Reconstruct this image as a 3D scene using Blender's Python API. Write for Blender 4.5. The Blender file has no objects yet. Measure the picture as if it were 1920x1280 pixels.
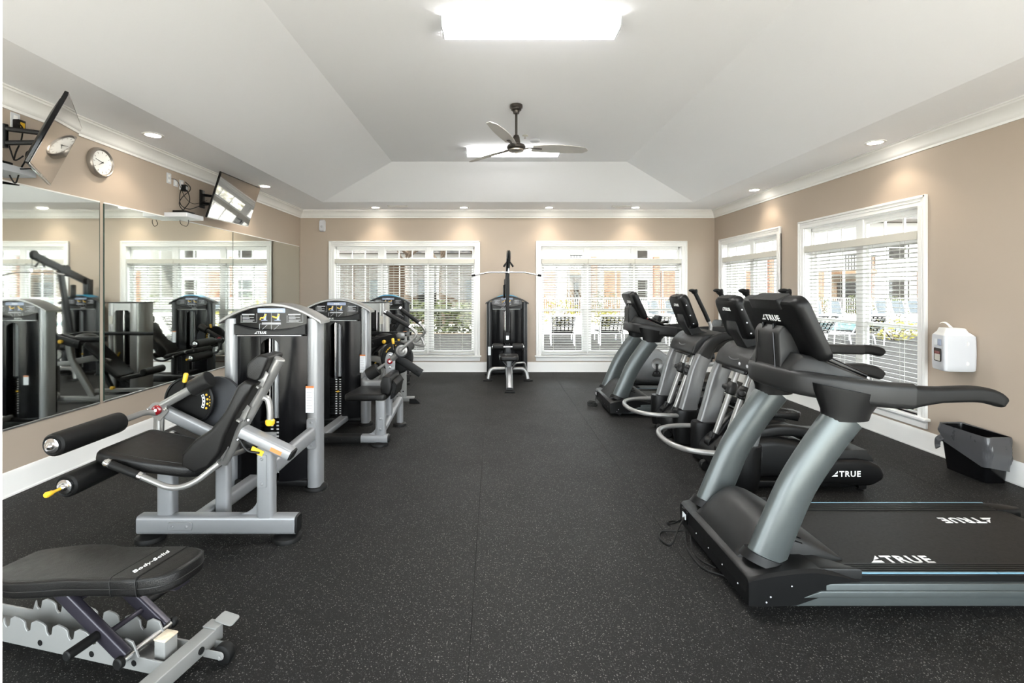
import bpy, bmesh, math, random
from mathutils import Vector, Matrix
V = Vector
R = math.radians
random.seed(11)
SC = bpy.context.scene
COL = SC.collection

# ------------------------------------------------------------------ camera, sky, sun, exposure
CAM_Z = 1.53
cam_data = bpy.data.cameras.new('camera')
cam = bpy.data.objects.new('camera', cam_data)
COL.objects.link(cam)
cam.location = (0, 0, CAM_Z)
cam.rotation_euler = (R(90), 0, 0)
cam_data.sensor_width = 36
cam_data.lens = 16.875
cam_data.shift_x = 35 / 1920
cam_data.shift_y = -97 / 1920
cam_data.clip_start = 0.02
cam_data.clip_end = 400
SC.camera = cam

world = bpy.data.worlds.new('world')
SC.world = world
world.use_nodes = True
wn = world.node_tree
wbg = wn.nodes['Background']
wbg.inputs[0].default_value = (0.90, 0.95, 1.0, 1)
wbg.inputs[1].default_value = SKY_STRENGTH = 3.3

sun_data = bpy.data.lights.new('sun', 'SUN')
sun_data.energy = 8.0
sun_data.color = (1.0, 0.95, 0.88)
sun_data.angle = R(0.6)
sun = bpy.data.objects.new('sun', sun_data)
COL.objects.link(sun)
sun.rotation_euler = V((0.38, 0.52, -0.80)).to_track_quat('-Z', 'Y').to_euler()

SC.view_settings.view_transform = 'Standard'
SC.view_settings.look = 'None'
SC.view_settings.gamma = 1
SC.view_settings.use_curve_mapping = False
SC.view_settings.exposure = 2.05
SC.cycles.max_bounces = 10
SC.cycles.diffuse_bounces = 6
SC.cycles.glossy_bounces = 6
SC.cycles.transparent_max_bounces = 16
SC.cycles.sample_clamp_indirect = 6
SC.cycles.caustics_reflective = False
SC.cycles.caustics_refractive = False

TUBE_LIGHT = 34.0        # fluorescent lens emission
CAN_GLOW = 12.0          # recessed lamp face
CAN_WATTS = 5.5         # spot inside each recessed can


def P(px, py, y):
    """the room point seen at pixel (px, py) of the photograph at depth y"""
    return V(((px - 925) * y / 900, y, CAM_Z - (py - 543) * y / 900))


# ------------------------------------------------------------------ materials
MATS = {}


def mat(name, color, rough=0.5, metal=0.0, var=0.06, scale=8.0, bump=0.0, bscale=None, spec=0.5, coat=0.0,
        rvar=0.08, sheen=0.0):
    m = bpy.data.materials.new(name)
    m.use_nodes = True
    nt = m.node_tree
    b = nt.nodes['Principled BSDF']
    tc = nt.nodes.new('ShaderNodeTexCoord')
    no = nt.nodes.new('ShaderNodeTexNoise')
    no.inputs['Scale'].default_value = scale
    no.inputs['Detail'].default_value = 4
    nt.links.new(tc.outputs['Object'], no.inputs['Vector'])
    mr = nt.nodes.new('ShaderNodeMix')
    mr.data_type = 'RGBA'
    c = V(color[:3])
    mr.inputs['A'].default_value = (*(c * (1 - var)), 1)
    mr.inputs['B'].default_value = (*(c * (1 + var)), 1)
    nt.links.new(no.outputs['Fac'], mr.inputs['Factor'])
    nt.links.new(mr.outputs['Result'], b.inputs['Base Color'])
    rr = nt.nodes.new('ShaderNodeMapRange')
    rr.inputs['To Min'].default_value = max(0.02, rough - rvar)
    rr.inputs['To Max'].default_value = min(1, rough + rvar)
    nt.links.new(no.outputs['Fac'], rr.inputs['Value'])
    nt.links.new(rr.outputs['Result'], b.inputs['Roughness'])
    b.inputs['Metallic'].default_value = metal
    b.inputs['Specular IOR Level'].default_value = spec
    b.inputs['Coat Weight'].default_value = coat
    if sheen:
        b.inputs['Sheen Weight'].default_value = sheen
    if bump:
        n2 = nt.nodes.new('ShaderNodeTexNoise')
        n2.inputs['Scale'].default_value = bscale or scale * 10
        n2.inputs['Detail'].default_value = 3
        nt.links.new(tc.outputs['Object'], n2.inputs['Vector'])
        bp = nt.nodes.new('ShaderNodeBump')
        bp.inputs['Strength'].default_value = bump
        bp.inputs['Distance'].default_value = 0.002
        nt.links.new(n2.outputs['Fac'], bp.inputs['Height'])
        nt.links.new(bp.outputs['Normal'], b.inputs['Normal'])
    MATS[name] = m
    return m


def emit_mat(name, color, strength):
    m = bpy.data.materials.new(name)
    m.use_nodes = True
    b = m.node_tree.nodes['Principled BSDF']
    b.inputs['Base Color'].default_value = (0.9, 0.9, 0.9, 1)
    b.inputs['Emission Color'].default_value = (*color, 1)
    b.inputs['Emission Strength'].default_value = strength
    return m


def rubber_floor():
    m = mat('rubber_floor', (0.0075, 0.0071, 0.0069), 0.62, var=0.18, scale=2.2, bump=0.35, bscale=220, spec=0.20)
    nt = m.node_tree
    b = nt.nodes['Principled BSDF']
    tc = nt.nodes['Texture Coordinate']
    base = nt.nodes['Mix'].outputs['Result']
    prev = base
    for sc, lo, hi, colr in ((150, 0.0, 0.10, (0.17, 0.168, 0.16)), (75, 0.0, 0.085, (0.11, 0.107, 0.10)), (240, 0.0, 0.16, (0.040, 0.040, 0.039))):
        vo = nt.nodes.new('ShaderNodeTexVoronoi')
        vo.inputs['Scale'].default_value = sc
        vo.inputs['Randomness'].default_value = 1
        nt.links.new(tc.outputs['Object'], vo.inputs['Vector'])
        # only some cells carry a fleck
        sep = nt.nodes.new('ShaderNodeSeparateColor')
        nt.links.new(vo.outputs['Color'], sep.inputs[0])
        pick = nt.nodes.new('ShaderNodeMath')
        pick.operation = 'GREATER_THAN'
        pick.inputs[1].default_value = 0.80
        nt.links.new(sep.outputs[0], pick.inputs[0])
        mr = nt.nodes.new('ShaderNodeMapRange')
        mr.inputs['From Min'].default_value = hi * 2.2
        mr.inputs['From Max'].default_value = hi * 3.4
        mr.inputs['To Min'].default_value = 1
        mr.inputs['To Max'].default_value = 0
        nt.links.new(vo.outputs['Distance'], mr.inputs['Value'])
        mu = nt.nodes.new('ShaderNodeMath')
        mu.operation = 'MULTIPLY'
        nt.links.new(mr.outputs['Result'], mu.inputs[0])
        nt.links.new(pick.outputs[0], mu.inputs[1])
        mx = nt.nodes.new('ShaderNodeMix')
        mx.data_type = 'RGBA'
        nt.links.new(mu.outputs[0], mx.inputs['Factor'])
        nt.links.new(prev, mx.inputs['A'])
        mx.inputs['B'].default_value = (*colr, 1)
        prev = mx.outputs['Result']
    nt.links.new(prev, b.inputs['Base Color'])
    return m


def glass_mat(name, tint=(0.97, 0.99, 0.98), fac=0.06):
    m = bpy.data.materials.new(name)
    m.use_nodes = True
    nt = m.node_tree
    nt.nodes.remove(nt.nodes['Principled BSDF'])
    out = nt.nodes['Material Output']
    tr = nt.nodes.new('ShaderNodeBsdfTransparent')
    tr.inputs[0].default_value = (*tint, 1)
    gl = nt.nodes.new('ShaderNodeBsdfGlossy')
    gl.inputs['Roughness'].default_value = 0.01
    lw = nt.nodes.new('ShaderNodeLayerWeight')
    lw.inputs[0].default_value = 0.5
    pw = nt.nodes.new('ShaderNodeMath')
    pw.operation = 'POWER'
    pw.inputs[1].default_value = 5
    nt.links.new(lw.outputs['Facing'], pw.inputs[0])
    fr = nt.nodes.new('ShaderNodeMapRange')
    fr.inputs['To Min'].default_value = 0.03
    fr.inputs['To Max'].default_value = 0.9
    nt.links.new(pw.outputs[0], fr.inputs['Value'])
    mx = nt.nodes.new('ShaderNodeMixShader')
    nt.links.new(fr.outputs[0], mx.inputs[0])
    nt.links.new(tr.outputs[0], mx.inputs[1])
    nt.links.new(gl.outputs[0], mx.inputs[2])
    nt.links.new(mx.outputs[0], out.inputs[0])
    return m


def brick_mat():
    m = bpy.data.materials.new('brick')
    m.use_nodes = True
    nt = m.node_tree
    b = nt.nodes['Principled BSDF']
    b.inputs['Roughness'].default_value = 0.9
    b.inputs['Specular IOR Level'].default_value = 0.1
    tc = nt.nodes.new('ShaderNodeTexCoord')
    mp = nt.nodes.new('ShaderNodeMapping')
    mp.inputs['Rotation'].default_value = (R(90), 0, 0)
    br = nt.nodes.new('ShaderNodeTexBrick')
    br.inputs['Color1'].default_value = (0.085, 0.034, 0.020, 1)
    br.inputs['Color2'].default_value = (0.10, 0.048, 0.030, 1)
    br.inputs['Mortar'].default_value = (0.12, 0.095, 0.08, 1)
    br.inputs['Scale'].default_value = 4
    nt.links.new(tc.outputs['Object'], mp.inputs[0])
    nt.links.new(mp.outputs[0], br.inputs['Vector'])
    nt.links.new(br.outputs['Color'], b.inputs['Base Color'])
    return m


M_FLOOR = rubber_floor()
M_WALL = mat('taupe_paint', (0.405, 0.335, 0.272), 0.62, var=0.02, scale=1.5, bump=0.08, bscale=300)
M_CEIL = mat('ceiling_paint', (0.89, 0.90, 0.935), 0.8, var=0.015, scale=1.2, bump=0.08, bscale=260)
M_TRIM = mat('trim_white', (0.79, 0.785, 0.77), 0.38, var=0.02, scale=4)
M_BLIND = mat('blind_white', (0.52, 0.51, 0.48), 0.5, var=0.03, scale=5)
M_VAL = mat('valance_cream', (0.56, 0.54, 0.48), 0.45, var=0.03, scale=5)
M_GLASS = glass_mat('window_glass')
M_SILVER = mat('silver_powdercoat', (0.27, 0.275, 0.285), 0.36, 0.35, var=0.04, scale=30)
M_SILVER2 = mat('brushed_silver', (0.28, 0.275, 0.268), 0.33, 0.55, var=0.05, scale=20)
M_TEAL = mat('metallic_grey_green', (0.080, 0.091, 0.092), 0.34, 0.45, var=0.05, scale=25)
M_GREY = mat('metallic_grey', (0.165, 0.167, 0.17), 0.36, 0.45, var=0.05, scale=25)
M_GUN = mat('gunmetal', (0.030, 0.0305, 0.032), 0.36, 0.55, var=0.06, scale=30)
M_BLACK = mat('black_plastic', (0.0042, 0.0042, 0.0044), 0.40, spec=0.22, var=0.1, scale=30, bump=0.15, bscale=500)
M_DARK = mat('charcoal_plastic', (0.0125, 0.0125, 0.0125), 0.45, spec=0.28, var=0.1, scale=20, bump=0.15, bscale=500)
M_GLOSS = mat('black_gloss', (0.0035, 0.0035, 0.004), 0.16, spec=0.22, var=0.1, scale=12)
M_SHROUD = mat('black_shroud', (0.0035, 0.0035, 0.0042), 0.22, spec=0.20, var=0.1, scale=6)
M_LEATH = mat('black_vinyl', (0.0055, 0.0052, 0.0052), 0.40, spec=0.30, var=0.12, scale=30, bump=0.5, bscale=260)
M_FOAM = mat('black_foam', (0.0045, 0.0045, 0.0045), 0.5, spec=0.25, var=0.12, scale=30, bump=0.6, bscale=320)
M_RUB = mat('black_rubber', (0.0055, 0.0055, 0.0055), 0.55, spec=0.22, var=0.1, scale=30)
M_CHROME = mat('chrome', (0.75, 0.75, 0.76), 0.14, 1.0, var=0.03, scale=20, rvar=0.04)
M_STEEL = mat('steel', (0.55, 0.55, 0.55), 0.3, 0.9, var=0.05, scale=20)
M_YEL = mat('yellow_plastic', (0.78, 0.47, 0.03), 0.35, var=0.05)
M_RED = mat('red_plastic', (0.20, 0.006, 0.010), 0.22, var=0.05, coat=0.5)
M_PRINT = mat('white_print', (0.85, 0.85, 0.85), 0.5, var=0.02)
M_LINE = mat('grey_print', (0.42, 0.42, 0.44), 0.5, var=0.02)
M_TAG = mat('pale_blue_label', (0.33, 0.38, 0.52), 0.4, var=0.04)
M_STICK = mat('white_sticker', (0.74, 0.77, 0.80), 0.5, var=0.05, scale=60)
M_ORANGE = mat('orange_sticker', (0.60, 0.19, 0.05), 0.5, var=0.05)
M_BLUE = mat('blue_cap', (0.02, 0.28, 0.48), 0.3, 0.2, var=0.06)
M_PBLUE = mat('pale_blue_strip', (0.13, 0.24, 0.31), 0.3, var=0.04)
M_WHITE = mat('white_plastic', (0.56, 0.575, 0.61), 0.35, var=0.02)
M_PURP = mat('dark_violet_paint', (0.030, 0.027, 0.037), 0.34, 0.4, var=0.06, scale=20)
M_BENCH = mat('pale_grey_paint', (0.23, 0.23, 0.225), 0.4, 0.1, var=0.05, scale=20)
M_RUST = mat('worn_cap', (0.62, 0.53, 0.40), 0.6, var=0.55, scale=45)
M_SLATE = mat('slate_plastic', (0.035, 0.037, 0.042), 0.5, var=0.06, scale=15, spec=0.3)
M_BELT = mat('treadmill_belt', (0.0075, 0.0072, 0.007), 0.55, spec=0.25, var=0.12, scale=60, bump=0.3, bscale=500)
M_LINER = mat('grey_liner', (0.065, 0.065, 0.069), 0.3, var=0.15, scale=14)
M_SCREEN = mat('screen_glass', (0.012, 0.012, 0.013), 0.05, var=0.05, rvar=0.02, spec=1.0, coat=1.0)
M_FACE = mat('clock_face', (0.80, 0.80, 0.77), 0.5, var=0.02)
M_RIM = mat('pewter_rim', (0.33, 0.30, 0.27), 0.35, 0.7, var=0.05)
M_BRONZE = mat('dark_bronze', (0.055, 0.048, 0.042), 0.35, 0.6, var=0.06)
M_BLADE = mat('silver_blade', (0.50, 0.485, 0.47), 0.4, 0.2, var=0.05)
M_TUBE = emit_mat('lit_diffuser', (1.0, 0.985, 0.95), TUBE_LIGHT)
M_TUBE_SIDE = emit_mat('lit_diffuser_edge', (1.0, 0.985, 0.95), TUBE_LIGHT * 0.07)
M_CAN = emit_mat('lit_lamp', (1.0, 0.93, 0.82), CAN_GLOW)
M_MIRROR = mat('mirror_silver', (0.84, 0.88, 0.845), 0.02, 1.0, var=0.0, rvar=0.015)
M_EDGE = mat('mirror_edge', (0.03, 0.06, 0.05), 0.2, 0.2, var=0.1)
M_CONC = mat('pale_concrete', (0.62, 0.58, 0.52), 0.85, var=0.08, scale=1.0, bump=0.3, bscale=30)
M_DECK_SHADE = mat('painted_deck_shade', (0.006, 0.005, 0.0042), 0.95, var=0.5, scale=14, bump=0.8, bscale=30, spec=0.1)  # dark ground colour stands in for the building's shadow
M_BRICK = brick_mat()
M_SIDING = mat('white_siding', (0.14, 0.137, 0.13), 0.8, var=0.03, scale=1.0)
M_TAN = mat('tan_stucco', (0.045, 0.033, 0.023), 0.8, var=0.05, scale=1.0, spec=0.1)
M_BROWN = mat('brown_wood', (0.070, 0.042, 0.025), 0.7, var=0.2, scale=3, spec=0.1)
M_ROOF = mat('shingle_roof', (0.03, 0.027, 0.025), 0.9, var=0.2, scale=6, spec=0.1)
M_WATER = mat('pool_water', (0.010, 0.075, 0.085), 0.25, var=0.1, scale=1.5, bump=0.4, bscale=3)
M_LEAF = mat('leaf_green', (0.020, 0.024, 0.006), 0.6, var=0.5, scale=5, spec=0.1)
M_LEAF2 = mat('leaf_yellow_green', (0.075, 0.066, 0.010), 0.6, var=0.4, scale=5, spec=0.1)
M_BARK = mat('bark', (0.040, 0.029, 0.021), 0.9, var=0.3, scale=9, bump=0.8, bscale=30, spec=0.1)
M_STRAP = mat('dark_strap', (0.004, 0.0036, 0.0036), 0.9, var=0.1, spec=0.05)
M_SLING = mat('blue_sling', (0.034, 0.039, 0.044), 0.6, var=0.1, spec=0.1)
M_WGLASS = mat('dark_window_glass', (0.010, 0.009, 0.008), 0.5, var=0.1, spec=0.05)


# ------------------------------------------------------------------ shape helpers (all add to a bmesh)
def NB():
    return bmesh.new()


def rrect(w, h, r=0.01, n=3):
    r = min(r, w / 2 - 1e-4, h / 2 - 1e-4)
    out = []
    for cx, cy, a0 in ((w / 2 - r, h / 2 - r, 0), (-w / 2 + r, h / 2 - r, 90), (-w / 2 + r, -h / 2 + r, 180), (w / 2 - r, -h / 2 + r, 270)):
        for i in range(n + 1):
            a = R(a0 + 90 * i / n)
            out.append((cx + r * math.cos(a), cy + r * math.sin(a)))
    return out


def oval(a, b, n=16):
    return [(a * math.cos(2 * math.pi * i / n), b * math.sin(2 * math.pi * i / n)) for i in range(n)]


def fillet(pts, r, n=5):
    pts = [V(p) for p in pts]
    out = [pts[0]]
    for i in range(1, len(pts) - 1):
        a, b, c = pts[i - 1], pts[i], pts[i + 1]
        d1, d2 = (a - b), (c - b)
        rr = min(r, d1.length * 0.48, d2.length * 0.48)
        p1, p2 = b + d1.normalized() * rr, b + d2.normalized() * rr
        for k in range(n + 1):
            t = k / n
            out.append((1 - t) ** 2 * p1 + 2 * t * (1 - t) * b + t * t * p2)
    out.append(pts[-1])
    return out


def smooth_path(pts, n=6):
    pts = [V(p) for p in pts]
    out = []
    for i in range(len(pts) - 1):
        p0 = pts[max(i - 1, 0)]
        p1, p2 = pts[i], pts[i + 1]
        p3 = pts[min(i + 2, len(pts) - 1)]
        for k in range(n):
            t = k / n
            out.append(0.5 * ((2 * p1) + (p2 - p0) * t + (2 * p0 - 5 * p1 + 4 * p2 - p3) * t * t + (3 * p1 - p0 - 3 * p2 + p3) * t ** 3))
    out.append(pts[-1])
    return out


def loft(bm, rings, caps=True, closed=False):
    vr = [[bm.verts.new(p) for p in ring] for ring in rings]
    n = len(vr[0])
    m = len(vr)
    for i in range(m if closed else m - 1):
        a, b = vr[i], vr[(i + 1) % m]
        for j in range(n):
            bm.faces.new((a[j], a[(j + 1) % n], b[(j + 1) % n], b[j]))
    if caps and not closed:
        bm.faces.new(vr[0][::-1])
        bm.faces.new(vr[-1])


def sweep(bm, pts, prof, up=None, scales=None, caps=True, closed=False):
    pts = [V(p) for p in pts]
    n = len(pts)
    dirs = []
    for i in range(n):
        if closed:
            d0, d1 = pts[i] - pts[i - 1], pts[(i + 1) % n] - pts[i]
        else:
            d0 = pts[i] - pts[i - 1] if i else pts[1] - pts[0]
            d1 = pts[i + 1] - pts[i] if i < n - 1 else d0
        d0, d1 = d0.normalized(), d1.normalized()
        t = (d0 + d1)
        t = t.normalized() if t.length > 1e-6 else d1
        dirs.append((t, 1 / max(0.3, t.dot(d1)), (d1 - d0)))
    rings = []
    u = None
    for i in range(n):
        t, miter, bend = dirs[i]
        if up is not None:
            v = V(up) - t * V(up).dot(t)
            v = v.normalized()
            s = t.cross(v)
        else:
            if u is None:
                ref = V((0, 0, 1)) if abs(t.z) < 0.9 else V((1, 0, 0))
                v = (ref - t * ref.dot(t)).normalized()
            else:
                v = (u - t * u.dot(t)).normalized()
            u = v
            s = t.cross(v)
        k = 1 if scales is None else scales[i]
        ku, kv = (k, k) if not isinstance(k, tuple) else k
        ring = []
        bd = bend.normalized() if bend.length > 1e-4 else None
        for a, b in prof:
            off = s * a * ku + v * b * kv
            if bd is not None and miter > 1.0005:
                off += bd * off.dot(bd) * (miter - 1)
            ring.append(pts[i] + off)
        rings.append(ring)
    loft(bm, rings, caps, closed)


def tube(bm, pts, r, n=12, fil=0, caps=True, closed=False, scales=None):
    if fil:
        pts = fillet(pts, fil)
    sweep(bm, pts, oval(r, r, n), None, scales, caps, closed)


def bar(bm, a, b, w, h, up=(0, 0, 1), r=0.008):
    a, b = V(a), V(b)
    sweep(bm, [a, b], rrect(w, h, r), up)


def rev(bm, a, axis, prof, n=24, caps=True):
    """lathe: prof = [(distance along axis, radius)]"""
    a, t = V(a), V(axis).normalized()
    ref = V((0, 0, 1)) if abs(t.z) < 0.9 else V((1, 0, 0))
    v = (ref - t * ref.dot(t)).normalized()
    s = t.cross(v)
    rings = [[a + t * h + (s * math.cos(2 * math.pi * i / n) + v * math.sin(2 * math.pi * i / n)) * max(r, 1e-4) for i in range(n)] for h, r in prof]
    loft(bm, rings, caps)


def cyl(bm, a, b, r, n=20, bev=0.0):
    a, b = V(a), V(b)
    L = (b - a).length
    if bev:
        rev(bm, a, b - a, [(0, r - bev), (bev, r), (L - bev, r), (L, r - bev)], n)
    else:
        rev(bm, a, b - a, [(0, r), (L, r)], n)


def ball(bm, c, r, n=14, sc=(1, 1, 1)):
    m = Matrix.Translation(V(c)) @ Matrix.Diagonal((*sc, 1))
    bmesh.ops.create_uvsphere(bm, u_segments=n, v_segments=max(6, n // 2), radius=r, matrix=m)


def merge(bm, tmp):
    me = bpy.data.meshes.new('tmp')
    tmp.to_mesh(me)
    tmp.free()
    bm.from_mesh(me)
    bpy.data.meshes.remove(me)


def prism(bm, poly, o=(0, 0, 0), u=(1, 0, 0), v=(0, 0, 1), d=0.02, bev=0.0, seg=2, centred=True):
    """2-D outline (along u, v) given thickness d along u x v"""
    u, v = V(u), V(v)
    w = u.cross(v).normalized()
    o = V(o) - (w * d / 2 if centred else V((0, 0, 0)))
    t = NB()
    lo = [t.verts.new(o + u * a + v * b) for a, b in poly]
    hi = [t.verts.new(o + u * a + v * b + w * d) for a, b in poly]
    n = len(poly)
    fs = [t.faces.new(lo[::-1]), t.faces.new(hi)]
    for i in range(n):
        t.faces.new((lo[i], lo[(i + 1) % n], hi[(i + 1) % n], hi[i]))
    bmesh.ops.recalc_face_normals(t, faces=t.faces)
    if bev:
        ed = list(set(fs[0].edges) | set(fs[1].edges))
        bmesh.ops.bevel(t, geom=ed, offset=bev, segments=seg, profile=0.5, affect='EDGES', clamp_overlap=True)
    merge(bm, t)


def box(bm, c, s, bev=0.0, rot=None, seg=2):
    t = NB()
    bmesh.ops.create_cube(t, size=1, matrix=Matrix.Diagonal((*s, 1)))
    if bev:
        bmesh.ops.bevel(t, geom=t.edges[:], offset=bev, segments=seg, profile=0.5, affect='EDGES', clamp_overlap=True)
    m = Matrix.Translation(V(c))
    if rot is not None:
        m = m @ (rot if isinstance(rot, Matrix) else Matrix.Rotation(rot, 4, 'Z'))
    bmesh.ops.transform(t, matrix=m, verts=t.verts[:])
    merge(bm, t)


def box2(bm, lo, hi, bev=0.0, seg=2):
    lo, hi = V(lo), V(hi)
    box(bm, (lo + hi) / 2, hi - lo, bev, None, seg)


def rpoly(poly, r, n=4):
    """round the corners of a closed 2-D outline"""
    out = []
    m = len(poly)
    for i in range(m):
        a, b, c = V(poly[i - 1]), V(poly[i]), V(poly[(i + 1) % m])
        d1, d2 = a - b, c - b
        rr = min(r, d1.length * 0.45, d2.length * 0.45)
        p1, p2 = b + d1.normalized() * rr, b + d2.normalized() * rr
        for k in range(n + 1):
            t = k / n
            q = (1 - t) ** 2 * p1 + 2 * t * (1 - t) * b + t * t * p2
            out.append((q.x, q.y))
    return out


def disc_foot(bm, x, y, r=0.08, h=0.028):
    rev(bm, (x, y, 0.0), (0, 0, 1), [(0, r), (h * 0.5, r), (h * 0.9, r * 0.93), (h, r * 0.8), (h + 0.014, 0.03)], 28)


TXT = {}


def text_bm(bm, s, size, M, bold=0.012, ext=0.0008, shear=0.0, space=1.0, align='LEFT'):
    key = (s, size, bold, ext, shear, space, align)
    if key not in TXT:
        cu = bpy.data.curves.new('t', 'FONT')
        cu.body = s
        cu.size = size
        cu.offset = bold * size
        cu.extrude = ext
        cu.shear = shear
        cu.space_character = space
        cu.align_x = align
        cu.resolution_u = 2
        o = bpy.data.objects.new('t', cu)
        COL.objects.link(o)
        dg = bpy.context.evaluated_depsgraph_get()
        TXT[key] = bpy.data.meshes.new_from_object(o.evaluated_get(dg))
        bpy.data.objects.remove(o)
        bpy.data.curves.remove(cu)
    t = NB()
    t.from_mesh(TXT[key])
    bmesh.ops.transform(t, matrix=M, verts=t.verts[:])
    merge(bm, t)


def frame_m(o, u, v):
    u, v = V(u).normalized(), V(v).normalized()
    w = u.cross(v)
    m = Matrix((u, v, w)).transposed().to_4x4()
    m.translation = V(o)
    return m


def logo(bm, o, u, v, h, mark=True):
    """cut triangle mark followed by wide capitals; h = letter height"""
    size = h / 0.70
    u, v = V(u).normalized(), V(v).normalized()
    o = V(o)
    x = 0
    if mark:
        for poly in ([(0, 0), (1.05, 0), (1.05, 0.30), (0.40, 0.30)], [(0.46, 0.38), (1.05, 0.62), (1.05, 1.0)]):
            prism(bm, [(a * h, b * h) for a, b in poly], o, u, v, 0.0016)
        x = 1.35 * h
    text_bm(bm, 'TRUE', size, frame_m(o + u * x, u, v), bold=0.022, space=1.18)


# ------------------------------------------------------------------ objects
def finish(bm, angle=38):
    bmesh.ops.recalc_face_normals(bm, faces=bm.faces[:])
    me = bpy.data.meshes.new('m')
    bm.to_mesh(me)
    bm.free()
    me.polygons.foreach_set('use_smooth', [True] * len(me.polygons))
    me.set_sharp_from_angle(angle=R(angle))
    return me


def link(name, me, m=None, parent=None):
    if m is not None and not me.materials:
        me.materials.append(m)
    me.name = name
    o = bpy.data.objects.new(name, me)
    COL.objects.link(o)
    if parent is not None:
        o.parent = parent
    return o


def wpos(o):
    p = V(o.location)
    while o.parent is not None:
        o = o.parent
        p = p + V(o.location)
    return p


def part(name, bm, m, parent, label=None):
    """a mesh built in room coordinates, hung under its (unrotated) parent"""
    off = wpos(parent)
    if off.length > 0:
        bmesh.ops.translate(bm, vec=-off, verts=bm.verts[:])
    o = link(name, finish(bm), m, parent)
    if label:
        o['label'] = label
    return o


def thing(name, label, cat, loc=(0, 0, 0), group=None):
    o = bpy.data.objects.new(name, None)
    o.empty_display_size = 0.1
    COL.objects.link(o)
    o.location = loc
    o['label'] = label
    o['category'] = cat
    if group:
        o['group'] = group
    return o


def solo(name, bm, m, label, cat, group=None, loc=None):
    if loc is not None:
        bmesh.ops.translate(bm, vec=-V(loc), verts=bm.verts[:])
    o = link(name, finish(bm), m)
    if loc is not None:
        o.location = loc
    o['label'] = label
    o['category'] = cat
    if group:
        o['group'] = group
    return o


def struct(name, bm, m, parent=None):
    o = link(name, finish(bm), m, parent)
    if parent is None:
        o['kind'] = 'structure'
    return o


def struct_empty(name, loc=(0, 0, 0)):
    o = bpy.data.objects.new(name, None)
    COL.objects.link(o)
    o.location = loc
    o['kind'] = 'structure'
    return o


def copy_tree(o, parent=None):
    c = o.copy()
    COL.objects.link(c)
    if parent is not None:
        c.parent = parent
    for ch in list(o.children):
        copy_tree(ch, c)
    return c
# ================================================================== ROOM SHELL
XL, XR, YF, YB = -3.60, 4.125, 0.39, 8.95
ZS, ZT = 3.01, 3.42                     # soffit and raised ceiling
WT = 0.16

# floor: rubber rolls laid along the room on a slab
b = NB()
box2(b, (XL - WT, -1.2, -0.10), (XR + WT, YB + WT, -0.012))
floor = struct('floor', b, M_RUB)
xs = [XL, -2.47, -1.285, -0.10, 1.08, 2.265, 3.45, XR]
for i in range(len(xs) - 1):
    b = NB()
    box2(b, (xs[i] + 0.0007, -1.2, -0.012), (xs[i + 1] - 0.0007, YB, 0.0), 0.0008, 1)
    part('rubber_roll', b, M_FLOOR, floor)


def wall_with_openings(name, fixed, axis, a0, a1, z0, z1, t0, t1, opens, m):
    """axis 'x': wall runs along x, thickness t0..t1 in y (and the other way round for 'y')"""
    b = NB()

    def put(p0, p1, q0, q1):
        if p1 - p0 < 1e-4 or q1 - q0 < 1e-4:
            return
        if axis == 'x':
            box2(b, (p0, t0, q0), (p1, t1, q1))
        else:
            box2(b, (t0, p0, q0), (t1, p1, q1))
    cur = a0
    for (o0, o1, y0, y1) in opens:
        put(cur, o0, z0, z1)
        put(o0, o1, z0, y0)
        put(o0, o1, y1, z1)
        cur = o1
    put(cur, a1, z0, z1)
    return struct(name, b, m)


OZ0, OZ1 = 0.31, 2.345
BACK_WIN = [(-2.97, -0.34), (0.885, 3.515)]
RIGHT_WIN = [(4.645, 6.37), (6.96, 8.64)]
wall_with_openings('wall_back', 0, 'x', XL - WT, XR + WT, 0, 3.62, YB, YB + WT, [(a, c, OZ0, OZ1) for a, c in BACK_WIN], M_WALL)
wall_with_openings('wall_right', 0, 'y', YF, YB, 0, 3.62, XR, XR + WT, [(a, c, OZ0, OZ1) for a, c in RIGHT_WIN], M_WALL)
wall_with_openings('wall_left', 0, 'y', YF, YB, 0, 3.62, XL - WT, XL, [], M_WALL)
wall_with_openings('wall_front', 0, 'x', XL - WT, XR + WT, 0, 3.62, 0.22, YF, [(-3.35, -0.62, 0.10, 2.78), (-0.418, 0.62, 0, 2.08), (0.82, 3.90, 0.10, 2.78)], M_WALL)
# doorway lining beside the viewpoint
d = struct_empty('door_1', (-0.4, 0.3, 0))
b = NB()
box2(b, (-0.419, 0.21, 0), (-0.399, YF, 2.08))
part('jamb', b, M_TRIM, d)
b = NB()
box2(b, (0.60, 0.21, 0), (0.62, YF, 2.08))
part('jamb', b, M_TRIM, d)
b = NB()
box2(b, (-0.418, 0.21, 2.06), (0.62, YF, 2.08))
part('head_jamb', b, M_TRIM, d)

# glazing added beside the doorway, unseen behind the viewpoint, to daylight the near half
for n_, x0, x1 in ((5, -3.35, -0.62), (6, 0.82, 3.90)):
    w_ = struct_empty('window_%d' % n_, ((x0 + x1) / 2, 0.30, 0.10))  # added for its daylight; no such window is known
    b = NB()
    for g in ((x0, x0 + 0.06, 0.10, 2.78), (x1 - 0.06, x1, 0.10, 2.78), (x0, x1, 0.10, 0.16), (x0, x1, 2.72, 2.78), ((x0 + x1) / 2 - 0.03, (x0 + x1) / 2 + 0.03, 0.10, 2.78)):
        box2(b, (g[0], 0.26, g[2]), (g[1], 0.36, g[3]))
    part('frame', b, M_TRIM, w_)
    b = NB()
    box2(b, (x0 + 0.05, 0.30, 0.15), (x1 - 0.05, 0.306, 2.73))
    part('pane', b, M_GLASS, w_)
b = NB()
box2(b, (XL - 0.7, -2.4, 3.20), (XR + 0.7, 0.22, 3.32))
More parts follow.
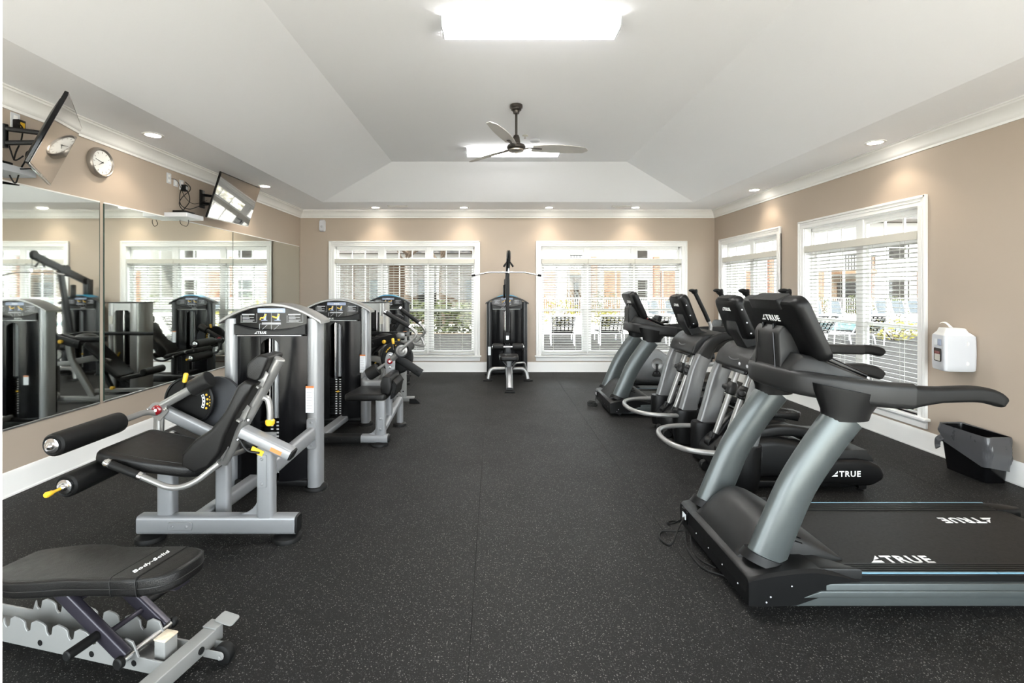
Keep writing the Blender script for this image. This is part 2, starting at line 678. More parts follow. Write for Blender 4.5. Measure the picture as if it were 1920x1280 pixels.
struct('sun_block_roof', b, M_ROOF)  # unseen overhang, added to keep sun patches off the floor

# ceiling: soffit ring, four slopes, raised flat
SX0, SX1, SY0, SY1 = -2.88, 3.375, 1.12, 8.10
FX0, FX1, FY0, FY1 = -1.50, 1.97, 2.30, 7.09
b = NB()
rings = []
for x0, x1, y0, y1, z in ((XL, XR, YF, YB, ZS), (SX0, SX1, SY0, SY1, ZS), (FX0, FX1, FY0, FY1, ZT)):
    rings.append([b.verts.new(p) for p in ((x0, y0, z), (x1, y0, z), (x1, y1, z), (x0, y1, z))])
for i in range(2):
    for j in range(4):
        b.faces.new((rings[i][j], rings[i][(j + 1) % 4], rings[i + 1][(j + 1) % 4], rings[i + 1][j]))
b.faces.new(rings[2])
me = finish(b, 3)
ceiling = link('ceiling', me, M_CEIL)
ceiling['kind'] = 'structure'
b = NB()
box2(b, (XL - 0.7, -1.3, 3.62), (XR + 0.7, YB + 0.7, 3.78))
struct('roof', b, M_ROOF)

# crown moulding and baseboards
CROWN = [(0, -0.145), (0.012, -0.145), (0.014, -0.125), (0.024, -0.118), (0.030, -0.100), (0.046, -0.062), (0.070, -0.036),
         (0.084, -0.028), (0.086, -0.014), (0.098, -0.010), (0.098, 0), (0, 0)]
BASE = [(0, 0), (0.026, 0), (0.026, 0.012), (0.018, 0.022), (0.016, 0.135), (0.012, 0.150), (0.010, 0.170), (0.004, 0.182), (0, 0.182)]


def moulding(name, p, q, inward, prof, z):
    b = NB()
    p, q = V(p), V(q)
    inn = V(inward)
    rings = []
    d = (q - p).normalized()
    for pt, s in ((p, 1), (q, -1)):
        rings.append([pt + inn * a + d * s * a + V((0, 0, z + c)) for a, c in prof])
    loft(b, rings)
    return struct(name, b, M_TRIM)


moulding('trim_1', (XL, YF, 0), (XL, YB, 0), (1, 0, 0), CROWN, ZS)
moulding('trim_2', (XL, YB, 0), (XR, YB, 0), (0, -1, 0), CROWN, ZS)
moulding('trim_3', (XR, YB, 0), (XR, YF, 0), (-1, 0, 0), CROWN, ZS)
moulding('trim_4', (XR, YF, 0), (XL, YF, 0), (0, 1, 0), CROWN, ZS)
moulding('baseboard_left', (XL, YF, 0), (XL, YB, 0), (1, 0, 0), BASE, 0)
moulding('baseboard_back', (XL, YB, 0), (XR, YB, 0), (0, -1, 0), BASE, 0)
moulding('baseboard_right', (XR, YB, 0), (XR, YF, 0), (-1, 0, 0), BASE, 0)


# ------------------------------------------------------------------ windows
def tf_back(a, dpt, z):          # along, depth outward, height -> room
    return V((a, YB + dpt, z))


def tf_right(a, dpt, z):
    return V((XR + dpt, a, z))


def tbox(b, tf, a0, a1, d0, d1, z0, z1, bev=0.0):
    p, q = tf(a0, d0, z0), tf(a1, d1, z1)
    lo = V([min(p[i], q[i]) for i in range(3)])
    hi = V([max(p[i], q[i]) for i in range(3)])
    box2(b, lo, hi, bev, 1)


def make_window(n, tf, a0, a1, nsec):
    w = struct_empty('window_%d' % n, tf((a0 + a1) / 2, 0, OZ0))

    def pt(name, args, m=M_TRIM, bev=0.0):
        b = NB()
        for g in args:
            tbox(b, tf, *g, bev=bev)
        return part(name, b, m, w)
    cw = 0.092
    # casing boards with a raised outer band
    for s, (e0, e1, f0, f1) in enumerate(((a0 - cw, a0 + 0.006, a0 - cw, a0 - cw + 0.026), (a1 - 0.006, a1 + cw, a1 + cw - 0.026, a1 + cw))):
        pt('side_casing', [(e0, e1, -0.020, 0.0, OZ0 - 0.012, OZ1 - 0.004), (f0, f1, -0.033, 0.0, OZ0 - 0.012, OZ1 + cw),
                           ((e0 + e1) / 2 - 0.006, (e0 + e1) / 2 + 0.006, -0.026, 0, OZ0 - 0.012, OZ1)], bev=0.004)
    pt('head_casing', [(a0 - cw + 0.026, a1 + cw - 0.026, -0.020, 0.0, OZ1 - 0.006, OZ1 + cw - 0.026), (a0 - cw + 0.002, a1 + cw - 0.002, -0.033, 0.0, OZ1 + cw - 0.026, OZ1 + cw),
                       (a0 - 0.03, a1 + 0.03, -0.026, 0, OZ1 + 0.034, OZ1 + 0.046)], bev=0.004)
    pt('sill', [(a0 - cw - 0.025, a1 + cw + 0.025, -0.055, 0.06, OZ0 - 0.03, OZ0)], bev=0.006)
    pt('apron', [(a0 - cw, a1 + cw, -0.020, 0.0, OZ0 - 0.105, OZ0 - 0.03), (a0 - cw, a1 + cw, -0.030, 0.0, OZ0 - 0.048, OZ0 - 0.03)], bev=0.004)
    # lined reveal
    pt('reveal', [(a0, a0 + 0.012, 0.0, WT, OZ0, OZ1), (a1 - 0.012, a1, 0.0, WT, OZ0, OZ1), (a0, a1, 0.0, WT, OZ1 - 0.012, OZ1), (a0, a1, 0.06, WT, OZ0, OZ0 + 0.012)])
    # frame, mullions, transom bar
    mw = 0.105
    sec = (a1 - a0 - 0.07 - mw * (nsec - 1)) / nsec
    zt0, zt1 = 2.095, 2.29
    fr = [(a0 + 0.012, a0 + 0.035, 0.085, 0.15, OZ0, OZ1), (a1 - 0.035, a1 - 0.012, 0.085, 0.15, OZ0, OZ1),
          (a0, a1, 0.085, 0.15, zt1, OZ1 - 0.01), (a0, a1, 0.085, 0.15, OZ0, OZ0 + 0.03)]
    pt('frame', fr, bev=0.003)
    pt('transom_bar', [(a0 + 0.03, a1 - 0.03, 0.08, 0.15, zt0 - 0.07, zt0)], bev=0.003)
    x = a0 + 0.035
    for i in range(nsec):
        x0, x1 = x, x + sec
        if i < nsec - 1:
            pt('mullion', [(x1, x1 + mw, 0.075, 0.15, OZ0 + 0.012, OZ1 - 0.012)], bev=0.004)
        x = x1 + mw
        zm = 1.145
        s = 0.035
        for nm, q0, q1, dd, mun in (('transom_sash', zt0, zt1, 0.0, 2), ('upper_sash', zm - 0.02, zt0 - 0.07, 0.02, 2), ('lower_sash', OZ0 + 0.03, zm + 0.025, 0.0, 0)):
            st = 0.022 if nm == 'transom_sash' else s
            dA, dB = 0.098 + dd, 0.122 + dd
            g = [(x0, x0 + st, dA, dB, q0, q1), (x1 - st, x1, dA, dB, q0, q1), (x0 + st, x1 - st, dA, dB, q0, q0 + st + (0.012 if nm == 'lower_sash' else 0)), (x0 + st, x1 - st, dA, dB, q1 - st, q1)]
            o = pt(nm, g, bev=0.002)
            gb = NB()
            tbox(gb, tf, x0 + st, x1 - st, dA + 0.010, dA + 0.014, q0 + st, q1 - st)
            part('pane', gb, M_GLASS, o)
            for k in range(mun):
                mx = x0 + st + (sec - 2 * st) * (k + 1) / 3
                gb = NB()
                tbox(gb, tf, mx - 0.009, mx + 0.009, dA + 0.002, dB - 0.002, q0 + st, q1 - st)
                part('muntin', gb, M_TRIM, o)
            if nm == 'lower_sash':
                gb = NB()
                mid = (x0 + x1) / 2
                tbox(gb, tf, mid - 0.03, mid + 0.03, dA - 0.012, dA, q1 - 0.006, q1 + 0.012, 0.004)
                part('sash_lock', gb, M_TRIM, o)
    return w


make_window(1, tf_back, *BACK_WIN[0], 3)
make_window(2, tf_back, *BACK_WIN[1], 3)
make_window(3, tf_right, *RIGHT_WIN[0], 2)
make_window(4, tf_right, *RIGHT_WIN[1], 2)


def make_blind(tf, a0, a1, label, tilt=14, group=None, bottom=0.375):
    """slatted blind hung inside the reveal"""
    base = tf((a0 + a1) / 2, 0.035, bottom)
    t = thing('window_blind', label, 'blind', base, group)
    b = NB()
    tbox(b, tf, a0, a1, -0.012, 0.004, 2.02, 2.105, 0.003)
    tbox(b, tf, a0, a0 + 0.010, 0.0, 0.05, 2.02, 2.105)
    tbox(b, tf, a1 - 0.010, a1, 0.0, 0.05, 2.02, 2.105)
    part('valance', b, M_VAL, t)
    b = NB()
    tbox(b, tf, a0 + 0.012, a1 - 0.012, 0.008, 0.058, 2.045, 2.095, 0.003)
    part('headrail', b, M_BLIND, t)
    b = NB()
    tbox(b, tf, a0 + 0.012, a1 - 0.012, 0.012, 0.060, bottom - 0.03, bottom - 0.008, 0.004)
    part('bottom_rail', b, M_BLIND, t)
    # one slat mesh, shared
    L = a1 - a0 - 0.03
    pitch, n = 0.0458, 36
    b = NB()
    sl = R(tilt)
    prof = []
    for k in range(5):
        q = -0.025 + 0.05 * k / 4
        prof.append((q * math.cos(sl), q * math.sin(sl) + 0.003 * (1 - (q / 0.025) ** 2)))
    ring = [(p, z + 0.0013) for p, z in prof] + [(p, z - 0.0013) for p, z in prof[::-1]]
    org = tf(0, 0, 0)
    rings = [[tf(s * L / 2, p, z) - org for p, z in ring] for s in (-1, 1)]
    loft(b, rings)
    me = finish(b)
    me.materials.append(M_BLIND)
    for i in range(n):
        o = link('slat', me, None, t)
        o.location = (0, 0, 0.008 + pitch * i)
    b = NB()
    m = max(2, round(L / 0.45))
    for k in range(m):
        aa = a0 + 0.015 + L * (k + 0.5) / m
        for dd in (0.010, 0.060):
            tbox(b, tf, aa - 0.0011, aa + 0.0011, dd - 0.0011, dd + 0.0011, bottom - 0.01, 2.05)
    part('ladder_cords', b, M_BLIND, t)
    return t


for wi, (a0, a1) in enumerate(BACK_WIN):
    s = (a1 - a0 - 0.028) / 3
    for k in range(3):
        nm = ['left end', 'middle', 'right end'][k]
        make_blind(tf_back, a0 + 0.014 + s * k + 0.002, a0 + 0.014 + s * (k + 1) - 0.002,
                   'white slatted blind at the %s of the %s' % (nm, ['back window behind the dark seated machine', 'back window behind the far treadmill'][wi]),
                   group='white slatted blinds', tilt=[[-9, -13, -16], [-8, -16, -14]][wi][k])
make_blind(tf_right, RIGHT_WIN[0][0] + 0.016, RIGHT_WIN[0][1] - 0.016, 'wide white slatted blind of the side window beside the wipe dispenser', group='white slatted blinds', tilt=-9)
make_blind(tf_right, RIGHT_WIN[1][0] + 0.016, RIGHT_WIN[1][1] - 0.016, 'wide white slatted blind of the side window in the far corner', group='white slatted blinds', tilt=-12)

# ------------------------------------------------------------------ mirrors on the left wall
MZ0, MZ1 = 0.505, 2.325
mirror_labels = ['wall mirror panel under the tilted black television by the clock',
                 'wall mirror panel below the farther television', 'wall mirror panel ending at the far corner of the room']
for k, (m0, m1, rot) in enumerate(((2.125, 4.375, 0.0), (4.43, 6.62, 0), (6.625, 8.88, 0))):
    t = thing('wall_mirror', mirror_labels[k], 'mirror', (XL, (m0 + m1) / 2, MZ0), 'mirror panels on the left wall')
    b = NB()
    box2(b, (XL + 0.002, m0, MZ0), (XL + 0.008, m1, MZ1))
    part('mirror_glass', b, M_MIRROR, t)
    b = NB()
    box2(b, (XL, m0 - 0.001, MZ0 - 0.012), (XL + 0.014, m1 + 0.001, MZ0 + 0.002), 0.002)
    part('bottom_channel', b, M_STEEL, t)
    for e0, e1 in ((m1 - 0.004, m1 + 0.002), (m0 - 0.002, m0 + 0.004)):
        b = NB()
        box2(b, (XL, e0, MZ0), (XL + 0.0085, e1, MZ1))
        part('polished_edge', b, M_EDGE, t)
    if k == 0:
        t.rotation_euler.z = R(-0.22)
    b = NB()
    box2(b, (XL, m0, MZ1), (XL + 0.011, m1, MZ1 + 0.012), 0.002)
    part('top_trim', b, M_TRIM, t)

# ------------------------------------------------------------------ ceiling lamps
def batten(y, label):
    x0, x1, z = -0.36, 0.885, ZT
    t = thing('ceiling_light', label, 'light', ((x0 + x1) / 2, y, z), 'fluorescent ceiling lights')
    b = NB()
    box2(b, (x0, y - 0.095, z - 0.016), (x1, y + 0.095, z), 0.003)
    part('housing', b, M_WHITE, t)
    b = NB()
    prof = [(-0.100, -0.012), (-0.098, -0.050), (-0.078, -0.076), (0.078, -0.076), (0.098, -0.050), (0.100, -0.012)]
    loft(b, [[V((x, y + p, z + q)) for p, q in prof] for x in (x0 + 0.012, x1 - 0.012)], caps=False)
    df = part('diffuser', b, M_TUBE, t)
    df.data.materials.append(M_TUBE_SIDE)          # the prismatic sides glow far less than the bottom
    for f in df.data.polygons:
        if abs(f.normal.z) < 0.9:
            f.material_index = 1
    for xx in (x0, x1 - 0.012):
        b = NB()
        prism(b, [(p, q) for p, q in prof], (xx + 0.006, y, z), (0, 1, 0), (0, 0, 1), 0.012, 0.003, 1)
        part('end_cap', b, M_WHITE, t)


batten(3.40, 'long lit fluorescent light at the top centre of the ceiling')
batten(6.47, 'long lit fluorescent light behind the ceiling fan')


def downlight(x, y, label):
    t = thing('recessed_light', label, 'light', (x, y, ZS), 'round recessed ceiling lights')
    b = NB()
    rev(b, (x, y, ZS - 0.006), (0, 0, 1), [(0.0, 0.066), (0.0, 0.088), (0.003, 0.092), (0.0058, 0.092)], 28, caps=False)
    part('trim_ring', b, M_TRIM, t)
    b = NB()
    rev(b, (x, y, ZS - 0.004), (0, 0, 1), [(0, 0.064), (0.002, 0.064)], 24)
    part('lamp_face', b, M_CAN, t)
    ld = bpy.data.lights.new('can_lamp', 'SPOT')
    ld.energy = CAN_WATTS
    ld.color = (1, 0.86, 0.68)
    ld.spot_size = R(110)
    ld.spot_blend = 0.6
    ld.shadow_soft_size = 0.05
    lo = bpy.data.objects.new('can_lamp', ld)
    COL.objects.link(lo)
    lo.location = (0, 0, -0.03)
    lo.parent = t


for x, y, l in ((-3.256, 4.593, 'round recessed light in the left soffit above the clock'), (-3.265, 6.866, 'round recessed light in the left soffit past the farther television'),
                (3.84, 4.826, 'round recessed light in the right soffit above the larger side window'), (3.87, 7.12, 'round recessed light in the right soffit toward the far corner'),
                (-2.12, 8.64, 'recessed light in the back soffit nearest the left wall'), (-0.53, 8.64, 'recessed light in the back soffit left of the cable machine'),
                (1.006, 8.64, 'recessed light in the back soffit right of the cable machine'), (2.56, 8.64, 'recessed light in the back soffit nearest the right wall'),
                (-3.25, 2.3, 'recessed light in the left soffit beside the doorway'), (3.85, 2.4, 'recessed light in the right soffit beside the doorway')):
    downlight(x, y, l)

for x0, x1, l in ((-1.86, -1.52, 'slotted ceiling air vent above the left back window'), (2.10, 2.43, 'slotted ceiling air vent above the right back window')):
    y0, y1 = 8.42, 8.56
    t = thing('ceiling_vent', l, 'vent', ((x0 + x1) / 2, 8.49, ZS), 'ceiling air vents')
    b = NB()
    for g in (((x0, y0), (x1, y0 + 0.02)), ((x0, y1 - 0.02), (x1, y1)), ((x0, y0), (x0 + 0.02, y1)), ((x1 - 0.02, y0), (x1, y1))):
        box2(b, (*g[0], ZS - 0.012), (*g[1], ZS - 0.0005), 0.002, 1)
    part('vent_frame', b, M_TRIM, t)
    b = NB()
    box2(b, (x0 + 0.02, y0 + 0.02, ZS - 0.003), (x1 - 0.02, y1 - 0.02, ZS - 0.001))
    part('dark_opening', b, M_DARK, t)
    for k in range(5):
        b = NB()
        yy = y0 + 0.032 + k * 0.019
        box(b, ((x0 + x1) / 2, yy, ZS - 0.007), (x1 - x0 - 0.04, 0.014, 0.002), 0, Matrix.Rotation(R(35), 4, 'X'))
        part('louvre', b, M_TRIM, t)

# smoke detector and sprinkler on the raised ceiling
b = NB()
rev(b, (0.525, 6.05, ZT), (0, 0, -1), [(0, 0.062), (0.012, 0.066), (0.026, 0.062), (0.036, 0.045), (0.038, 0.01)], 28)
solo('smoke_detector', b, M_WHITE, 'small round smoke detector on the ceiling behind the fan', 'detector', loc=(0.525, 6.05, ZT))
t = thing('fire_sprinkler', 'tiny brass sprinkler head on the ceiling beside the fan rod', 'sprinkler', (0.39, 5.89, ZT))
b = NB()
rev(b, (0.39, 5.89, ZT), (0, 0, -1), [(0, 0.036), (0.006, 0.036), (0.010, 0.028)], 20)
part('escutcheon', b, M_VAL, t)
b = NB()
rev(b, (0.39, 5.89, ZT - 0.01), (0, 0, -1), [(0, 0.008), (0.02, 0.006), (0.024, 0.016), (0.026, 0.016)], 14)
part('nozzle', b, M_RIM, t)

# ceiling fan
fx, fy = 0.235, 4.92
t = thing('ceiling_fan', 'dark bronze three-blade ceiling fan hanging on a thin rod', 'fan', (fx, fy, ZT))
b = NB()
rev(b, (fx, fy, ZT), (0, 0, -1), [(0, 0.064), (0.012, 0.066), (0.030, 0.064), (0.034, 0.054), (0.052, 0.052), (0.060, 0.036), (0.085, 0.030)], 28)
part('canopy', b, M_BRONZE, t)
b = NB()
cyl(b, (fx, fy, ZT - 0.08), (fx, fy, 3.06), 0.013, 14)
part('downrod', b, M_BRONZE, t)
b = NB()
rev(b, (fx, fy, 3.11), (0, 0, -1), [(0, 0.026), (0.02, 0.034), (0.085, 0.044), (0.092, 0.060), (0.10, 0.085), (0.118, 0.096), (0.132, 0.097), (0.142, 0.088), (0.150, 0.075)], 32)
part('motor_housing', b, M_BRONZE, t)
b = NB()
rev(b, (fx, fy, 2.962), (0, 0, -1), [(0, 0.080), (0.012, 0.076), (0.022, 0.050), (0.026, 0.024), (0.030, 0.022), (0.031, 0.005)], 28)
part('bottom_cap', b, M_RIM, t)
for k in range(3):
    a = R(10 + 120 * k)
    u = V((math.cos(a), math.sin(a), 0))
    s = V((-math.sin(a), math.cos(a), 0))
    c = V((fx, fy, 2.985))
    pit = R(-13)
    b = NB()
    rings = []
    for i in range(15):
        q = i / 14
        r = 0.17 + 0.60 * q
        w = 0.055 + 0.025 * math.sin(math.pi * min(1, q * 1.1)) if q < 0.93 else 0.055 * (1 - ((q - 0.93) / 0.07) ** 2) ** 0.5 + 0.012
        mid = c + u * r + V((0, 0, 0.012 * math.sin(q * 2.2)))
        d = s * math.cos(pit) + V((0, 0, math.sin(pit)))
        nrm = u.cross(d).normalized()
        rings.append([mid + d * w + nrm * 0.003, mid + d * w * 0.4 + nrm * 0.008, mid - d * w + nrm * 0.003, mid - d * w - nrm * 0.003, mid + d * w * 0.4 + nrm * 0.001, mid + d * w - nrm * 0.003])
    loft(b, rings)
    bl = part('blade', b, M_BLADE, t)
    b = NB()
    sweep(b, [c + u * 0.075 - V((0, 0, 0.012)), c + u * 0.14 + V((0, 0, 0.004)), c + u * 0.27 + V((0, 0, -0.002))], rrect(0.045, 0.010, 0.004), (0, 0, 1), [1.0, 0.8, 0.7])
    part('blade_bracket', b, M_BRONZE, bl)

# ------------------------------------------------------------------ televisions
def television(cx, cy, cz, yaw, tilt, roll, w, label, wy):
    h = w * 0.565
    n = V((math.cos(yaw) * math.cos(tilt), math.sin(yaw) * math.cos(tilt), -math.sin(tilt)))
    t0 = V((-math.sin(yaw), math.cos(yaw), 0))
    u0 = n.cross(t0)
    tt = t0 * math.cos(roll) + u0 * math.sin(roll)
    uu = n.cross(tt)
    c = V((cx, cy, cz))
    t = thing('television', label, 'television', c, 'wall televisions')
    b = NB()
    prism(b, rrect(w, h, 0.006), c - n * 0.012, tt, uu, 0.022, 0.003, 1)
    part('bezel', b, M_GLOSS, t)
    b = NB()
    prism(b, rrect(w - 0.02, h - 0.024, 0.003), c + n * 0.0002, tt, uu, 0.002)
    part('screen', b, M_SCREEN, t)
    b = NB()
    rings = []
    for dd, sx, sy, oy in ((0.020, 0.96, 0.95, 0), (0.034, 0.90, 0.86, -0.01), (0.058, 0.70, 0.62, -0.03), (0.062, 0.64, 0.55, -0.03)):
        rings.append([c - n * dd + tt * (p * sx) + uu * (q * sy + oy * h * 2) for p, q in rrect(w, h, 0.02)])
    loft(b, rings)
    part('back_shell', b, M_BLACK, t)
    b = NB()
    prism(b, [(-w / 2 + 0.004, -0.004), (w / 2 - 0.004, -0.004), (w / 2 - 0.004, 0.004), (-w / 2 + 0.004, 0.004)], c - uu * (h / 2 - 0.004) + n * 0.0006, tt, uu, 0.002)
    part('silver_strip', b, M_STEEL, t)
    # bracket: hung on the wall on its own
    bk = thing('television_bracket', 'black jointed wall bracket holding the ' + ('television by the clock' if cy < 4.5 else 'farther television'), 'bracket', (XL, wy, cz), 'television brackets')
    q = c - n * 0.071
    b = NB()
    prism(b, rrect(0.22, 0.20, 0.01), q - n * 0.006, tt, uu, 0.012, 0.002, 1)
    part('screen_plate', b, M_BLACK, bk)
    b = NB()
    box2(b, (XL, wy - 0.045, cz - 0.11), (XL + 0.018, wy + 0.045, cz + 0.11), 0.004)
    part('wall_plate', b, M_BLACK, bk)
    b = NB()
    mid = (V((XL + 0.02, wy, cz)) + q) / 2 + V((0, -0.10 if cy < 4.5 else 0.12, 0))
    for dz in (0.05, -0.05):
        bar(b, V((XL + 0.015, wy, cz + dz)), mid + V((0, 0, dz)), 0.035, 0.03)
        bar(b, mid + V((0, 0, dz)), q + V((0, 0, dz * 0.6)), 0.035, 0.03)
    cyl(b, mid - V((0, 0, 0.08)), mid + V((0, 0, 0.08)), 0.022, 14)
    part('swing_arm', b, M_BLACK, bk)


television(-3.1125, 3.4395, 2.578, 0.6463, 0.3747, 0.0232, 0.93, 'black flat television hung beside the clock, tilted edge-on', 3.42)
television(-3.262, 6.083, 2.647, 0.0297, 0.3150, 0.0183, 0.99, 'black flat television tilted down with bright window reflections', 5.92)


def shelf(y0, y1, z, label):
    b = NB()
    prism(b, rpoly([(0, y0), (0.25, y0 + 0.005), (0.25, y1 - 0.005), (0, y1)], 0.012), (XL, 0, z), (1, 0, 0), (0, 1, 0), 0.048, 0.003, 1)
    solo('wall_shelf', b, M_WHITE, label, 'shelf', 'small white wall shelves', loc=(XL, (y0 + y1) / 2, z))


shelf(5.24, 5.56, 2.352, 'small white floating shelf below the farther television')
shelf(3.10, 3.53, 2.375, 'small white floating shelf at the left picture edge')


def cable_box(y, z, label):
    t = thing('cable_box', label, 'box', (XL + 0.11, y, z), 'set-top boxes on the shelves')
    b = NB()
    box(b, (XL + 0.11, y, z + 0.0185), (0.13, 0.17, 0.035), 0.005)
    part('case', b, M_BLACK, t)
    b = NB()
    for k in range(6):
        box(b, (XL + 0.176, y - 0.05 + k * 0.02, z + 0.018), (0.003, 0.012, 0.012), 0)
    part('front_grille', b, M_DARK, t)


cable_box(5.40, 2.376, 'small black set-top box on the shelf below the farther television')
cable_box(3.34, 2.399, 'small black set-top box on the shelf at the left edge')


def wall_plate(y, z, label, h=0.115, plug=False):
    t = thing('wall_outlet', label, 'outlet', (XL, y, z), 'wall outlet plates')
    b = NB()
    box2(b, (XL, y - 0.036, z - h / 2), (XL + 0.008, y + 0.036, z + h / 2), 0.003)
    part('cover_plate', b, M_WHITE, t)
    b = NB()
    if h > 0.1:
        for s in (-1, 1):
            box2(b, (XL + 0.007, y - 0.017, z + s * 0.026 - 0.014), (XL + 0.0095, y + 0.017, z + s * 0.026 + 0.014), 0.002)
    else:
        box2(b, (XL + 0.007, y - 0.015, z - 0.02), (XL + 0.0095, y + 0.015, z + 0.02), 0.002)
    part('sockets', b, M_TRIM, t)


wall_plate(5.32, 2.765, 'tall white cable outlet plate, leftmost beside the farther television')
wall_plate(5.435, 2.735, 'short square white outlet plate between two taller plates', 0.075)
wall_plate(5.535, 2.735, 'white power outlet with a black plug, nearest the farther television')
wall_plate(3.61, 2.80, 'white power outlet with black adapter behind the near television')


def adapter(y, z, label):
    t = thing('power_adapter', label, 'adapter', (XL + 0.03, y, z), 'black power adapters')
    b = NB()
    box2(b, (XL + 0.010, y - 0.028, z - 0.045), (XL + 0.06, y + 0.028, z + 0.03), 0.006)
    part('case', b, M_BLACK, t)
    b = NB()
    box2(b, (XL + 0.0604, y - 0.018, z - 0.03), (XL + 0.0612, y + 0.018, z + 0.01))
    part('rating_label', b, M_YEL if y < 4 else M_LINE, t)


adapter(5.545, 2.71, 'black plug adapter in the outlet beside the farther television')
adapter(3.61, 2.775, 'black plug adapter with yellow label behind the near television')


def cable(pts, label, r=0.0042, m=M_RUB, group='loose black cables'):
    b = NB()
    tube(b, smooth_path(pts, 7), r, 7)
    return solo('cable', b, m, label, 'cable', group)


for k, (pp, lb) in enumerate(((((342, 352, 5.5), (350, 362, 5.5), (352, 378, 5.48), (342, 392, 5.46), (338, 400, 5.42), (346, 398, 5.38), (362, 400, 5.4)), 'black cable dropping from the adapter to the shelf box'),
                  (((338, 350, 5.48), (334, 366, 5.46), (336, 384, 5.45), (352, 392, 5.5), (372, 386, 5.58), (392, 384, 5.66)), 'black cable looping from the outlet to the farther television'),
                  (((344, 341, 5.5), (353, 350, 5.5), (352, 358, 5.48), (340, 368, 5.46), (333, 380, 5.44), (338, 392, 5.42), (352, 401, 5.42)), 'black cable curling beside the outlet above the shelf'),
                  (((318, 335, 5.33), (328, 338, 5.38), (336, 352, 5.42), (344, 370, 5.45), (360, 382, 5.52), (385, 376, 5.64)), 'thin black cable from the leftmost cable plate'),
                  (((334, 412, 5.30), (336, 420, 5.32), (346, 424, 5.34), (350, 418, 5.34), (350, 412, 5.34)), 'short black cable end hanging under the shelf'))):
    cable([P(*q) + V((0.02, 0, 0)) for q in pp], lb, 0.0045 if k < 3 else 0.003)
for k, (pp, lb) in enumerate(((((34, 231, 3.56), (42, 240, 3.55), (40, 262, 3.5), (30, 285, 3.46), (26, 300, 3.42)), 'black cable hanging from the near adapter'),
                  (((62, 280, 3.4), (50, 286, 3.4), (48, 300, 3.4), (38, 318, 3.42), (30, 342, 3.46), (22, 336, 3.45), (14, 318, 3.42)), 'black cable looping below the near television'),
                  (((16, 268, 3.42), (20, 282, 3.44), (28, 300, 3.46), (44, 292, 3.48)), 'short black cable behind the near television'),
                  (((14, 308, 3.4), (30, 316, 3.4), (58, 316, 3.4)), 'black cable running from the shelf to the near television'))):
    cable([P(*q) for q in pp], lb, 0.005)

# ------------------------------------------------------------------ wall clock
ky, kz = 4.378, 2.688
t = thing('wall_clock', 'round pewter-rimmed wall clock with a plain white face', 'clock', (XL, ky, kz))
b = NB()
rev(b, (XL, ky, kz), (1, 0, 0), [(0, 0.134), (0.030, 0.134), (0.042, 0.128), (0.046, 0.120), (0.042, 0.112), (0.030, 0.106)], 48)
part('rim', b, M_RIM, t)
b = NB()
rev(b, (XL + 0.02, ky, kz), (1, 0, 0), [(0, 0.110), (0.012, 0.110)], 40)
part('clock_face', b, M_FACE, t)
b = NB()
for k in range(12):
    a = R(30 * k)
    c = V((XL + 0.0335, ky + math.sin(a) * 0.090, kz + math.cos(a) * 0.090))
    rd = V((0, math.sin(a), math.cos(a)))
    sd = V((0, math.cos(a), -math.sin(a)))
    prism(b, [(-0.002, -0.009), (0.002, -0.009), (0.002, 0.009), (-0.002, 0.009)], c, sd, rd, 0.0012)
part('hour_marks', b, M_RIM, t)
for nm, ang, L, w in (('hour_hand', 236, 0.050, 0.004), ('minute_hand', 285, 0.078, 0.003)):
    a = R(ang)
    b = NB()
    rd = V((0, math.sin(a), math.cos(a)))
    sd = V((0, math.cos(a), -math.sin(a)))
    prism(b, [(-w, -0.012), (w, -0.012), (w * 0.4, L), (-w * 0.4, L)], V((XL + 0.036, ky, kz)), sd, rd, 0.002)
    part(nm, b, M_BLACK, t)

# white sensor on the back wall
t = thing('motion_sensor', 'small white motion sensor high in the left back corner', 'sensor', (-3.18, YB, 2.72))
b = NB()
loft(b, [[V((-3.18 + p * 0.055 * s, YB - d, 2.72 + q * 0.11 * s2)) for p, q in rrect(2, 2, 0.4)] for d, s, s2 in ((0, 1, 1), (0.035, 1, 1), (0.062, 0.8, 0.85))])
part('case', b, M_WHITE, t)
b = NB()
ball(b, (-3.18, YB - 0.06, 2.70), 0.022, 12)
part('lens', b, M_LINE, t)

# ------------------------------------------------------------------ wipe dispenser on the right wall
t = thing('wipe_dispenser', 'white wall dispenser with a wipe sticking out of its top', 'dispenser', (XR, 4.2, 0.83))
DA, DB = V((3.862, 4.11, 0)), V((3.945, 4.33, 0))          # the two room-side corners
du = (DB - DA).normalized()


def disp_ring(z, i, j=0.0):
    c = V((4.0, 4.21, 0))
    pts = rpoly([(DA.x, DA.y), (XR - 0.004, 4.075), (XR - 0.004, 4.35), (DB.x, DB.y)], 0.03, 4)
    return [V((min(c.x + (p - c.x) * (1 - i), XR - 0.004), c.y + (q - c.y) * (1 - i - j), z)) for p, q in pts]


b = NB()
loft(b, [disp_ring(z, i) for z, i in ((0.828, 0.10), (0.836, 0.04), (0.88, 0.015), (0.98, 0.0), (1.08, 0.008), (1.125, 0.025), (1.135, 0.06))])
part('body', b, M_WHITE, t)
b = NB()
loft(b, [disp_ring(z, i) for z, i in ((1.134, 0.06), (1.148, 0.16), (1.165, 0.30), (1.19, 0.38), (1.197, 0.42))])
part('lid', b, M_TRIM, t)


def on_front(name, q0, q1, z0, z1, m, lift, r=0.006, parent=t):
    b = NB()
    o = DA + V((-0.94, 0.34, 0)).normalized() * lift
    prism(b, rpoly([(q0, z0), (q1, z0), (q1, z1), (q0, z1)], r, 3), o, du, (0, 0, 1), 0.003)
    return part(name, b, m, parent)


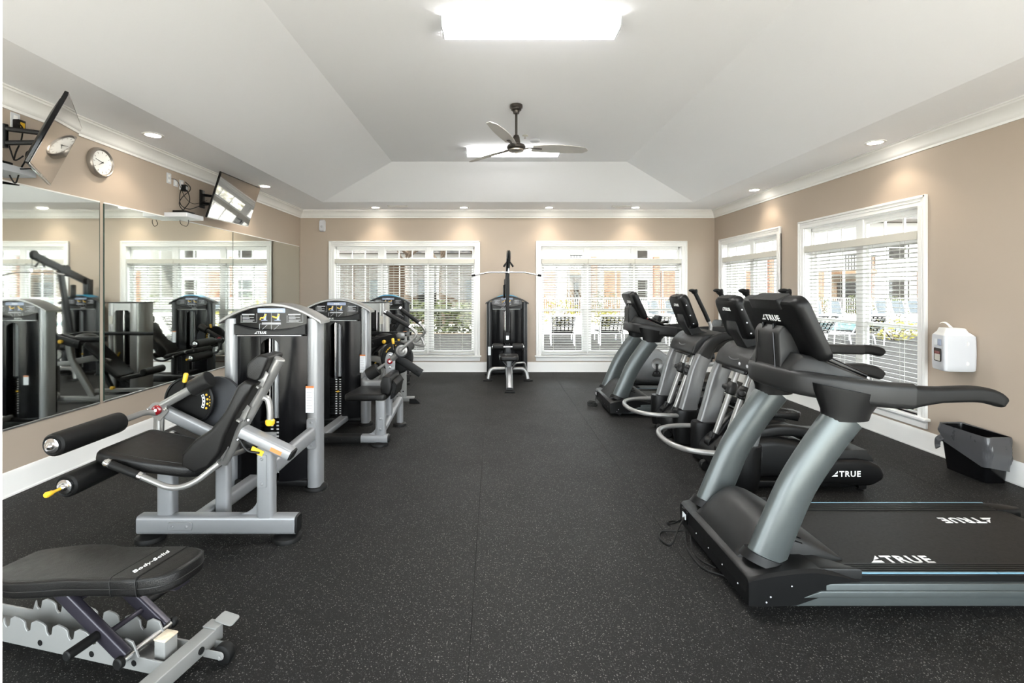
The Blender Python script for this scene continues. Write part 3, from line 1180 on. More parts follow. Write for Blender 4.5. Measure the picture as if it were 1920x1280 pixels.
wd = on_front('window', 0.045, 0.165, 0.905, 1.02, M_GLOSS, 0.004, 0.014)
on_front('wipe_roll', 0.062, 0.152, 0.912, 0.968, M_VAL, 0.0055, 0.006, wd)
on_front('red_band', 0.066, 0.150, 0.972, 0.994, M_RED, 0.0055, 0.003, wd)
on_front('blue_label', 0.05, 0.10, 1.045, 1.10, M_TAG, 0.004)
on_front('pale_label', 0.108, 0.16, 1.045, 1.10, M_STICK, 0.004)
for z in (0.90, 1.07):
    b = NB()
    prism(b, [(0, -0.016), (0.012, -0.010), (0.012, 0.010), (0, 0.016)], (4.03, 4.083, z), (1, 0, 0), (0, 0, 1), 0.014)
    part('latch', b, M_TRIM, t)
b = NB()
s = []
for k in range(9):
    q = k / 8
    s.append((V((4.0 - 0.045 * q, 4.19 + 0.06 * q, 1.193 + 0.05 * math.sin(q * 2.2))), 0.030 * (1 - q * 0.75)))
loft(b, [[c + V((0, -w * 0.6, w * 0.1)), c + V((0.012, 0, 0.006)), c + V((0, w * 0.6, 0)), c + V((-0.006, 0, -0.002))] for c, w in s])
part('wipe', b, M_TRIM, t)

# ------------------------------------------------------------------ waste bin with liner
t = thing('waste_bin', 'black rectangular waste bin with a grey plastic liner by the right wall', 'bin', (3.98, 3.98, 0))
b = NB()


def bin_ring(z, x0, x1, y0, y1, r=0.04):
    return [V((p, q, z)) for p, q in rpoly([(x0, y0), (x1, y0), (x1, y1), (x0, y1)], r, 4)]


outer = [bin_ring(z, 3.885 - 0.02 * z / 0.37, 4.06 + 0.015 * z / 0.37, 3.79 - 0.035 * z / 0.37, 4.13 + 0.045 * z / 0.37) for z in (0.002, 0.015, 0.2, 0.37)]
inner = [bin_ring(z, 3.891 - 0.02 * z / 0.37, 4.054 + 0.015 * z / 0.37, 3.796 - 0.035 * z / 0.37, 4.124 + 0.045 * z / 0.37) for z in (0.37, 0.02)]
loft(b, outer + inner)
part('bucket', b, M_GLOSS, t)
b = NB()
rng = random.Random(5)
N = 96
rings = []
loop = []
base = rpoly([(3.864, 3.754), (4.076, 3.754), (4.076, 4.176), (3.864, 4.176)], 0.045, 23)
cx, cy = 3.97, 3.975
low = []
for i, (p, q) in enumerate(base):
    a = math.atan2(q - cy, p - cx)
    low.append(0.20 + 0.03 * math.sin(2 * a + 0.8) + 0.012 * math.sin(9 * a) - 0.075 * math.exp(-((q - 3.78) / 0.13) ** 2) + (0.05 if q > 4.1 else 0))
noise_ = [[rng.uniform(-1, 1) for i in range(len(base))] for k in range(13)]
for k in range(13):
    f = k / 12
    ring = []
    for i, (p, q) in enumerate(base):
        a = math.atan2(q - cy, p - cx)
        env = math.sin(math.pi * min(1, f * 1.15)) ** 0.7
        fold = 0.007 * abs(math.sin(7.5 * a + 5.0 * f)) + 0.006 * math.sin(11 * a - 9 * f + 1.0) + 0.004 * abs(math.sin(19 * a + 7 * f)) + 0.0022 * noise_[k][i]
        out = 0.003 + fold * env
        dv = V((p - cx, q - cy, 0)).normalized()
        z = 0.376 + 0.006 * math.sin(7 * a) - f * (0.376 - low[i])
        shrink = -0.009 * f * (0.376 - low[i]) / 0.2
        ring.append(V((min(p + dv.x * (out + shrink), XR - 0.02), q + dv.y * (out + shrink), z + 0.004 * env * noise_[k][(i * 7) % len(base)])))
    rings.append(ring)
inn = []
for f in (0.0, 0.25, 0.5):
    inn.append([V((p + (cx - p) * (0.05 + 0.10 * f), q + (cy - q) * (0.03 + 0.06 * f), 0.372 - 0.22 * f + 0.004 * math.sin(13 * math.atan2(q - cy, p - cx)))) for p, q in base])
loft(b, inn[::-1] + rings, caps=False)
part('liner', b, M_LINER, t)
b = NB()
sweep(b, smooth_path([(3.875, 4.13, 0.27), (3.855, 4.16, 0.235), (3.858, 4.17, 0.19), (3.848, 4.155, 0.165)], 4), rrect(0.05, 0.012, 0.004), (1, 0, 0))
part('liner_knot', b, M_LINER, t)
# ================================================================== WEIGHT MACHINES
LIGHT = dict(col=M_SILVER, cap=M_SILVER2, frame=M_SILVER, tube=M_SILVER2)
DARKP = dict(col=M_GUN, cap=M_GUN, frame=M_GUN, tube=M_GUN)


def arch_z(x):
    """top of the tower's arched cap"""
    return 1.415 - 0.125 * (x / 0.375) ** 2


def tower(t, cx, yf, pal, blue=False, title=None, sticker=True, stack_shown=True):
    """weight-stack tower facing the viewer's side; yf = front of its columns"""
    W = 0.365
    for s in (-1, 1):
        b = NB()
        x = cx + s * (W - 0.05)
        sweep(b, [(x, yf + 0.075, 0.03), (x, yf + 0.075, arch_z(W - 0.05) - 0.015)], rrect(0.098, 0.15, 0.042, 5), (0, 1, 0))
        part('tower_column', b, pal['col'], t)
        b = NB()
        disc_foot(b, x, yf + 0.075, 0.088)
        part('foot', b, M_RUB, t)
    # arched cap
    b = NB()
    n = 24
    top = [(-0.385 + 0.77 * i / n, 0) for i in range(n + 1)]
    poly = [(x, arch_z(x) + 0.014) for x, _ in top] + [(x, arch_z(x) - 0.010) for x, _ in top[::-1]]
    prism(b, poly, (cx, yf + 0.085, 0), (1, 0, 0), (0, 0, 1), 0.21, 0.006, 2)
    cap = part('arched_cap', b, pal['cap'], t)
    if blue:
        b = NB()
        xs_ = [-0.19 + 0.38 * i / 14 for i in range(15)]
        poly = [(x, arch_z(x) + 0.0155 + 0.012 * (1 - (x / 0.19) ** 2)) for x in xs_] + [(x, arch_z(x) + 0.012) for x in xs_[::-1]]
        prism(b, poly, (cx, yf + 0.08, 0), (1, 0, 0), (0, 0, 1), 0.20, 0.003, 1)
        part('blue_insert', b, M_BLUE, cap)
    # header
    b = NB()
    xs_ = [-0.272 + 0.544 * i / 16 for i in range(17)]
    poly = [(-0.272, 1.185), (0.272, 1.185)] + [(x, arch_z(x) - 0.012) for x in xs_[::-1]]
    prism(b, poly, (cx, yf + 0.04, 0), (1, 0, 0), (0, 0, 1), 0.05, 0.004, 1)
    hd = part('header_panel', b, M_GLOSS, t)
    yh = yf + 0.0145

    def decal(name, poly, m, dy=0.0):
        b = NB()
        prism(b, [(cx + p, q) for p, q in poly], (0, yh - dy, 0), (1, 0, 0), (0, 0, 1), 0.0014)
        return part(name, b, m, hd)
    decal('title_strip', rpoly([(-0.105, 1.355), (0.105, 1.355), (0.105, 1.388), (-0.105, 1.388)], 0.006), M_TAG)
    b = NB()
    if title:
        text_bm(b, title, 0.0135, frame_m((cx, yh - 0.0014, 1.3665), (1, 0, 0), (0, 0, 1)), align='CENTER', bold=0.02, ext=0.0004)
    else:
        for k in range(3):
            prism(b, [(cx - 0.03 + k * 0.022, 1.367), (cx - 0.012 + k * 0.022, 1.367), (cx - 0.012 + k * 0.022, 1.376), (cx - 0.03 + k * 0.022, 1.376)], (0, yh - 0.0014, 0), (1, 0, 0), (0, 0, 1), 0.001)
    part('title_lettering', b, M_PRINT, hd)
    # two little exercise figures
    for s in (-1, 1):
        ox = cx + s * 0.050 - 0.005
        b = NB()
        for poly in ([(-0.022, 1.296), (0.024, 1.296), (0.024, 1.300), (-0.022, 1.300)], [(-0.004, 1.300), (0.014, 1.300), (0.018, 1.345), (0.002, 1.350)]):
            prism(b, [(ox + p, q) for p, q in poly], (0, yh - 0.0007, 0), (1, 0, 0), (0, 0, 1), 0.0014)
        part('machine_picture', b, M_TAG, hd)
        b = NB()
        knee = (-0.026, 1.318) if s < 0 else (-0.034, 1.326)
        for (a0, b0), (a1, b1), w in (((0.016, 1.346), (-0.004, 1.316), 0.005), ((-0.004, 1.316), knee, 0.005), (knee, (knee[0] - 0.004, knee[1] - (0.018 if s < 0 else -0.002)), 0.004)):
            dx, dz = a1 - a0, b1 - b0
            L = math.hypot(dx, dz) + 1e-6
            nx, nz = -dz / L * w, dx / L * w
            prism(b, [(ox + a0 + nx, b0 + nz), (ox + a1 + nx, b1 + nz), (ox + a1 - nx, b1 - nz), (ox + a0 - nx, b0 - nz)], (0, yh - 0.0016, 0), (1, 0, 0), (0, 0, 1), 0.0014)
        part('figure_picture', b, M_YEL, hd)
        # instruction block
        b = NB()
        bx = cx + (-0.235 if s < 0 else 0.115)
        for k, (w, z) in enumerate(((0.105, 1.343), (0.055, 1.330), (0.095, 1.320), (0.060, 1.310), (0.100, 1.300), (0.085, 1.291))):
            x0 = bx + (0.012 if k == 0 else 0.016)
            h = 0.0045 if k == 0 else 0.0018
            prism(b, [(x0, z - h), (x0 + w * 0.9, z - h), (x0 + w * 0.9, z + h), (x0, z + h)], (0, yh - 0.0006, 0), (1, 0, 0), (0, 0, 1), 0.0012)
        for (p0, q0, p1, q1) in ((bx, 1.282, bx + 0.125, 1.2836), (bx + 0.1235, 1.282, bx + 0.125, 1.350), (bx + 0.004, 1.286, bx + 0.0065, 1.336)):
            prism(b, [(p0, q0), (p1, q0), (p1, q1), (p0, q1)], (0, yh - 0.0006, 0), (1, 0, 0), (0, 0, 1), 0.0012)
        part('instruction_text', b, M_LINE, hd)
    b = NB()
    for (p0, q0, p1, q1) in ((-0.001, 1.275, 0.001, 1.355), (-0.072, 1.266, 0.072, 1.281), (-0.092, 1.222, -0.089, 1.272), (-0.092, 1.269, 0.0, 1.272), (-0.002, 1.222, 0.001, 1.272)):
        prism(b, [(cx + p0, q0), (cx + p1, q0), (cx + p1, q1), (cx + p0, q1)], (0, yh - 0.0006, 0), (1, 0, 0), (0, 0, 1), 0.0012)
    for p in (-0.075, 0.015):
        prism(b, [(cx + p, 1.226), (cx + p + 0.004, 1.226), (cx + p + 0.044, 1.262), (cx + p + 0.040, 1.262)], (0, yh - 0.0006, 0), (1, 0, 0), (0, 0, 1), 0.0012)
    part('grid_print', b, M_LINE, hd)
    # dished tray lip
    b = NB()
    pts = []
    for i in range(17):
        q = -1 + 2 * i / 16
        pts.append((cx + 0.268 * q, yf + 0.004 - 0.020 * (1 - q * q), 1.222 + 0.045 * q * q))
    sweep(b, pts, rrect(0.030, 0.010, 0.004), (0, 0, 1))
    poly = [(cx + 0.268 * (-1 + 2 * i / 16), 1.222 + 0.045 * (-1 + 2 * i / 16) ** 2) for i in range(17)]
    prism(b, poly + [(cx + 0.268, 1.192), (cx - 0.268, 1.192)], (0, yf - 0.002, 0), (1, 0, 0), (0, 0, 1), 0.026, 0.003, 1)
    part('tray_lip', b, M_DARK, t)
    b = NB()
    logo(b, (cx - 0.115, yf - 0.0155, 1.1985), (1, 0, 0), (0, 0, 1), 0.0175)
    part('lettering', b, M_PRINT, t, 'white printed lettering')
    b = NB()
    box2(b, (cx - 0.255, yf - 0.006, 1.180), (cx + 0.235, yf + 0.02, 1.188), 0.003)
    part('chrome_trim', b, M_STEEL, t)
    # shroud: two bowed panels either side of the slot, arch above the slot
    zb, zt = 0.085, 1.178
    for s in (-1, 1):
        prof = []
        for i in range(9):
            q = i / 8
            x = s * (0.268 - (0.268 - 0.070) * q)
            prof.append((cx + x, yf + 0.035 - 0.050 * math.sin(q * math.pi * 0.55)))
        prof.append((cx + s * 0.070, yf + 0.03))
        inner_ = [(p, q + 0.03) for p, q in prof[:-1]][::-1]
        inner_ = [(cx + s * 0.268, yf + 0.065), (cx + s * 0.075, yf + 0.065)][::-1]
        ringp = prof + inner_
        b = NB()
        loft(b, [[V((p, q, z)) for p, q in ringp] for z in (zb, zt)])
        part('shroud_panel', b, M_SHROUD, t)
    b = NB()
    poly = [(-0.071, zt), (-0.071, 1.09)]
    poly += [(-0.071 * math.cos(math.pi * i / 12), 1.09 + 0.071 * math.sin(math.pi * i / 12)) for i in range(1, 12)]
    poly += [(0.071, 1.09), (0.071, zt)]
    prism(b, poly, (cx, yf + 0.005, 0), (1, 0, 0), (0, 0, 1), 0.03, 0.002, 1)
    part('arch_panel', b, M_SHROUD, t)
    b = NB()
    for s in (-1, 1):
        box2(b, (cx + s * 0.27 - 0.006, yf + 0.06, 0.09), (cx + s * 0.27 + 0.006, yf + 0.24, 1.27))
    box2(b, (cx - 0.27, yf + 0.225, 0.09), (cx + 0.27, yf + 0.24, 1.29))
    part('rear_shroud', b, M_SHROUD, t)
    # guide rods, centre tube, weight plates
    b = NB()
    cyl(b, (cx - 0.030, yf + 0.055, 0.52), (cx - 0.030, yf + 0.055, 1.20), 0.009, 12)
    part('guide_rod', b, M_CHROME, t)
    b = NB()
    cyl(b, (cx - 0.048, yf + 0.15, 0.09), (cx - 0.048, yf + 0.15, 1.28), 0.010, 12)
    part('guide_rod', b, M_CHROME, t)
    b = NB()
    cyl(b, (cx + 0.020, yf + 0.066, 0.55), (cx + 0.020, yf + 0.066, 1.20), 0.034, 18)
    part('rear_tube', b, M_SILVER, t)
    b = NB()
    cyl(b, (cx + 0.012, yf + 0.026, 0.52), (cx + 0.012, yf + 0.026, 1.20), 0.004, 8)
    part('cable', b, M_RUB, t)
    n = 15
    b = NB()
    box2(b, (cx - 0.14, yf + 0.075, 0.0), (cx + 0.14, yf + 0.17, 0.0255), 0.003, 1)
    bmesh.ops.translate(b, vec=(-cx, -yf, 0), verts=b.verts[:])
    me = finish(b)
    me.materials.append(M_BLACK)
    b = NB()
    for q_ in (-0.022, 0.022):
        prism(b, rrect(0.020, 0.012, 0.003), (q_, 0.0745, 0.0128), (1, 0, 0), (0, 0, 1), 0.0015)
    md = finish(b)
    md.materials.append(M_PRINT)
    off = V((cx, yf, 0)) - wpos(t)
    for k in range(n):
        o = link('weight_plate', me, None, t)
        o.location = off + V((0, 0, 0.112 + k * 0.0275))
        q = link('number_label', md, None, o)
    b = NB()
    cyl(b, (cx + 0.0, yf + 0.085, 0.376), (cx, yf + 0.045, 0.376), 0.010, 12, 0.002)
    box2(b, (cx - 0.02, yf + 0.043, 0.370), (cx + 0.02, yf + 0.055, 0.382), 0.003)
    part('selector_pin', b, M_YEL, t)
    # pan at the bottom
    b = NB()
    box2(b, (cx - 0.275, yf + 0.0, 0.04), (cx + 0.275, yf + 0.23, 0.088), 0.008)
    part('base_pan', b, M_BLACK, t)
    if sticker:
        x = cx + W - 0.068
        b = NB()
        prism(b, rrect(0.062, 0.20, 0.003), (x, yf - 0.0008, 0.70), (1, 0, 0), (0, 0, 1), 0.0014)
        st = part('warning_sticker', b, M_STICK, t)
        b = NB()
        prism(b, rrect(0.062, 0.016, 0.002), (x, yf - 0.0018, 0.794), (1, 0, 0), (0, 0, 1), 0.0014)
        part('orange_header', b, M_ORANGE, st)
        b = NB()
        for k in range(8):
            prism(b, [(x - 0.024, 0.772 - k * 0.02), (x + 0.02 - 0.006 * (k % 3), 0.772 - k * 0.02), (x + 0.02 - 0.006 * (k % 3), 0.776 - k * 0.02), (x - 0.024, 0.776 - k * 0.02)], (0, yf - 0.0017, 0), (1, 0, 0), (0, 0, 1), 0.001)
        part('small_print', b, M_LINE, st)


def pad_profile(b, poly, y0, y1, bev=0.022, seg=4):
    """cushion: outline in x-z pushed from y0 to y1"""
    prism(b, poly, (0, (y0 + y1) / 2, 0), (1, 0, 0), (0, 0, 1), y1 - y0, bev, seg)


def roller(t, x, z, y0, y1, r=0.064, m=None, knob=False):
    b = NB()
    rev(b, (x, y0, z), (0, 1, 0), [(0.012, r * 0.55), (0.0, r * 0.82), (0.010, r * 0.97), (0.03, r), (y1 - y0 - 0.03, r), (y1 - y0 - 0.008, r * 0.96), (y1 - y0, r * 0.8)], 30)
    ro = part('roller_pad', b, M_FOAM, t)
    b = NB()
    for k in range(26):
        a = 2 * math.pi * k / 26
        q = V((math.cos(a), 0, math.sin(a)))
        s = V((-math.sin(a), 0, math.cos(a)))
        c = V((x, y0 + 0.004, z))
        loft(b, [[c + q * r * 0.70 + s * 0.0022, c + q * r * 0.70 - s * 0.0022, c + q * r * 0.70 - V((0, 0.003, 0))],
                 [c + q * r * 0.96 + s * 0.0022 + V((0, 0.010, 0)), c + q * r * 0.96 - s * 0.0022 + V((0, 0.010, 0)), c + q * r * 0.96 + V((0, 0.004, 0))]])
    part('gathered_seam', b, M_RUB, ro)
    b = NB()
    rev(b, (x, y0 + 0.006, z), (0, -1, 0), [(0, r * 0.62), (0.012, r * 0.62), (0.014, r * 0.55), (0.015, r * 0.34), (0.026, r * 0.30), (0.034, r * 0.18), (0.036, 0.003)], 26)
    part('end_cap', b, M_CHROME, ro)
    if knob:
        b = NB()
        rev(b, (x, y0 - 0.028, z), V((-0.12, -1, -0.05)), [(0, 0.008), (0.035, 0.008), (0.045, 0.013), (0.070, 0.016), (0.078, 0.012), (0.079, 0.004)], 18)
        part('pull_knob', b, M_YEL, ro)


def bolts(b, pts, axis, r=0.009, h=0.008):
    for p in pts:
        rev(b, p, axis, [(0, r), (h * 0.6, r), (h, r * 0.6)], 10)


def leg_machine(name, label, ox, oy, pal, blue, title, group=None):
    """seated leg machine: user faces the mirror; tower behind the seat"""
    t = thing(name, label, 'exercise machine', (-1.75, 3.1, 0), group)
    F, T = pal['frame'], pal['tube']
    tower(t, -1.685, 3.63, pal, blue, title)
    # floor frame
    b = NB()
    sweep(b, [(-2.165, 2.95, 0.098), (-1.205, 2.95, 0.098)], rrect(0.085, 0.112, 0.022, 4), (0, 0, 1))
    part('cross_beam', b, F, t)
    for x0, x1 in ((-2.168, -2.175), (-1.202, -1.192)):
        b = NB()
        sweep(b, [(x0, 2.95, 0.098), (x1, 2.95, 0.098)], rrect(0.083, 0.110, 0.022, 4), (0, 0, 1), [1, 0.9])
        part('beam_end_cap', b, M_RUB, t)
    for x in (-2.105, -1.265):
        b = NB()
        disc_foot(b, x, 2.95, 0.085)
        part('foot', b, M_RUB, t)
    b = NB()
    sweep(b, [(-1.84, 2.97, 0.095), (-1.80, 3.68, 0.095)], rrect(0.085, 0.085, 0.02, 3), (0, 0, 1))
    part('floor_rail', b, F, t)
    b = NB()
    prism(b, rrect(0.145, 0.048, 0.008), (-1.897, 2.905, 0.098), (1, 0, 0), (0, 0, 1), 0.008, 0.002, 1)
    bolts(b, [(-1.94, 2.902, 0.098), (-1.855, 2.902, 0.098)], (0, -1, 0))
    part('bolt_plate', b, F, t)
    # near upright with face plate and gusset
    b = NB()
    sweep(b, [(-1.392, 2.95, 0.14), (-1.392, 2.95, 0.645)], rrect(0.100, 0.078, 0.022, 4), (0, 1, 0))
    part('upright', b, F, t)
    b = NB()
    prism(b, rrect(0.056, 0.20, 0.008), (-1.402, 2.909, 0.43), (1, 0, 0), (0, 0, 1), 0.008, 0.002, 1)
    bolts(b, [(-1.402, 2.906, 0.355), (-1.402, 2.906, 0.505)], (0, -1, 0))
    part('bolt_plate', b, F, t)
    b = NB()
    arc = [(-1.44, 0.15), (-1.56, 0.15)] + [(-1.56 + 0.12 * math.sin(R(a)), 0.155 + 0.12 * (1 - math.cos(R(a)))) for a in range(10, 91, 16)]
    prism(b, arc, (0, 2.95, 0), (1, 0, 0), (0, 0, 1), 0.012, 0.002, 1)
    part('gusset', b, F, t)
    # rear upright under the seat
    b = NB()
    sweep(b, [(-2.013, 2.97, 0.14), (-2.013, 2.97, 0.47)], rrect(0.098, 0.078, 0.02, 4), (0, 1, 0))
    part('upright', b, F, t)
    b = NB()
    sweep(b, fillet([(-1.742, 3.10, 0.08), (-1.742, 3.10, 0.46), (-1.90, 3.05, 0.52)], 0.1), rrect(0.088, 0.06, 0.02, 3), (0, 1, 0))
    part('curved_post', b, F, t)
    # back slide rail with black end
    a0, a1 = V((-1.49, 2.86, 0.690)), V((-1.200, 2.86, 0.552))
    b = NB()
    sweep(b, [a0, a1], rrect(0.092, 0.064, 0.016, 3), (0, 0, 1))
    part('slide_rail', b, F, t)
    d = (a1 - a0).normalized()
    b = NB()
    sweep(b, [a1, a1 + d * 0.010], rrect(0.090, 0.062, 0.016, 3), (0, 0, 1), [1, 0.9])
    part('rail_end_cap', b, M_RUB, t)
    b = NB()
    up = V((-d.z, 0, d.x))
    dn = -up
    prism(b, [(0.105, -0.066), (0.180, -0.066), (0.180, -0.034), (0.105, -0.034)], a0 - V((0, 0.048, 0)), d, up, 0.006, 0.001, 1)
    part('yellow_label', b, M_YEL, t)
    b = NB()
    prism(b, [(0.205, -0.016), (0.275, -0.016), (0.275, 0.006), (0.205, 0.006)], a0 - V((0, 0.0465, 0)), d, up, 0.002)
    part('orange_label', b, M_ORANGE, t)
    b = NB()
    tube(b, [a0 + d * 0.02 + dn * 0.03 - V((0, 0.05, 0)), a0 + d * 0.09 + dn * 0.07 - V((0, 0.06, 0)), a0 + d * 0.16 + dn * 0.05 - V((0, 0.055, 0))], 0.007, 8, 0.03)
    box(b, a0 + d * 0.07 + dn * 0.045, (0.10, 0.07, 0.05), 0.01)
    part('lock_lever', b, M_BLACK, t)
    # brace to the tower column
    b = NB()
    sweep(b, [(-1.372, 2.98, 0.432), (-1.372, 3.62, 0.445)], rrect(0.062, 0.098, 0.018, 3), (0, 0, 1))
    part('tower_brace', b, F, t)
    b = NB()
    prism(b, rpoly([(-0.036, -0.115), (0.036, -0.115), (0.036, 0.115), (-0.036, 0.115)], 0.02), (-1.372, 3.622, 0.445), (1, 0, 0), (0, 0, 1), 0.016, 0.003, 1)
    bolts(b, [(-1.372, 3.612, 0.53), (-1.372, 3.612, 0.362)], (0, -1, 0), 0.011, 0.01)
    part('brace_bracket', b, F, t)
    # seat
    ang = math.atan2(-0.11, 0.53)
    u = V((math.cos(ang), 0, math.sin(ang)))
    w = V((-math.sin(ang), 0, math.cos(ang)))
    o = V((-2.30, 2.99, 0.605)) - w * 0.035
    b = NB()
    prism(b, rpoly([(0.0, -0.235), (0.30, -0.235), (0.55, -0.19), (0.62, -0.10), (0.62, 0.10), (0.55, 0.19), (0.30, 0.235), (0.0, 0.235)], 0.06, 5), o, u, (0, 1, 0), 0.072, 0.024, 4)
    seat = part('seat_pad', b, M_LEATH, t)
    b = NB()
    pts = [o + u * p + V((0, q, 0)) + w * 0.0365 for p, q in rpoly([(0.035, -0.20), (0.30, -0.20), (0.53, -0.16), (0.53, 0.16), (0.30, 0.20), (0.035, 0.20)], 0.05, 4)]
    tube(b, pts, 0.0022, 5, closed=True)
    part('seat_stitching', b, M_DARK, seat)
    # backrest: contoured pad, headrest, tube and brackets
    front = [(-1.745, 0.452), (-1.829, 0.494), (-1.822, 0.57), (-1.745, 0.655), (-1.655, 0.712), (-1.574, 0.815), (-1.496, 0.970), (-1.456, 0.998)]
    back = [(-1.395, 0.978), (-1.44, 0.90), (-1.506, 0.795), (-1.565, 0.68), (-1.60, 0.575), (-1.66, 0.49)]
    b = NB()
    pad_profile(b, front + back, 2.80, 3.10, 0.022, 4)
    part('back_pad', b, M_LEATH, t)
    b = NB()
    pad_profile(b, rpoly([(-1.468, 1.005), (-1.462, 1.09), (-1.395, 1.145), (-1.33, 1.13), (-1.385, 1.00), (-1.41, 0.985)], 0.02, 3), 2.845, 3.055, 0.018, 4)
    part('head_pad', b, M_LEATH, t)
    b = NB()
    tube(b, [(-1.665, 2.95, 0.47), (-1.315, 2.95, 1.105)], 0.036, 20)
    rev(b, (-1.315, 2.95, 1.105), (0.35, 0, 0.635), [(0, 0.036), (0.004, 0.034), (0.008, 0.02)], 20)
    part('back_tube', b, T, t)
    td = V((0.35, 0, 0.635)).normalized()
    tn = V((-td.z, 0, td.x))
    for q in (0.10, 0.37, 0.60):
        c = V((-1.665, 2.888, 0.47)) + td * q + tn * 0.012
        b = NB()
        prism(b, [(-0.055, -0.03), (0.035, -0.022), (0.055, 0.042), (0.0, 0.034), (-0.055, 0.046)], c, td, tn, 0.012, 0.003, 1)
        prism(b, [(-0.058, -0.02), (-0.046, -0.02), (-0.046, 0.046), (-0.058, 0.046)], c - V((0, 0.018, 0)), td, tn, 0.045, 0.002, 1)
        bolts(b, [c + tn * 0.010 - V((0, 0.006, 0))], (0, -1, 0), 0.010, 0.009)
        part('pad_bracket', b, T, t)
    b = NB()
    tube(b, [(-1.45, 2.95, 0.86), (-1.388, 2.95, 0.872), (-1.372, 2.95, 0.80), (-1.372, 2.95, 0.715)], 0.019, 12, 0.05)
    part('release_tube', b, T, t)
    b = NB()
    rev(b, (-1.372, 2.95, 0.735), (0, 0, -1), [(0, 0.021), (0.008, 0.028), (0.030, 0.026), (0.038, 0.020)], 16)
    part('release_grip', b, M_YEL, t)
    for bp in ((-1.486, 2.905, 0.742), (-1.548, 2.905, 0.625)):
        b = NB()
        bolts(b, [bp], (0.5, -0.8, 0.2), 0.010, 0.018)
        part('clamp_bolt', b, M_CHROME, t)
    # yoke handles either side of the seat
    for s, yy, dz in ((-1, 2.715, 0.0), (1, 3.262, 0.0)):
        b = NB()
        tube(b, [(-2.20, yy, 0.556 + dz), (-1.98, yy, 0.470 + dz), (-1.82, yy, 0.402 + dz), (-1.70, yy, 0.430 + dz), (-1.58, yy + 0.05 * -s, 0.53)], 0.0165, 12, 0.06)
        part('seat_yoke', b, T, t)
        b = NB()
        tube(b, [(-2.165, yy, 0.5425 + dz), (-2.005, yy, 0.480 + dz)], 0.022, 14)
        part('hand_grip', b, M_RUB, t)
        for q in (-2.18, -1.995):
            b = NB()
            f = (q + 2.20) / 0.22
            tube(b, [(q - 0.010, yy, 0.556 - 0.086 * f + 0.004), (q + 0.010, yy, 0.556 - 0.086 * f - 0.004)], 0.0245, 14)
            part('grip_collar', b, M_CHROME, t)
    # rollers and their arms
    roller(t, -2.39, 0.686, 2.60, 3.07)
    roller(t, -2.32, 0.464, 2.60, 3.12, knob=True)
    b = NB()
    tube(b, [(-2.39, 3.06, 0.686), (-2.39, 3.30, 0.690), (-2.35, 3.37, 0.665)], 0.020, 14, 0.07)
    part('upper_roller_arm', b, T, t)
    b = NB()
    tube(b, [(-2.32, 3.10, 0.464), (-2.32, 3.33, 0.464), (-2.345, 3.37, 0.55), (-2.35, 3.375, 0.66)], 0.020, 14, 0.06)
    sweep(b, [(-2.35, 3.37, 0.50), (-2.345, 3.37, 0.68)], rrect(0.07, 0.02, 0.006), (0, 1, 0))
    part('lower_roller_arm', b, T, t)
    # pivot plate, red hub
    b = NB()
    prism(b, rpoly([(-0.085, 0.0), (-0.03, 0.055), (0.05, 0.045), (0.075, -0.01), (0.01, -0.085), (-0.03, -0.06)], 0.02), (-2.345, 3.36, 0.69), (1, 0, 0), (0, 0, 1), 0.012, 0.003, 1)
    pv = part('pivot_plate', b, T, t)
    b = NB()
    bolts(b, [(-2.41, 3.354, 0.693), (-2.285, 3.354, 0.70)], (0, -1, 0), 0.013, 0.02)
    part('plate_bolts', b, M_CHROME, pv)
    b = NB()
    rev(b, (-2.347, 3.354, 0.692), (0, -1, 0), [(0, 0.034), (0.012, 0.034), (0.018, 0.028), (0.020, 0.014)], 24)
    part('red_hub', b, M_RED, pv)
    b = NB()
    prism(b, rrect(0.018, 0.018, 0.004), (-2.347, 3.333, 0.692), (1, 0, 0), (0, 0, 1), 0.003)
    part('hub_mark', b, M_PRINT, pv)
    b = NB()
    sweep(b, [(-2.335, 3.40, 0.675), (-1.80, 3.40, 0.415)], rrect(0.062, 0.085, 0.02, 3), (0, 0, 1))
    part('side_arm', b, F, t)
    # counterweight
    cd = V((0.30, 0, 0.17)).normalized()
    c0 = V((-2.33, 3.38, 0.715))
    b = NB()
    tube(b, [c0, c0 + cd * 0.27], 0.030, 16)
    box(b, c0 + cd * 0.26 + V((0, -0.0, 0.03)), (0.06, 0.05, 0.05), 0.01)
    part('counterweight_arm', b, T, t)
    b = NB()
    cyl(b, c0 + cd * 0.245, c0 + cd * 0.385, 0.060, 30, 0.004)
    part('counterweight', b, M_DARK, t)
    # range-of-motion disc
    b = NB()
    rev(b, (-2.20, 3.49, 0.725), (0, -1, 0), [(0, 0.172), (0.004, 0.180), (0.022, 0.180), (0.028, 0.172), (0.028, 0.165), (0.020, 0.160), (0.020, 0.01)], 48)
    dsc = part('range_disc', b, M_BLACK, t)
    b = NB()
    pa = [(0.118 * math.cos(R(a)), 0.118 * math.sin(R(a))) for a in range(-26, 27, 4)]
    pb = [(0.098 * math.cos(R(a)), 0.098 * math.sin(R(a))) for a in range(26, -27, -4)]
    prism(b, pa + pb, (-2.20, 3.4685, 0.725), (1, 0, 0), (0, 0, 1), 0.002)
    part('white_scale', b, M_STICK, dsc)
    b = NB()
    for a in (-22, -8, 6, 20):
        rev(b, (-2.20 + 0.135 * math.cos(R(a)), 3.469, 0.725 + 0.135 * math.sin(R(a))), (0, -1, 0), [(0, 0.008), (0.001, 0.008)], 12)
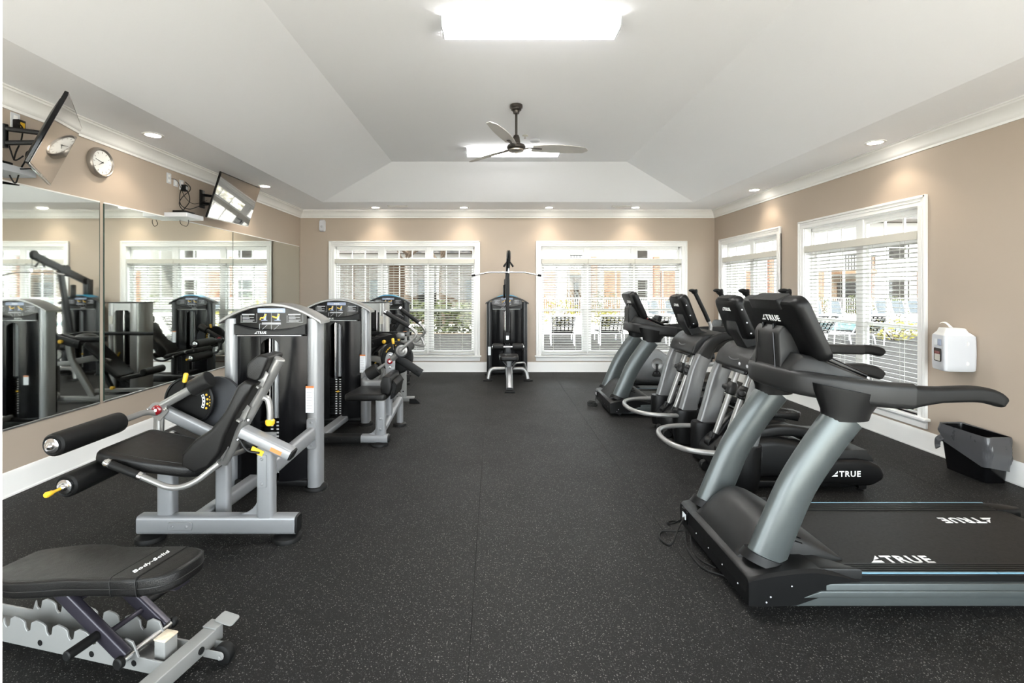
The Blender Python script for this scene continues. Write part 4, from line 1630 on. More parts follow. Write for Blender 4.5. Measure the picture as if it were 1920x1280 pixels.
    for a in (-12, -4, 4, 12):
        c = V((-2.20 + 0.152 * math.cos(R(a)), 3.4685, 0.725 + 0.152 * math.sin(R(a))))
        prism(b, rrect(0.006, 0.010, 0.001), c, (1, 0, 0), (0, 0, 1), 0.002)
    part('yellow_numbers', b, M_YEL, dsc)
    b = NB()
    for a in (-20, -7, 7, 20):
        rev(b, (-2.20 + 0.108 * math.cos(R(a)), 3.468, 0.725 + 0.108 * math.sin(R(a))), (0, -1, 0), [(0, 0.006), (0.001, 0.006)], 10)
    part('dial_holes', b, M_BLACK, dsc)
    b = NB()
    rev(b, (-2.04, 3.56, 0.70), (0, -1, 0), [(0, 0.19), (0.03, 0.19)], 40)
    part('disc_guard', b, M_SLATE, t)
    b = NB()
    tube(b, [(-2.205, 3.40, 0.80), (-2.175, 3.39, 0.90)], 0.009, 10)
    part('lever_rod', b, M_BLACK, t)
    b = NB()
    rev(b, (-2.182, 3.39, 0.875), (0.20, 0, 1), [(0, 0.010), (0.004, 0.015), (0.060, 0.016), (0.068, 0.010)], 14)
    part('lever_grip', b, M_YEL, t)
    t.location.x += ox
    t.location.y += oy
    return t


leg_machine('leg_machine', 'silver seated leg machine with black roller pads nearest the camera', 0, 0, LIGHT, False, 'LEG EXTENSION / LEG CURL')
leg_machine('leg_machine', 'dark gunmetal seated leg machine with blue cap by the left back window', -0.17, 4.83, DARKP, True, None)


# ------------------------------------------------------------------ abdominal machine (second silver tower)
def ab_machine():
    t = thing('ab_machine', 'silver abdominal machine with low seat and two angled overhead handles', 'exercise machine', (-1.4, 5.1, 0))
    F, T = M_SILVER, M_SILVER2
    tower(t, -1.765, 5.39, LIGHT, False, None)
    b = NB()
    sweep(b, [(-1.30, 4.73, 0.068), (-1.035, 4.73, 0.068)], rrect(0.09, 0.075, 0.02, 3), (0, 0, 1))
    sweep(b, [(-1.78, 4.73, 0.068), (-1.66, 4.73, 0.068)], rrect(0.09, 0.075, 0.02, 3), (0, 0, 1))
    part('cross_beam', b, F, t)
    b = NB()
    sweep(b, [(-1.67, 4.73, 0.066), (-1.295, 4.73, 0.066)], rrect(0.105, 0.082, 0.02, 3), (0, 0, 1))
    bolts(b, [(-1.62, 4.678, 0.066), (-1.48, 4.678, 0.066), (-1.34, 4.678, 0.066)], (0, -1, 0), 0.006, 0.004)
    part('foot_tread', b, M_RUB, t)
    b = NB()
    sweep(b, [(-1.035, 4.73, 0.068), (-1.02, 4.73, 0.068)], rrect(0.088, 0.073, 0.02, 3), (0, 0, 1), [1, 0.85])
    part('beam_end_cap', b, M_RUB, t)
    b = NB()
    disc_foot(b, -1.12, 4.73, 0.085)
    part('foot', b, M_RUB, t)
    b = NB()
    sweep(b, [(-1.71, 4.76, 0.085), (-1.68, 5.42, 0.085)], rrect(0.105, 0.06, 0.016, 3), (0, 0, 1))
    part('floor_rail', b, F, t)
    b = NB()
    sweep(b, [(-1.11, 4.74, 0.09), (-1.11, 4.74, 0.44)], rrect(0.098, 0.08, 0.022, 4), (0, 1, 0))
    part('upright', b, F, t)
    b = NB()
    prism(b, oval(0.034, 0.066, 20), (-1.105, 4.697, 0.215), (1, 0, 0), (0, 0, 1), 0.008, 0.002, 1)
    bolts(b, [(-1.105, 4.694, 0.265), (-1.105, 4.694, 0.165)], (0, -1, 0), 0.011, 0.01)
    part('oval_plate', b, F, t)
    b = NB()
    arc = [(-1.155, 0.10), (-1.25, 0.10)] + [(-1.25 + 0.095 * math.sin(R(a)), 0.105 + 0.095 * (1 - math.cos(R(a)))) for a in range(10, 91, 16)]
    prism(b, arc, (0, 4.74, 0), (1, 0, 0), (0, 0, 1), 0.014, 0.002, 1)
    part('gusset', b, F, t)
    # rear leg
    b = NB()
    sweep(b, fillet([(-1.10, 4.80, 0.15), (-1.06, 5.30, 0.285), (-1.055, 5.42, 0.30), (-1.055, 5.42, 0.03)], 0.09), rrect(0.075, 0.07, 0.025, 4), (1, 0, 0))
    part('rear_leg', b, F, t)
    b = NB()
    disc_foot(b, -1.055, 5.42, 0.075)
    part('foot', b, M_RUB, t)
    b = NB()
    sweep(b, [(-1.10, 5.0, 0.20), (-1.10, 5.0, 0.56)], rrect(0.095, 0.075, 0.02, 3), (0, 1, 0))
    part('upright', b, F, t)
    # seat and back
    b = NB()
    prism(b, rpoly([(-1.475, 4.72), (-1.06, 4.72), (-1.06, 5.17), (-1.43, 5.17)], 0.05, 5), (0, 0, 0.465), (1, 0, 0), (0, 1, 0), 0.07, 0.022, 4)
    part('seat_pad', b, M_LEATH, t)
    b = NB()
    prism(b, rpoly([(-1.115, 0.495), (-1.03, 0.485), (-1.005, 0.55), (-1.02, 0.665), (-1.095, 0.672), (-1.125, 0.60)], 0.02, 3), (0, 4.97, 0), (1, 0, 0), (0, 0, 1), 0.44, 0.025, 4)
    part('back_pad', b, M_LEATH, t)
    b = NB()
    prism(b, rpoly([(-1.03, 0.43), (-0.985, 0.46), (-0.965, 0.58), (-1.0, 0.63), (-1.02, 0.55)], 0.01, 2), (0, 4.97, 0), (1, 0, 0), (0, 0, 1), 0.36, 0.006, 1)
    bolts(b, [(-1.0, 4.785, 0.59), (-0.995, 4.785, 0.50)], (0, -1, 0), 0.012, 0.01)
    part('back_shell', b, M_BLACK, t)
    b = NB()
    prism(b, rrect(0.055, 0.105, 0.003), (-1.925, 5.372, 0.515), (1, 0, 0), (0, 0, 1), 0.0016)
    st = part('warning_sticker', b, M_STICK, t)
    b = NB()
    prism(b, rrect(0.055, 0.014, 0.002), (-1.925, 5.3708, 0.56), (1, 0, 0), (0, 0, 1), 0.0016)
    part('orange_header', b, M_ORANGE, st)
    # bent bar to the tower
    b = NB()
    sweep(b, fillet([(-1.42, 5.40, 0.50), (-1.42, 5.20, 0.50), (-1.10, 5.20, 0.50)], 0.10, 6), rrect(0.07, 0.105, 0.02, 3), (0, 0, 1))
    part('bent_bar', b, F, t)
    b = NB()
    prism(b, rpoly([(-0.04, -0.10), (0.04, -0.10), (0.04, 0.10), (-0.04, 0.10)], 0.02), (-1.42, 5.382, 0.52), (1, 0, 0), (0, 0, 1), 0.014, 0.003, 1)
    bolts(b, [(-1.42, 5.372, 0.60)], (0, -1, 0), 0.012, 0.012)
    part('column_bracket', b, F, t)
    # range disc and pivot
    c = V((-1.085, 5.42, 0.768))
    b = NB()
    rev(b, c, (0, -1, 0), [(0, 0.176), (0.004, 0.184), (0.022, 0.184), (0.028, 0.176), (0.028, 0.168), (0.020, 0.164), (0.020, 0.01)], 48)
    dsc = part('range_disc', b, M_BLACK, t)
    b = NB()
    for a in (150, 138, 126, 92, 80, 68):
        q = c + V((0.135 * math.cos(R(a)), -0.0215, 0.135 * math.sin(R(a))))
        prism(b, rrect(0.022, 0.012, 0.002), q, (math.sin(R(a)), 0, -math.cos(R(a))), (math.cos(R(a)), 0, math.sin(R(a))), 0.002)
    part('yellow_numbers', b, M_YEL, dsc)
    b = NB()
    prism(b, rpoly([(-0.052, -0.10), (0.052, -0.10), (0.056, 0.02), (0.03, 0.095), (-0.03, 0.095), (-0.056, 0.02)], 0.03, 4), (-1.126, 5.24, 0.752), (1, 0, 0), (0, 0, 1), 0.02, 0.004, 2)
    pv = part('pivot_plate', b, F, t)
    b = NB()
    rev(b, (-1.126, 5.229, 0.752), (0, -1, 0), [(0, 0.032), (0.010, 0.032), (0.016, 0.026), (0.018, 0.012)], 24)
    part('red_hub', b, M_RED, pv)
    b = NB()
    rev(b, (-1.126, 5.212, 0.752), (0, -1, 0), [(0, 0.012), (0.002, 0.012)], 12)
    part('hub_mark', b, M_PRINT, pv)
    b = NB()
    bolts(b, [(-1.126, 5.229, 0.82), (-1.126, 5.229, 0.685)], (0, -1, 0), 0.012, 0.006)
    part('plate_bolts', b, M_CHROME, pv)
    b = NB()
    sweep(b, [(-1.126, 5.25, 0.44), (-1.126, 5.25, 0.69)], rrect(0.10, 0.05, 0.012, 3), (0, 1, 0))
    part('pivot_post', b, F, t)
    # counterweight on its rod
    c0 = V((-1.15, 5.27, 0.735))
    c1 = V((-1.32, 5.27, 0.628))
    dd = (c1 - c0).normalized()
    b = NB()
    tube(b, [c0, c1 - dd * 0.03], 0.018, 14)
    part('counterweight_arm', b, T, t)
    b = NB()
    cyl(b, c1 - dd * 0.065, c1 + dd * 0.065, 0.068, 28, 0.004)
    part('counterweight', b, M_DARK, t)
    # hub with handles
    h = V((-0.984, 5.14, 0.878))
    b = NB()
    cyl(b, h + V((0, 0.04, 0)), h + V((0.0, 0.50, 0)), 0.062, 24, 0.01)
    part('pivot_drum', b, M_DARK, t)
    b = NB()
    rev(b, h + V((0, 0.05, 0)), (0, -1, 0), [(0, 0.080), (0.03, 0.080), (0.036, 0.074), (0.034, 0.060)], 32)
    part('hub_ring', b, M_BLACK, t)
    b = NB()
    rev(b, h + V((0, 0.03, 0)), (0, -1, 0), [(0, 0.062), (0.022, 0.060), (0.026, 0.040), (0.034, 0.034), (0.038, 0.01)], 28)
    part('hub_cap', b, T, t)
    b = NB()
    tube(b, [(-1.10, 5.23, 0.78), (-1.0, 5.18, 0.86)], 0.034, 16)
    part('hub_arm', b, T, t)
    b = NB()
    tube(b, [(-0.99, 5.12, 0.885), (-0.80, 5.10, 1.055), (-0.875, 5.10, 1.128), (-1.15, 5.10, 1.292)], 0.017, 12, 0.075)
    part('handle_tube', b, T, t)
    b = NB()
    tube(b, [(-0.99, 5.62, 0.875), (-0.88, 5.60, 0.94), (-0.775, 5.55, 1.055), (-0.845, 5.55, 1.137), (-1.08, 5.55, 1.314)], 0.017, 12, 0.075)
    part('handle_tube', b, T, t)
    b = NB()
    tube(b, [(-0.84, 5.58, 0.985), (-0.79, 5.57, 0.875), (-0.94, 5.59, 0.905)], 0.015, 12, 0.04)
    part('handle_brace', b, T, t)
    for p, q in (((-0.895, 5.10, 1.140), (-1.14, 5.10, 1.286)), ((-0.86, 5.55, 1.148), (-1.07, 5.55, 1.3065))):
        p, q = V(p), V(q)
        b = NB()
        tube(b, [p, q], 0.024, 14)
        part('hand_grip', b, M_RUB, t)
        e = (q - p).normalized()
        for q_, e_ in ((q, e), (p, -e)):
            b = NB()
            rev(b, q_, e_, [(0, 0.026), (0.02, 0.026), (0.024, 0.018)], 14)
            part('grip_collar', b, M_CHROME, t)
    b = NB()
    sweep(b, [(-1.10, 5.33, 0.80), (-0.80, 5.33, 0.60)], rrect(0.03, 0.095, 0.03, 4), (0, 0, 1))
    bolts(b, [(-0.845, 5.314, 0.635)], (0, -1, 0), 0.014, 0.008)
    part('drive_lever', b, M_BLACK, t)
    b = NB()
    tube(b, [(-1.11, 5.36, 0.86), (-1.115, 5.35, 0.94)], 0.008, 10)
    part('lever_rod', b, M_CHROME, t)
    b = NB()
    rev(b, (-1.115, 5.35, 0.925), (-0.1, 0, 1), [(0, 0.010), (0.004, 0.015), (0.058, 0.016), (0.066, 0.010)], 14)
    part('lever_grip', b, M_YEL, t)


ab_machine()


# ------------------------------------------------------------------ incline bench machine with open grey tower
def incline_machine():
    t = thing('incline_bench_machine', 'grey frame machine with long incline pad and open grey tower by the mirror', 'exercise machine', (-1.6, 6.7, 0))
    F = M_BENCH
    # open tower
    x0, x1, y0, y1, zt = -2.03, -1.57, 6.98, 7.30, 1.335
    b = NB()
    for sx, w in ((x0, 0.15), (x1 - 0.11, 0.11)):
        sweep(b, [(sx + w / 2, (y0 + y1) / 2, 0.02), (sx + w / 2, (y0 + y1) / 2, zt)], rrect(w, y1 - y0, 0.04, 4), (0, 1, 0))
    poly = [(x0 + 0.12, zt), (x0 + 0.12, 1.20)] + [(x0 + 0.15 + 0.03 - 0.03 * math.cos(R(a)), 1.20 + 0.03 * math.sin(R(a))) for a in range(0, 91, 30)] + \
           [(x1 - 0.11 - 0.03 + 0.03 * math.sin(R(a)), 1.20 + 0.03 * math.cos(R(a))) for a in range(0, 91, 30)] + [(x1 - 0.08, 1.20), (x1 - 0.08, zt)]
    prism(b, poly, (0, y0 + 0.03, 0), (1, 0, 0), (0, 0, 1), 0.05, 0.003, 1)
    part('tower_shell', b, M_SILVER2, t)
    b = NB()
    box2(b, (x0 - 0.01, y0 - 0.01, zt), (x1 + 0.01, y1 + 0.01, zt + 0.014), 0.004)
    part('tower_lid', b, M_BLACK, t)
    b = NB()
    box2(b, (x0 + 0.14, y0 + 0.20, 0.05), (x1 - 0.10, y0 + 0.22, 1.30))
    part('tower_liner', b, M_SHROUD, t)
    b = NB()
    for q in (x0 + 0.19, x1 - 0.15):
        cyl(b, (q, y0 + 0.12, 0.05), (q, y0 + 0.12, 1.30), 0.010, 10)
    part('guide_rods', b, M_CHROME, t)
    b = NB()
    for k in range(10):
        box2(b, (x0 + 0.155, y0 + 0.06, 0.06 + k * 0.036), (x1 - 0.115, y0 + 0.18, 0.092 + k * 0.036), 0.003, 1)
    part('weight_stack', b, M_BLACK, t)
    b = NB()
    prism(b, rrect(0.05, 0.12, 0.004), (x1 - 0.055, y0 - 0.0015, 1.09), (1, 0, 0), (0, 0, 1), 0.002)
    part('paper_sticker', b, M_VAL, t)
    b = NB()
    tube(b, [(-1.72, 7.02, 0.62), (-1.69, 7.0, 0.52), (-1.73, 7.0, 0.44)], 0.012, 10, 0.04)
    part('yellow_hook', b, M_YEL, t)
    # frame
    b = NB()
    bar(b, (-1.86, 6.50, 0.055), (-1.07, 6.50, 0.055), 0.07, 0.06)
    part('base_bar', b, F, t)
    b = NB()
    prism(b, [(-1.13, 0.0), (-0.985, 0.0), (-0.99, 0.012), (-1.04, 0.066), (-1.13, 0.066)], (0, 6.50, 0), (1, 0, 0), (0, 0, 1), 0.10, 0.006, 1)
    part('foot_boot', b, M_RUB, t)
    b = NB()
    bar(b, (-1.215, 6.50, 0.06), (-1.215, 6.50, 0.90), 0.075, 0.06, (0, 1, 0))
    part('upright', b, F, t)
    b = NB()
    for z in (0.16, 0.32, 0.46, 0.60):
        cyl(b, (-1.215, 6.4685, z), (-1.215, 6.466, z), 0.011, 10)
    part('adjust_holes', b, M_RUB, t)
    b = NB()
    sweep(b, fillet([(-1.40, 6.50, 0.86), (-1.42, 6.50, 0.60), (-1.74, 6.50, 0.07)], 0.12), rrect(0.075, 0.06, 0.01), (0, 1, 0))
    part('slanted_post', b, F, t)
    b = NB()
    bar(b, (-1.22, 6.50, 0.53), (-1.45, 6.50, 0.53), 0.06, 0.06)
    sweep(b, fillet([(-1.45, 6.52, 0.55), (-1.7, 6.62, 0.60), (-1.85, 6.68, 0.52)], 0.1), rrect(0.06, 0.08, 0.01), (0, 0, 1))
    part('cross_bar', b, F, t)
    b = NB()
    bar(b, (-1.76, 6.50, 0.16), (-2.55, 6.62, 0.16), 0.05, 0.05)
    bar(b, (-1.78, 6.50, 0.06), (-2.50, 6.62, 0.06), 0.07, 0.08)
    part('long_rail', b, F, t)
    for c in ((-1.32, 6.44, 0.66), (-1.28, 6.44, 0.10)):
        b = NB()
        rev(b, c, (0, -1, 0), [(0, 0.055), (0.004, 0.06), (0.03, 0.06), (0.034, 0.055), (0.034, 0.01)], 24)
        w = part('transport_wheel', b, M_SILVER2, t)
        b = NB()
        bolts(b, [V(c) - V((0, 0.034, 0))], (0, -1, 0), 0.010, 0.006)
        part('axle_bolt', b, M_RUB, w)
    # black top rails
    b = NB()
    sweep(b, fillet([(-1.20, 6.50, 0.89), (-1.25, 6.58, 0.90), (-1.55, 6.42, 0.865), (-2.0, 6.42, 0.87)], 0.05), rrect(0.05, 0.07, 0.012), (0, 0, 1))
    sweep(b, [(-1.18, 6.92, 0.90), (-2.30, 6.92, 0.90)], rrect(0.05, 0.05, 0.01), (0, 0, 1))
    bar(b, (-1.22, 6.46, 0.88), (-1.22, 6.95, 0.90), 0.05, 0.05)
    part('top_rails', b, M_BLACK, t)
    b = NB()
    box(b, (-1.24, 6.44, 0.915), (0.10, 0.05, 0.075), 0.008)
    part('pin_block', b, M_SILVER2, t)
    b = NB()
    sweep(b, [(-1.66, 6.36, 0.80), (-1.28, 6.36, 0.90)], rrect(0.03, 0.11, 0.02, 3), (0, 0, 1))
    bolts(b, [(-1.60, 6.344, 0.815)], (0, -1, 0), 0.018, 0.01)
    part('side_plate', b, M_BLACK, t)
    b = NB()
    rev(b, (-1.44, 6.344, 0.845), (0, -1, 0), [(0, 0.022), (0.03, 0.026), (0.036, 0.018)], 16)
    part('pull_knob', b, M_YEL, t)
    # incline pad, head cushion and foot roller
    u = V((-0.56, 0.04, -0.56)).normalized()
    v = V((0.04, 1, 0)).normalized()
    b = NB()
    prism(b, rpoly([(0, -0.16), (0.68, -0.16), (0.68, 0.16), (0, 0.16)], 0.04, 4), (-1.55, 6.70, 0.80), u, v, 0.07, 0.02, 3)
    part('incline_pad', b, M_LEATH, t)
    b = NB()
    w = u.cross(v).normalized()
    ball(b, (-1.50, 6.66, 0.87), 0.13, 20, (1.1, 0.9, 0.42))
    part('head_cushion', b, M_LEATH, t)
    b = NB()
    prism(b, rpoly([(0, -0.15), (0.34, -0.15), (0.34, 0.15), (0, 0.15)], 0.04, 4), (-2.04, 6.74, 0.30), (-0.97, 0.03, 0.2), v, 0.06, 0.018, 3)
    part('seat_pad', b, M_LEATH, t)
    b = NB()
    cyl(b, (-2.40, 6.55, 0.40), (-2.40, 6.95, 0.40), 0.05, 20, 0.01)
    part('foot_roller', b, M_FOAM, t)
    b = NB()
    bar(b, (-1.62, 6.70, 0.66), (-1.90, 6.66, 0.15), 0.05, 0.05)
    bar(b, (-2.08, 6.70, 0.20), (-1.72, 6.60, 0.55), 0.04, 0.05)
    part('pad_strut', b, M_BLACK, t)
    b = NB()
    rev(b, (-2.02, 6.53, 0.20), (0, -1, 0), [(0, 0.02), (0.04, 0.024), (0.046, 0.015)], 14)
    part('pull_knob', b, M_YEL, t)


incline_machine()


# ------------------------------------------------------------------ lat pulldown / cable machine
def cable_machine():
    t = thing('cable_machine', 'dark pulldown cable machine between the two back windows', 'exercise machine', (0.24, 8.3, 0))
    cx = 0.245
    tower(t, cx, 8.55, DARKP, True, None, sticker=False)
    b = NB()
    prism(b, rrect(0.05, 0.15, 0.004), (cx - 0.315, 8.5485, 0.44), (1, 0, 0), (0, 0, 1), 0.002)
    part('white_sticker', b, M_STICK, t)
    # sloping boom
    A, B = V((cx, 7.72, 2.07)), V((cx, 8.74, 1.66))
    b = NB()
    bar(b, A, B, 0.065, 0.115, (0, 0, 1), 0.01)
    bolts(b, [V((cx - 0.033, A.y + (B.y - A.y) * q, A.z + (B.z - A.z) * q)) for q in (0.28, 0.34, 0.62, 0.86)], (-1, 0, 0), 0.012, 0.008)
    part('boom', b, M_GUN, t)
    b = NB()
    box2(b, (cx - 0.05, 8.66, 1.42), (cx + 0.05, 8.78, 1.72), 0.01)
    part('boom_bracket', b, M_GUN, t)
    b = NB()
    bar(b, (cx, 8.16, 1.86), (cx, 8.40, 0.55), 0.06, 0.085, (0, 1, 0), 0.01)
    part('slanted_post', b, M_GUN, t)
    for c in (V((cx, 7.70, 2.09)), V((cx, 8.27, 1.90))):
        b = NB()
        r = 0.075 if c.y < 8 else 0.05
        rev(b, c - V((0.018, 0, 0)), (1, 0, 0), [(0, r * 0.9), (0.003, r), (0.010, r), (0.018, r * 0.82), (0.026, r), (0.033, r), (0.036, r * 0.9)], 28)
        p_ = part('pulley', b, M_BLACK, t)
        b = NB()
        for s in (-1, 1):
            prism(b, rpoly([(-0.05, -0.05), (0.06, -0.06), (0.06, 0.02), (0.0, 0.065), (-0.055, 0.04)], 0.02), c + V((s * 0.028, 0, 0)), (0, 1, 0), (0, 0, 1), 0.008, 0.002, 1)
        part('pulley_guard', b, M_GUN, p_)
    b = NB()
    tube(b, [(cx, 7.665, 2.09), (cx, 7.665, 1.86)], 0.004, 8)
    part('cable', b, M_RUB, t)
    b = NB()
    tube(b, [(cx, 7.665, 1.87), (cx, 7.665, 1.815)], 0.011, 10)
    part('snap_hook', b, M_CHROME, t)
    # bar hanging from the cable and a rope handle: things of their own
    o = thing('pulldown_bar', 'wide chrome pulldown bar hanging from the dark cable machine', 'bar', (cx - 0.03, 7.665, 1.80))
    b = NB()
    m = cx - 0.035
    tube(b, [(m - 0.545, 7.665, 1.755), (m - 0.30, 7.665, 1.808), (m + 0.30, 7.665, 1.808), (m + 0.545, 7.665, 1.755)], 0.0135, 12, 0.06)
    part('chrome_tube', b, M_CHROME, o)
    for s in (-1, 1):
        b = NB()
        tube(b, [(m + s * 0.555, 7.665, 1.753), (m + s * 0.50, 7.665, 1.765)], 0.0165, 12)
        part('grip_end', b, M_RUB, o)
    b = NB()
    cyl(b, (cx, 7.665, 1.795), (cx, 7.665, 1.835), 0.012, 10)
    part('hanger_loop', b, M_CHROME, o)
    o = thing('triceps_handle', 'black forked triceps handle hung under the boom pulley', 'handle', (cx, 7.80, 1.95))
    b = NB()
    tube(b, [(cx - 0.075, 7.80, 1.905), (cx - 0.02, 7.80, 1.99), (cx + 0.02, 7.80, 1.99), (cx + 0.075, 7.80, 1.905)], 0.012, 10, 0.03)
    part('bent_rod', b, M_BLACK, o)
    for s in (-1, 1):
        b = NB()
        tube(b, [(cx + s * 0.078, 7.80, 1.902), (cx + s * 0.045, 7.80, 1.952)], 0.016, 10)
        part('grip', b, M_RUB, o)
    b = NB()
    tube(b, [(cx, 7.80, 1.985), (cx, 7.80, 2.02)], 0.006, 8)
    part('eye_loop', b, M_CHROME, o)
    # counterweight block beside the post and the low pulley unit
    b = NB()
    box2(b, (cx - 0.075, 8.30, 1.38), (cx - 0.035, 8.40, 1.62), 0.02)
    part('cable_guard', b, M_BLACK, t)
    b = NB()
    box2(b, (cx - 0.05, 8.30, 0.60), (cx + 0.05, 8.44, 0.80), 0.015)
    bolts(b, [(cx - 0.03, 8.298, 0.76), (cx + 0.03, 8.298, 0.66)], (0, -1, 0), 0.014, 0.012)
    part('pulley_block', b, M_BLACK, t)
    b = NB()
    prism(b, rrect(0.05, 0.07, 0.003), (cx, 8.2985, 0.70), (1, 0, 0), (0, 0, 1), 0.002)
    part('white_tag', b, M_STICK, t)
    # thigh rollers
    b = NB()
    tube(b, [(cx - 0.27, 8.02, 0.575), (cx + 0.27, 8.02, 0.575)], 0.016, 12)
    part('roller_axle', b, M_CHROME, t)
    for s in (-1, 1):
        b = NB()
        rev(b, (cx + s * 0.075, 8.02, 0.575), (s, 0, 0), [(0, 0.045), (0.012, 0.062), (0.165, 0.062), (0.178, 0.048)], 24)
        ro = part('roller_pad', b, M_FOAM, t)
        b = NB()
        rev(b, (cx + s * 0.253, 8.02, 0.575), (s, 0, 0), [(0, 0.04), (0.008, 0.036), (0.012, 0.01)], 20)
        part('end_cap', b, M_CHROME, ro)
    b = NB()
    bar(b, (cx, 8.05, 0.60), (cx, 8.05, 0.12), 0.10, 0.08, (0, 1, 0), 0.015)
    part('roller_post', b, M_GUN, t)
    # seat
    b = NB()
    prism(b, rpoly([(cx - 0.145, 7.42), (cx + 0.145, 7.42), (cx + 0.155, 7.78), (cx - 0.155, 7.78)], 0.05, 4), (0, 0, 0.46), (1, 0, 0), (0, 1, 0), 0.075, 0.022, 4)
    part('seat_pad', b, M_LEATH, t)
    for s in (-1, 1):
        b = NB()
        prism(b, [(0, 0), (0.09, 0.10), (0.06, 0.10), (0, 0.04)], (cx + s * 0.03, 7.55, 0.315), (s, 0, 0), (0, 0, 1), 0.05, 0.006, 1)
        part('seat_bracket', b, M_GUN, t)
    b = NB()
    sweep(b, fillet([(cx, 7.82, 0.22), (cx, 7.62, 0.27), (cx, 7.42, 0.24), (cx, 7.20, 0.03)], 0.14), [(p * 1.0, q) for p, q in rrect(0.115, 0.10, 0.03, 4)], (1, 0, 0))
    bar(b, (cx, 7.60, 0.20), (cx, 7.60, 0.43), 0.10, 0.09, (0, 1, 0), 0.02)
    part('seat_pedestal', b, M_GREY, t)
    b = NB()
    box2(b, (cx - 0.075, 7.11, 0.0), (cx + 0.075, 7.26, 0.022), 0.006)
    part('foot', b, M_RUB, t)
    for s in (-1, 1):
        b = NB()
        sweep(b, fillet([(cx + s * 0.03, 8.10, 0.20), (cx + s * 0.30, 8.10, 0.20), (cx + s * 0.335, 8.08, 0.03)], 0.10), rrect(0.06, 0.05, 0.02, 3), (0, 1, 0))
        part('side_leg', b, M_SILVER2, t)
        b = NB()
        box2(b, (cx + s * 0.34 - 0.075, 8.01, 0.0), (cx + s * 0.34 + 0.075, 8.14, 0.022), 0.008)
        part('foot', b, M_RUB, t)
    b = NB()
    tube(b, [(cx + 0.08, 8.08, 0.20), (cx + 0.12, 8.04, 0.30), (cx + 0.28, 8.04, 0.315), (cx + 0.315, 8.06, 0.18)], 0.014, 10, 0.04)
    part('foot_hoop', b, M_SILVER2, t)
    b = NB()
    bar(b, (cx, 7.85, 0.14), (cx, 8.60, 0.10), 0.09, 0.07)
    part('floor_rail', b, M_GUN, t)


cable_machine()


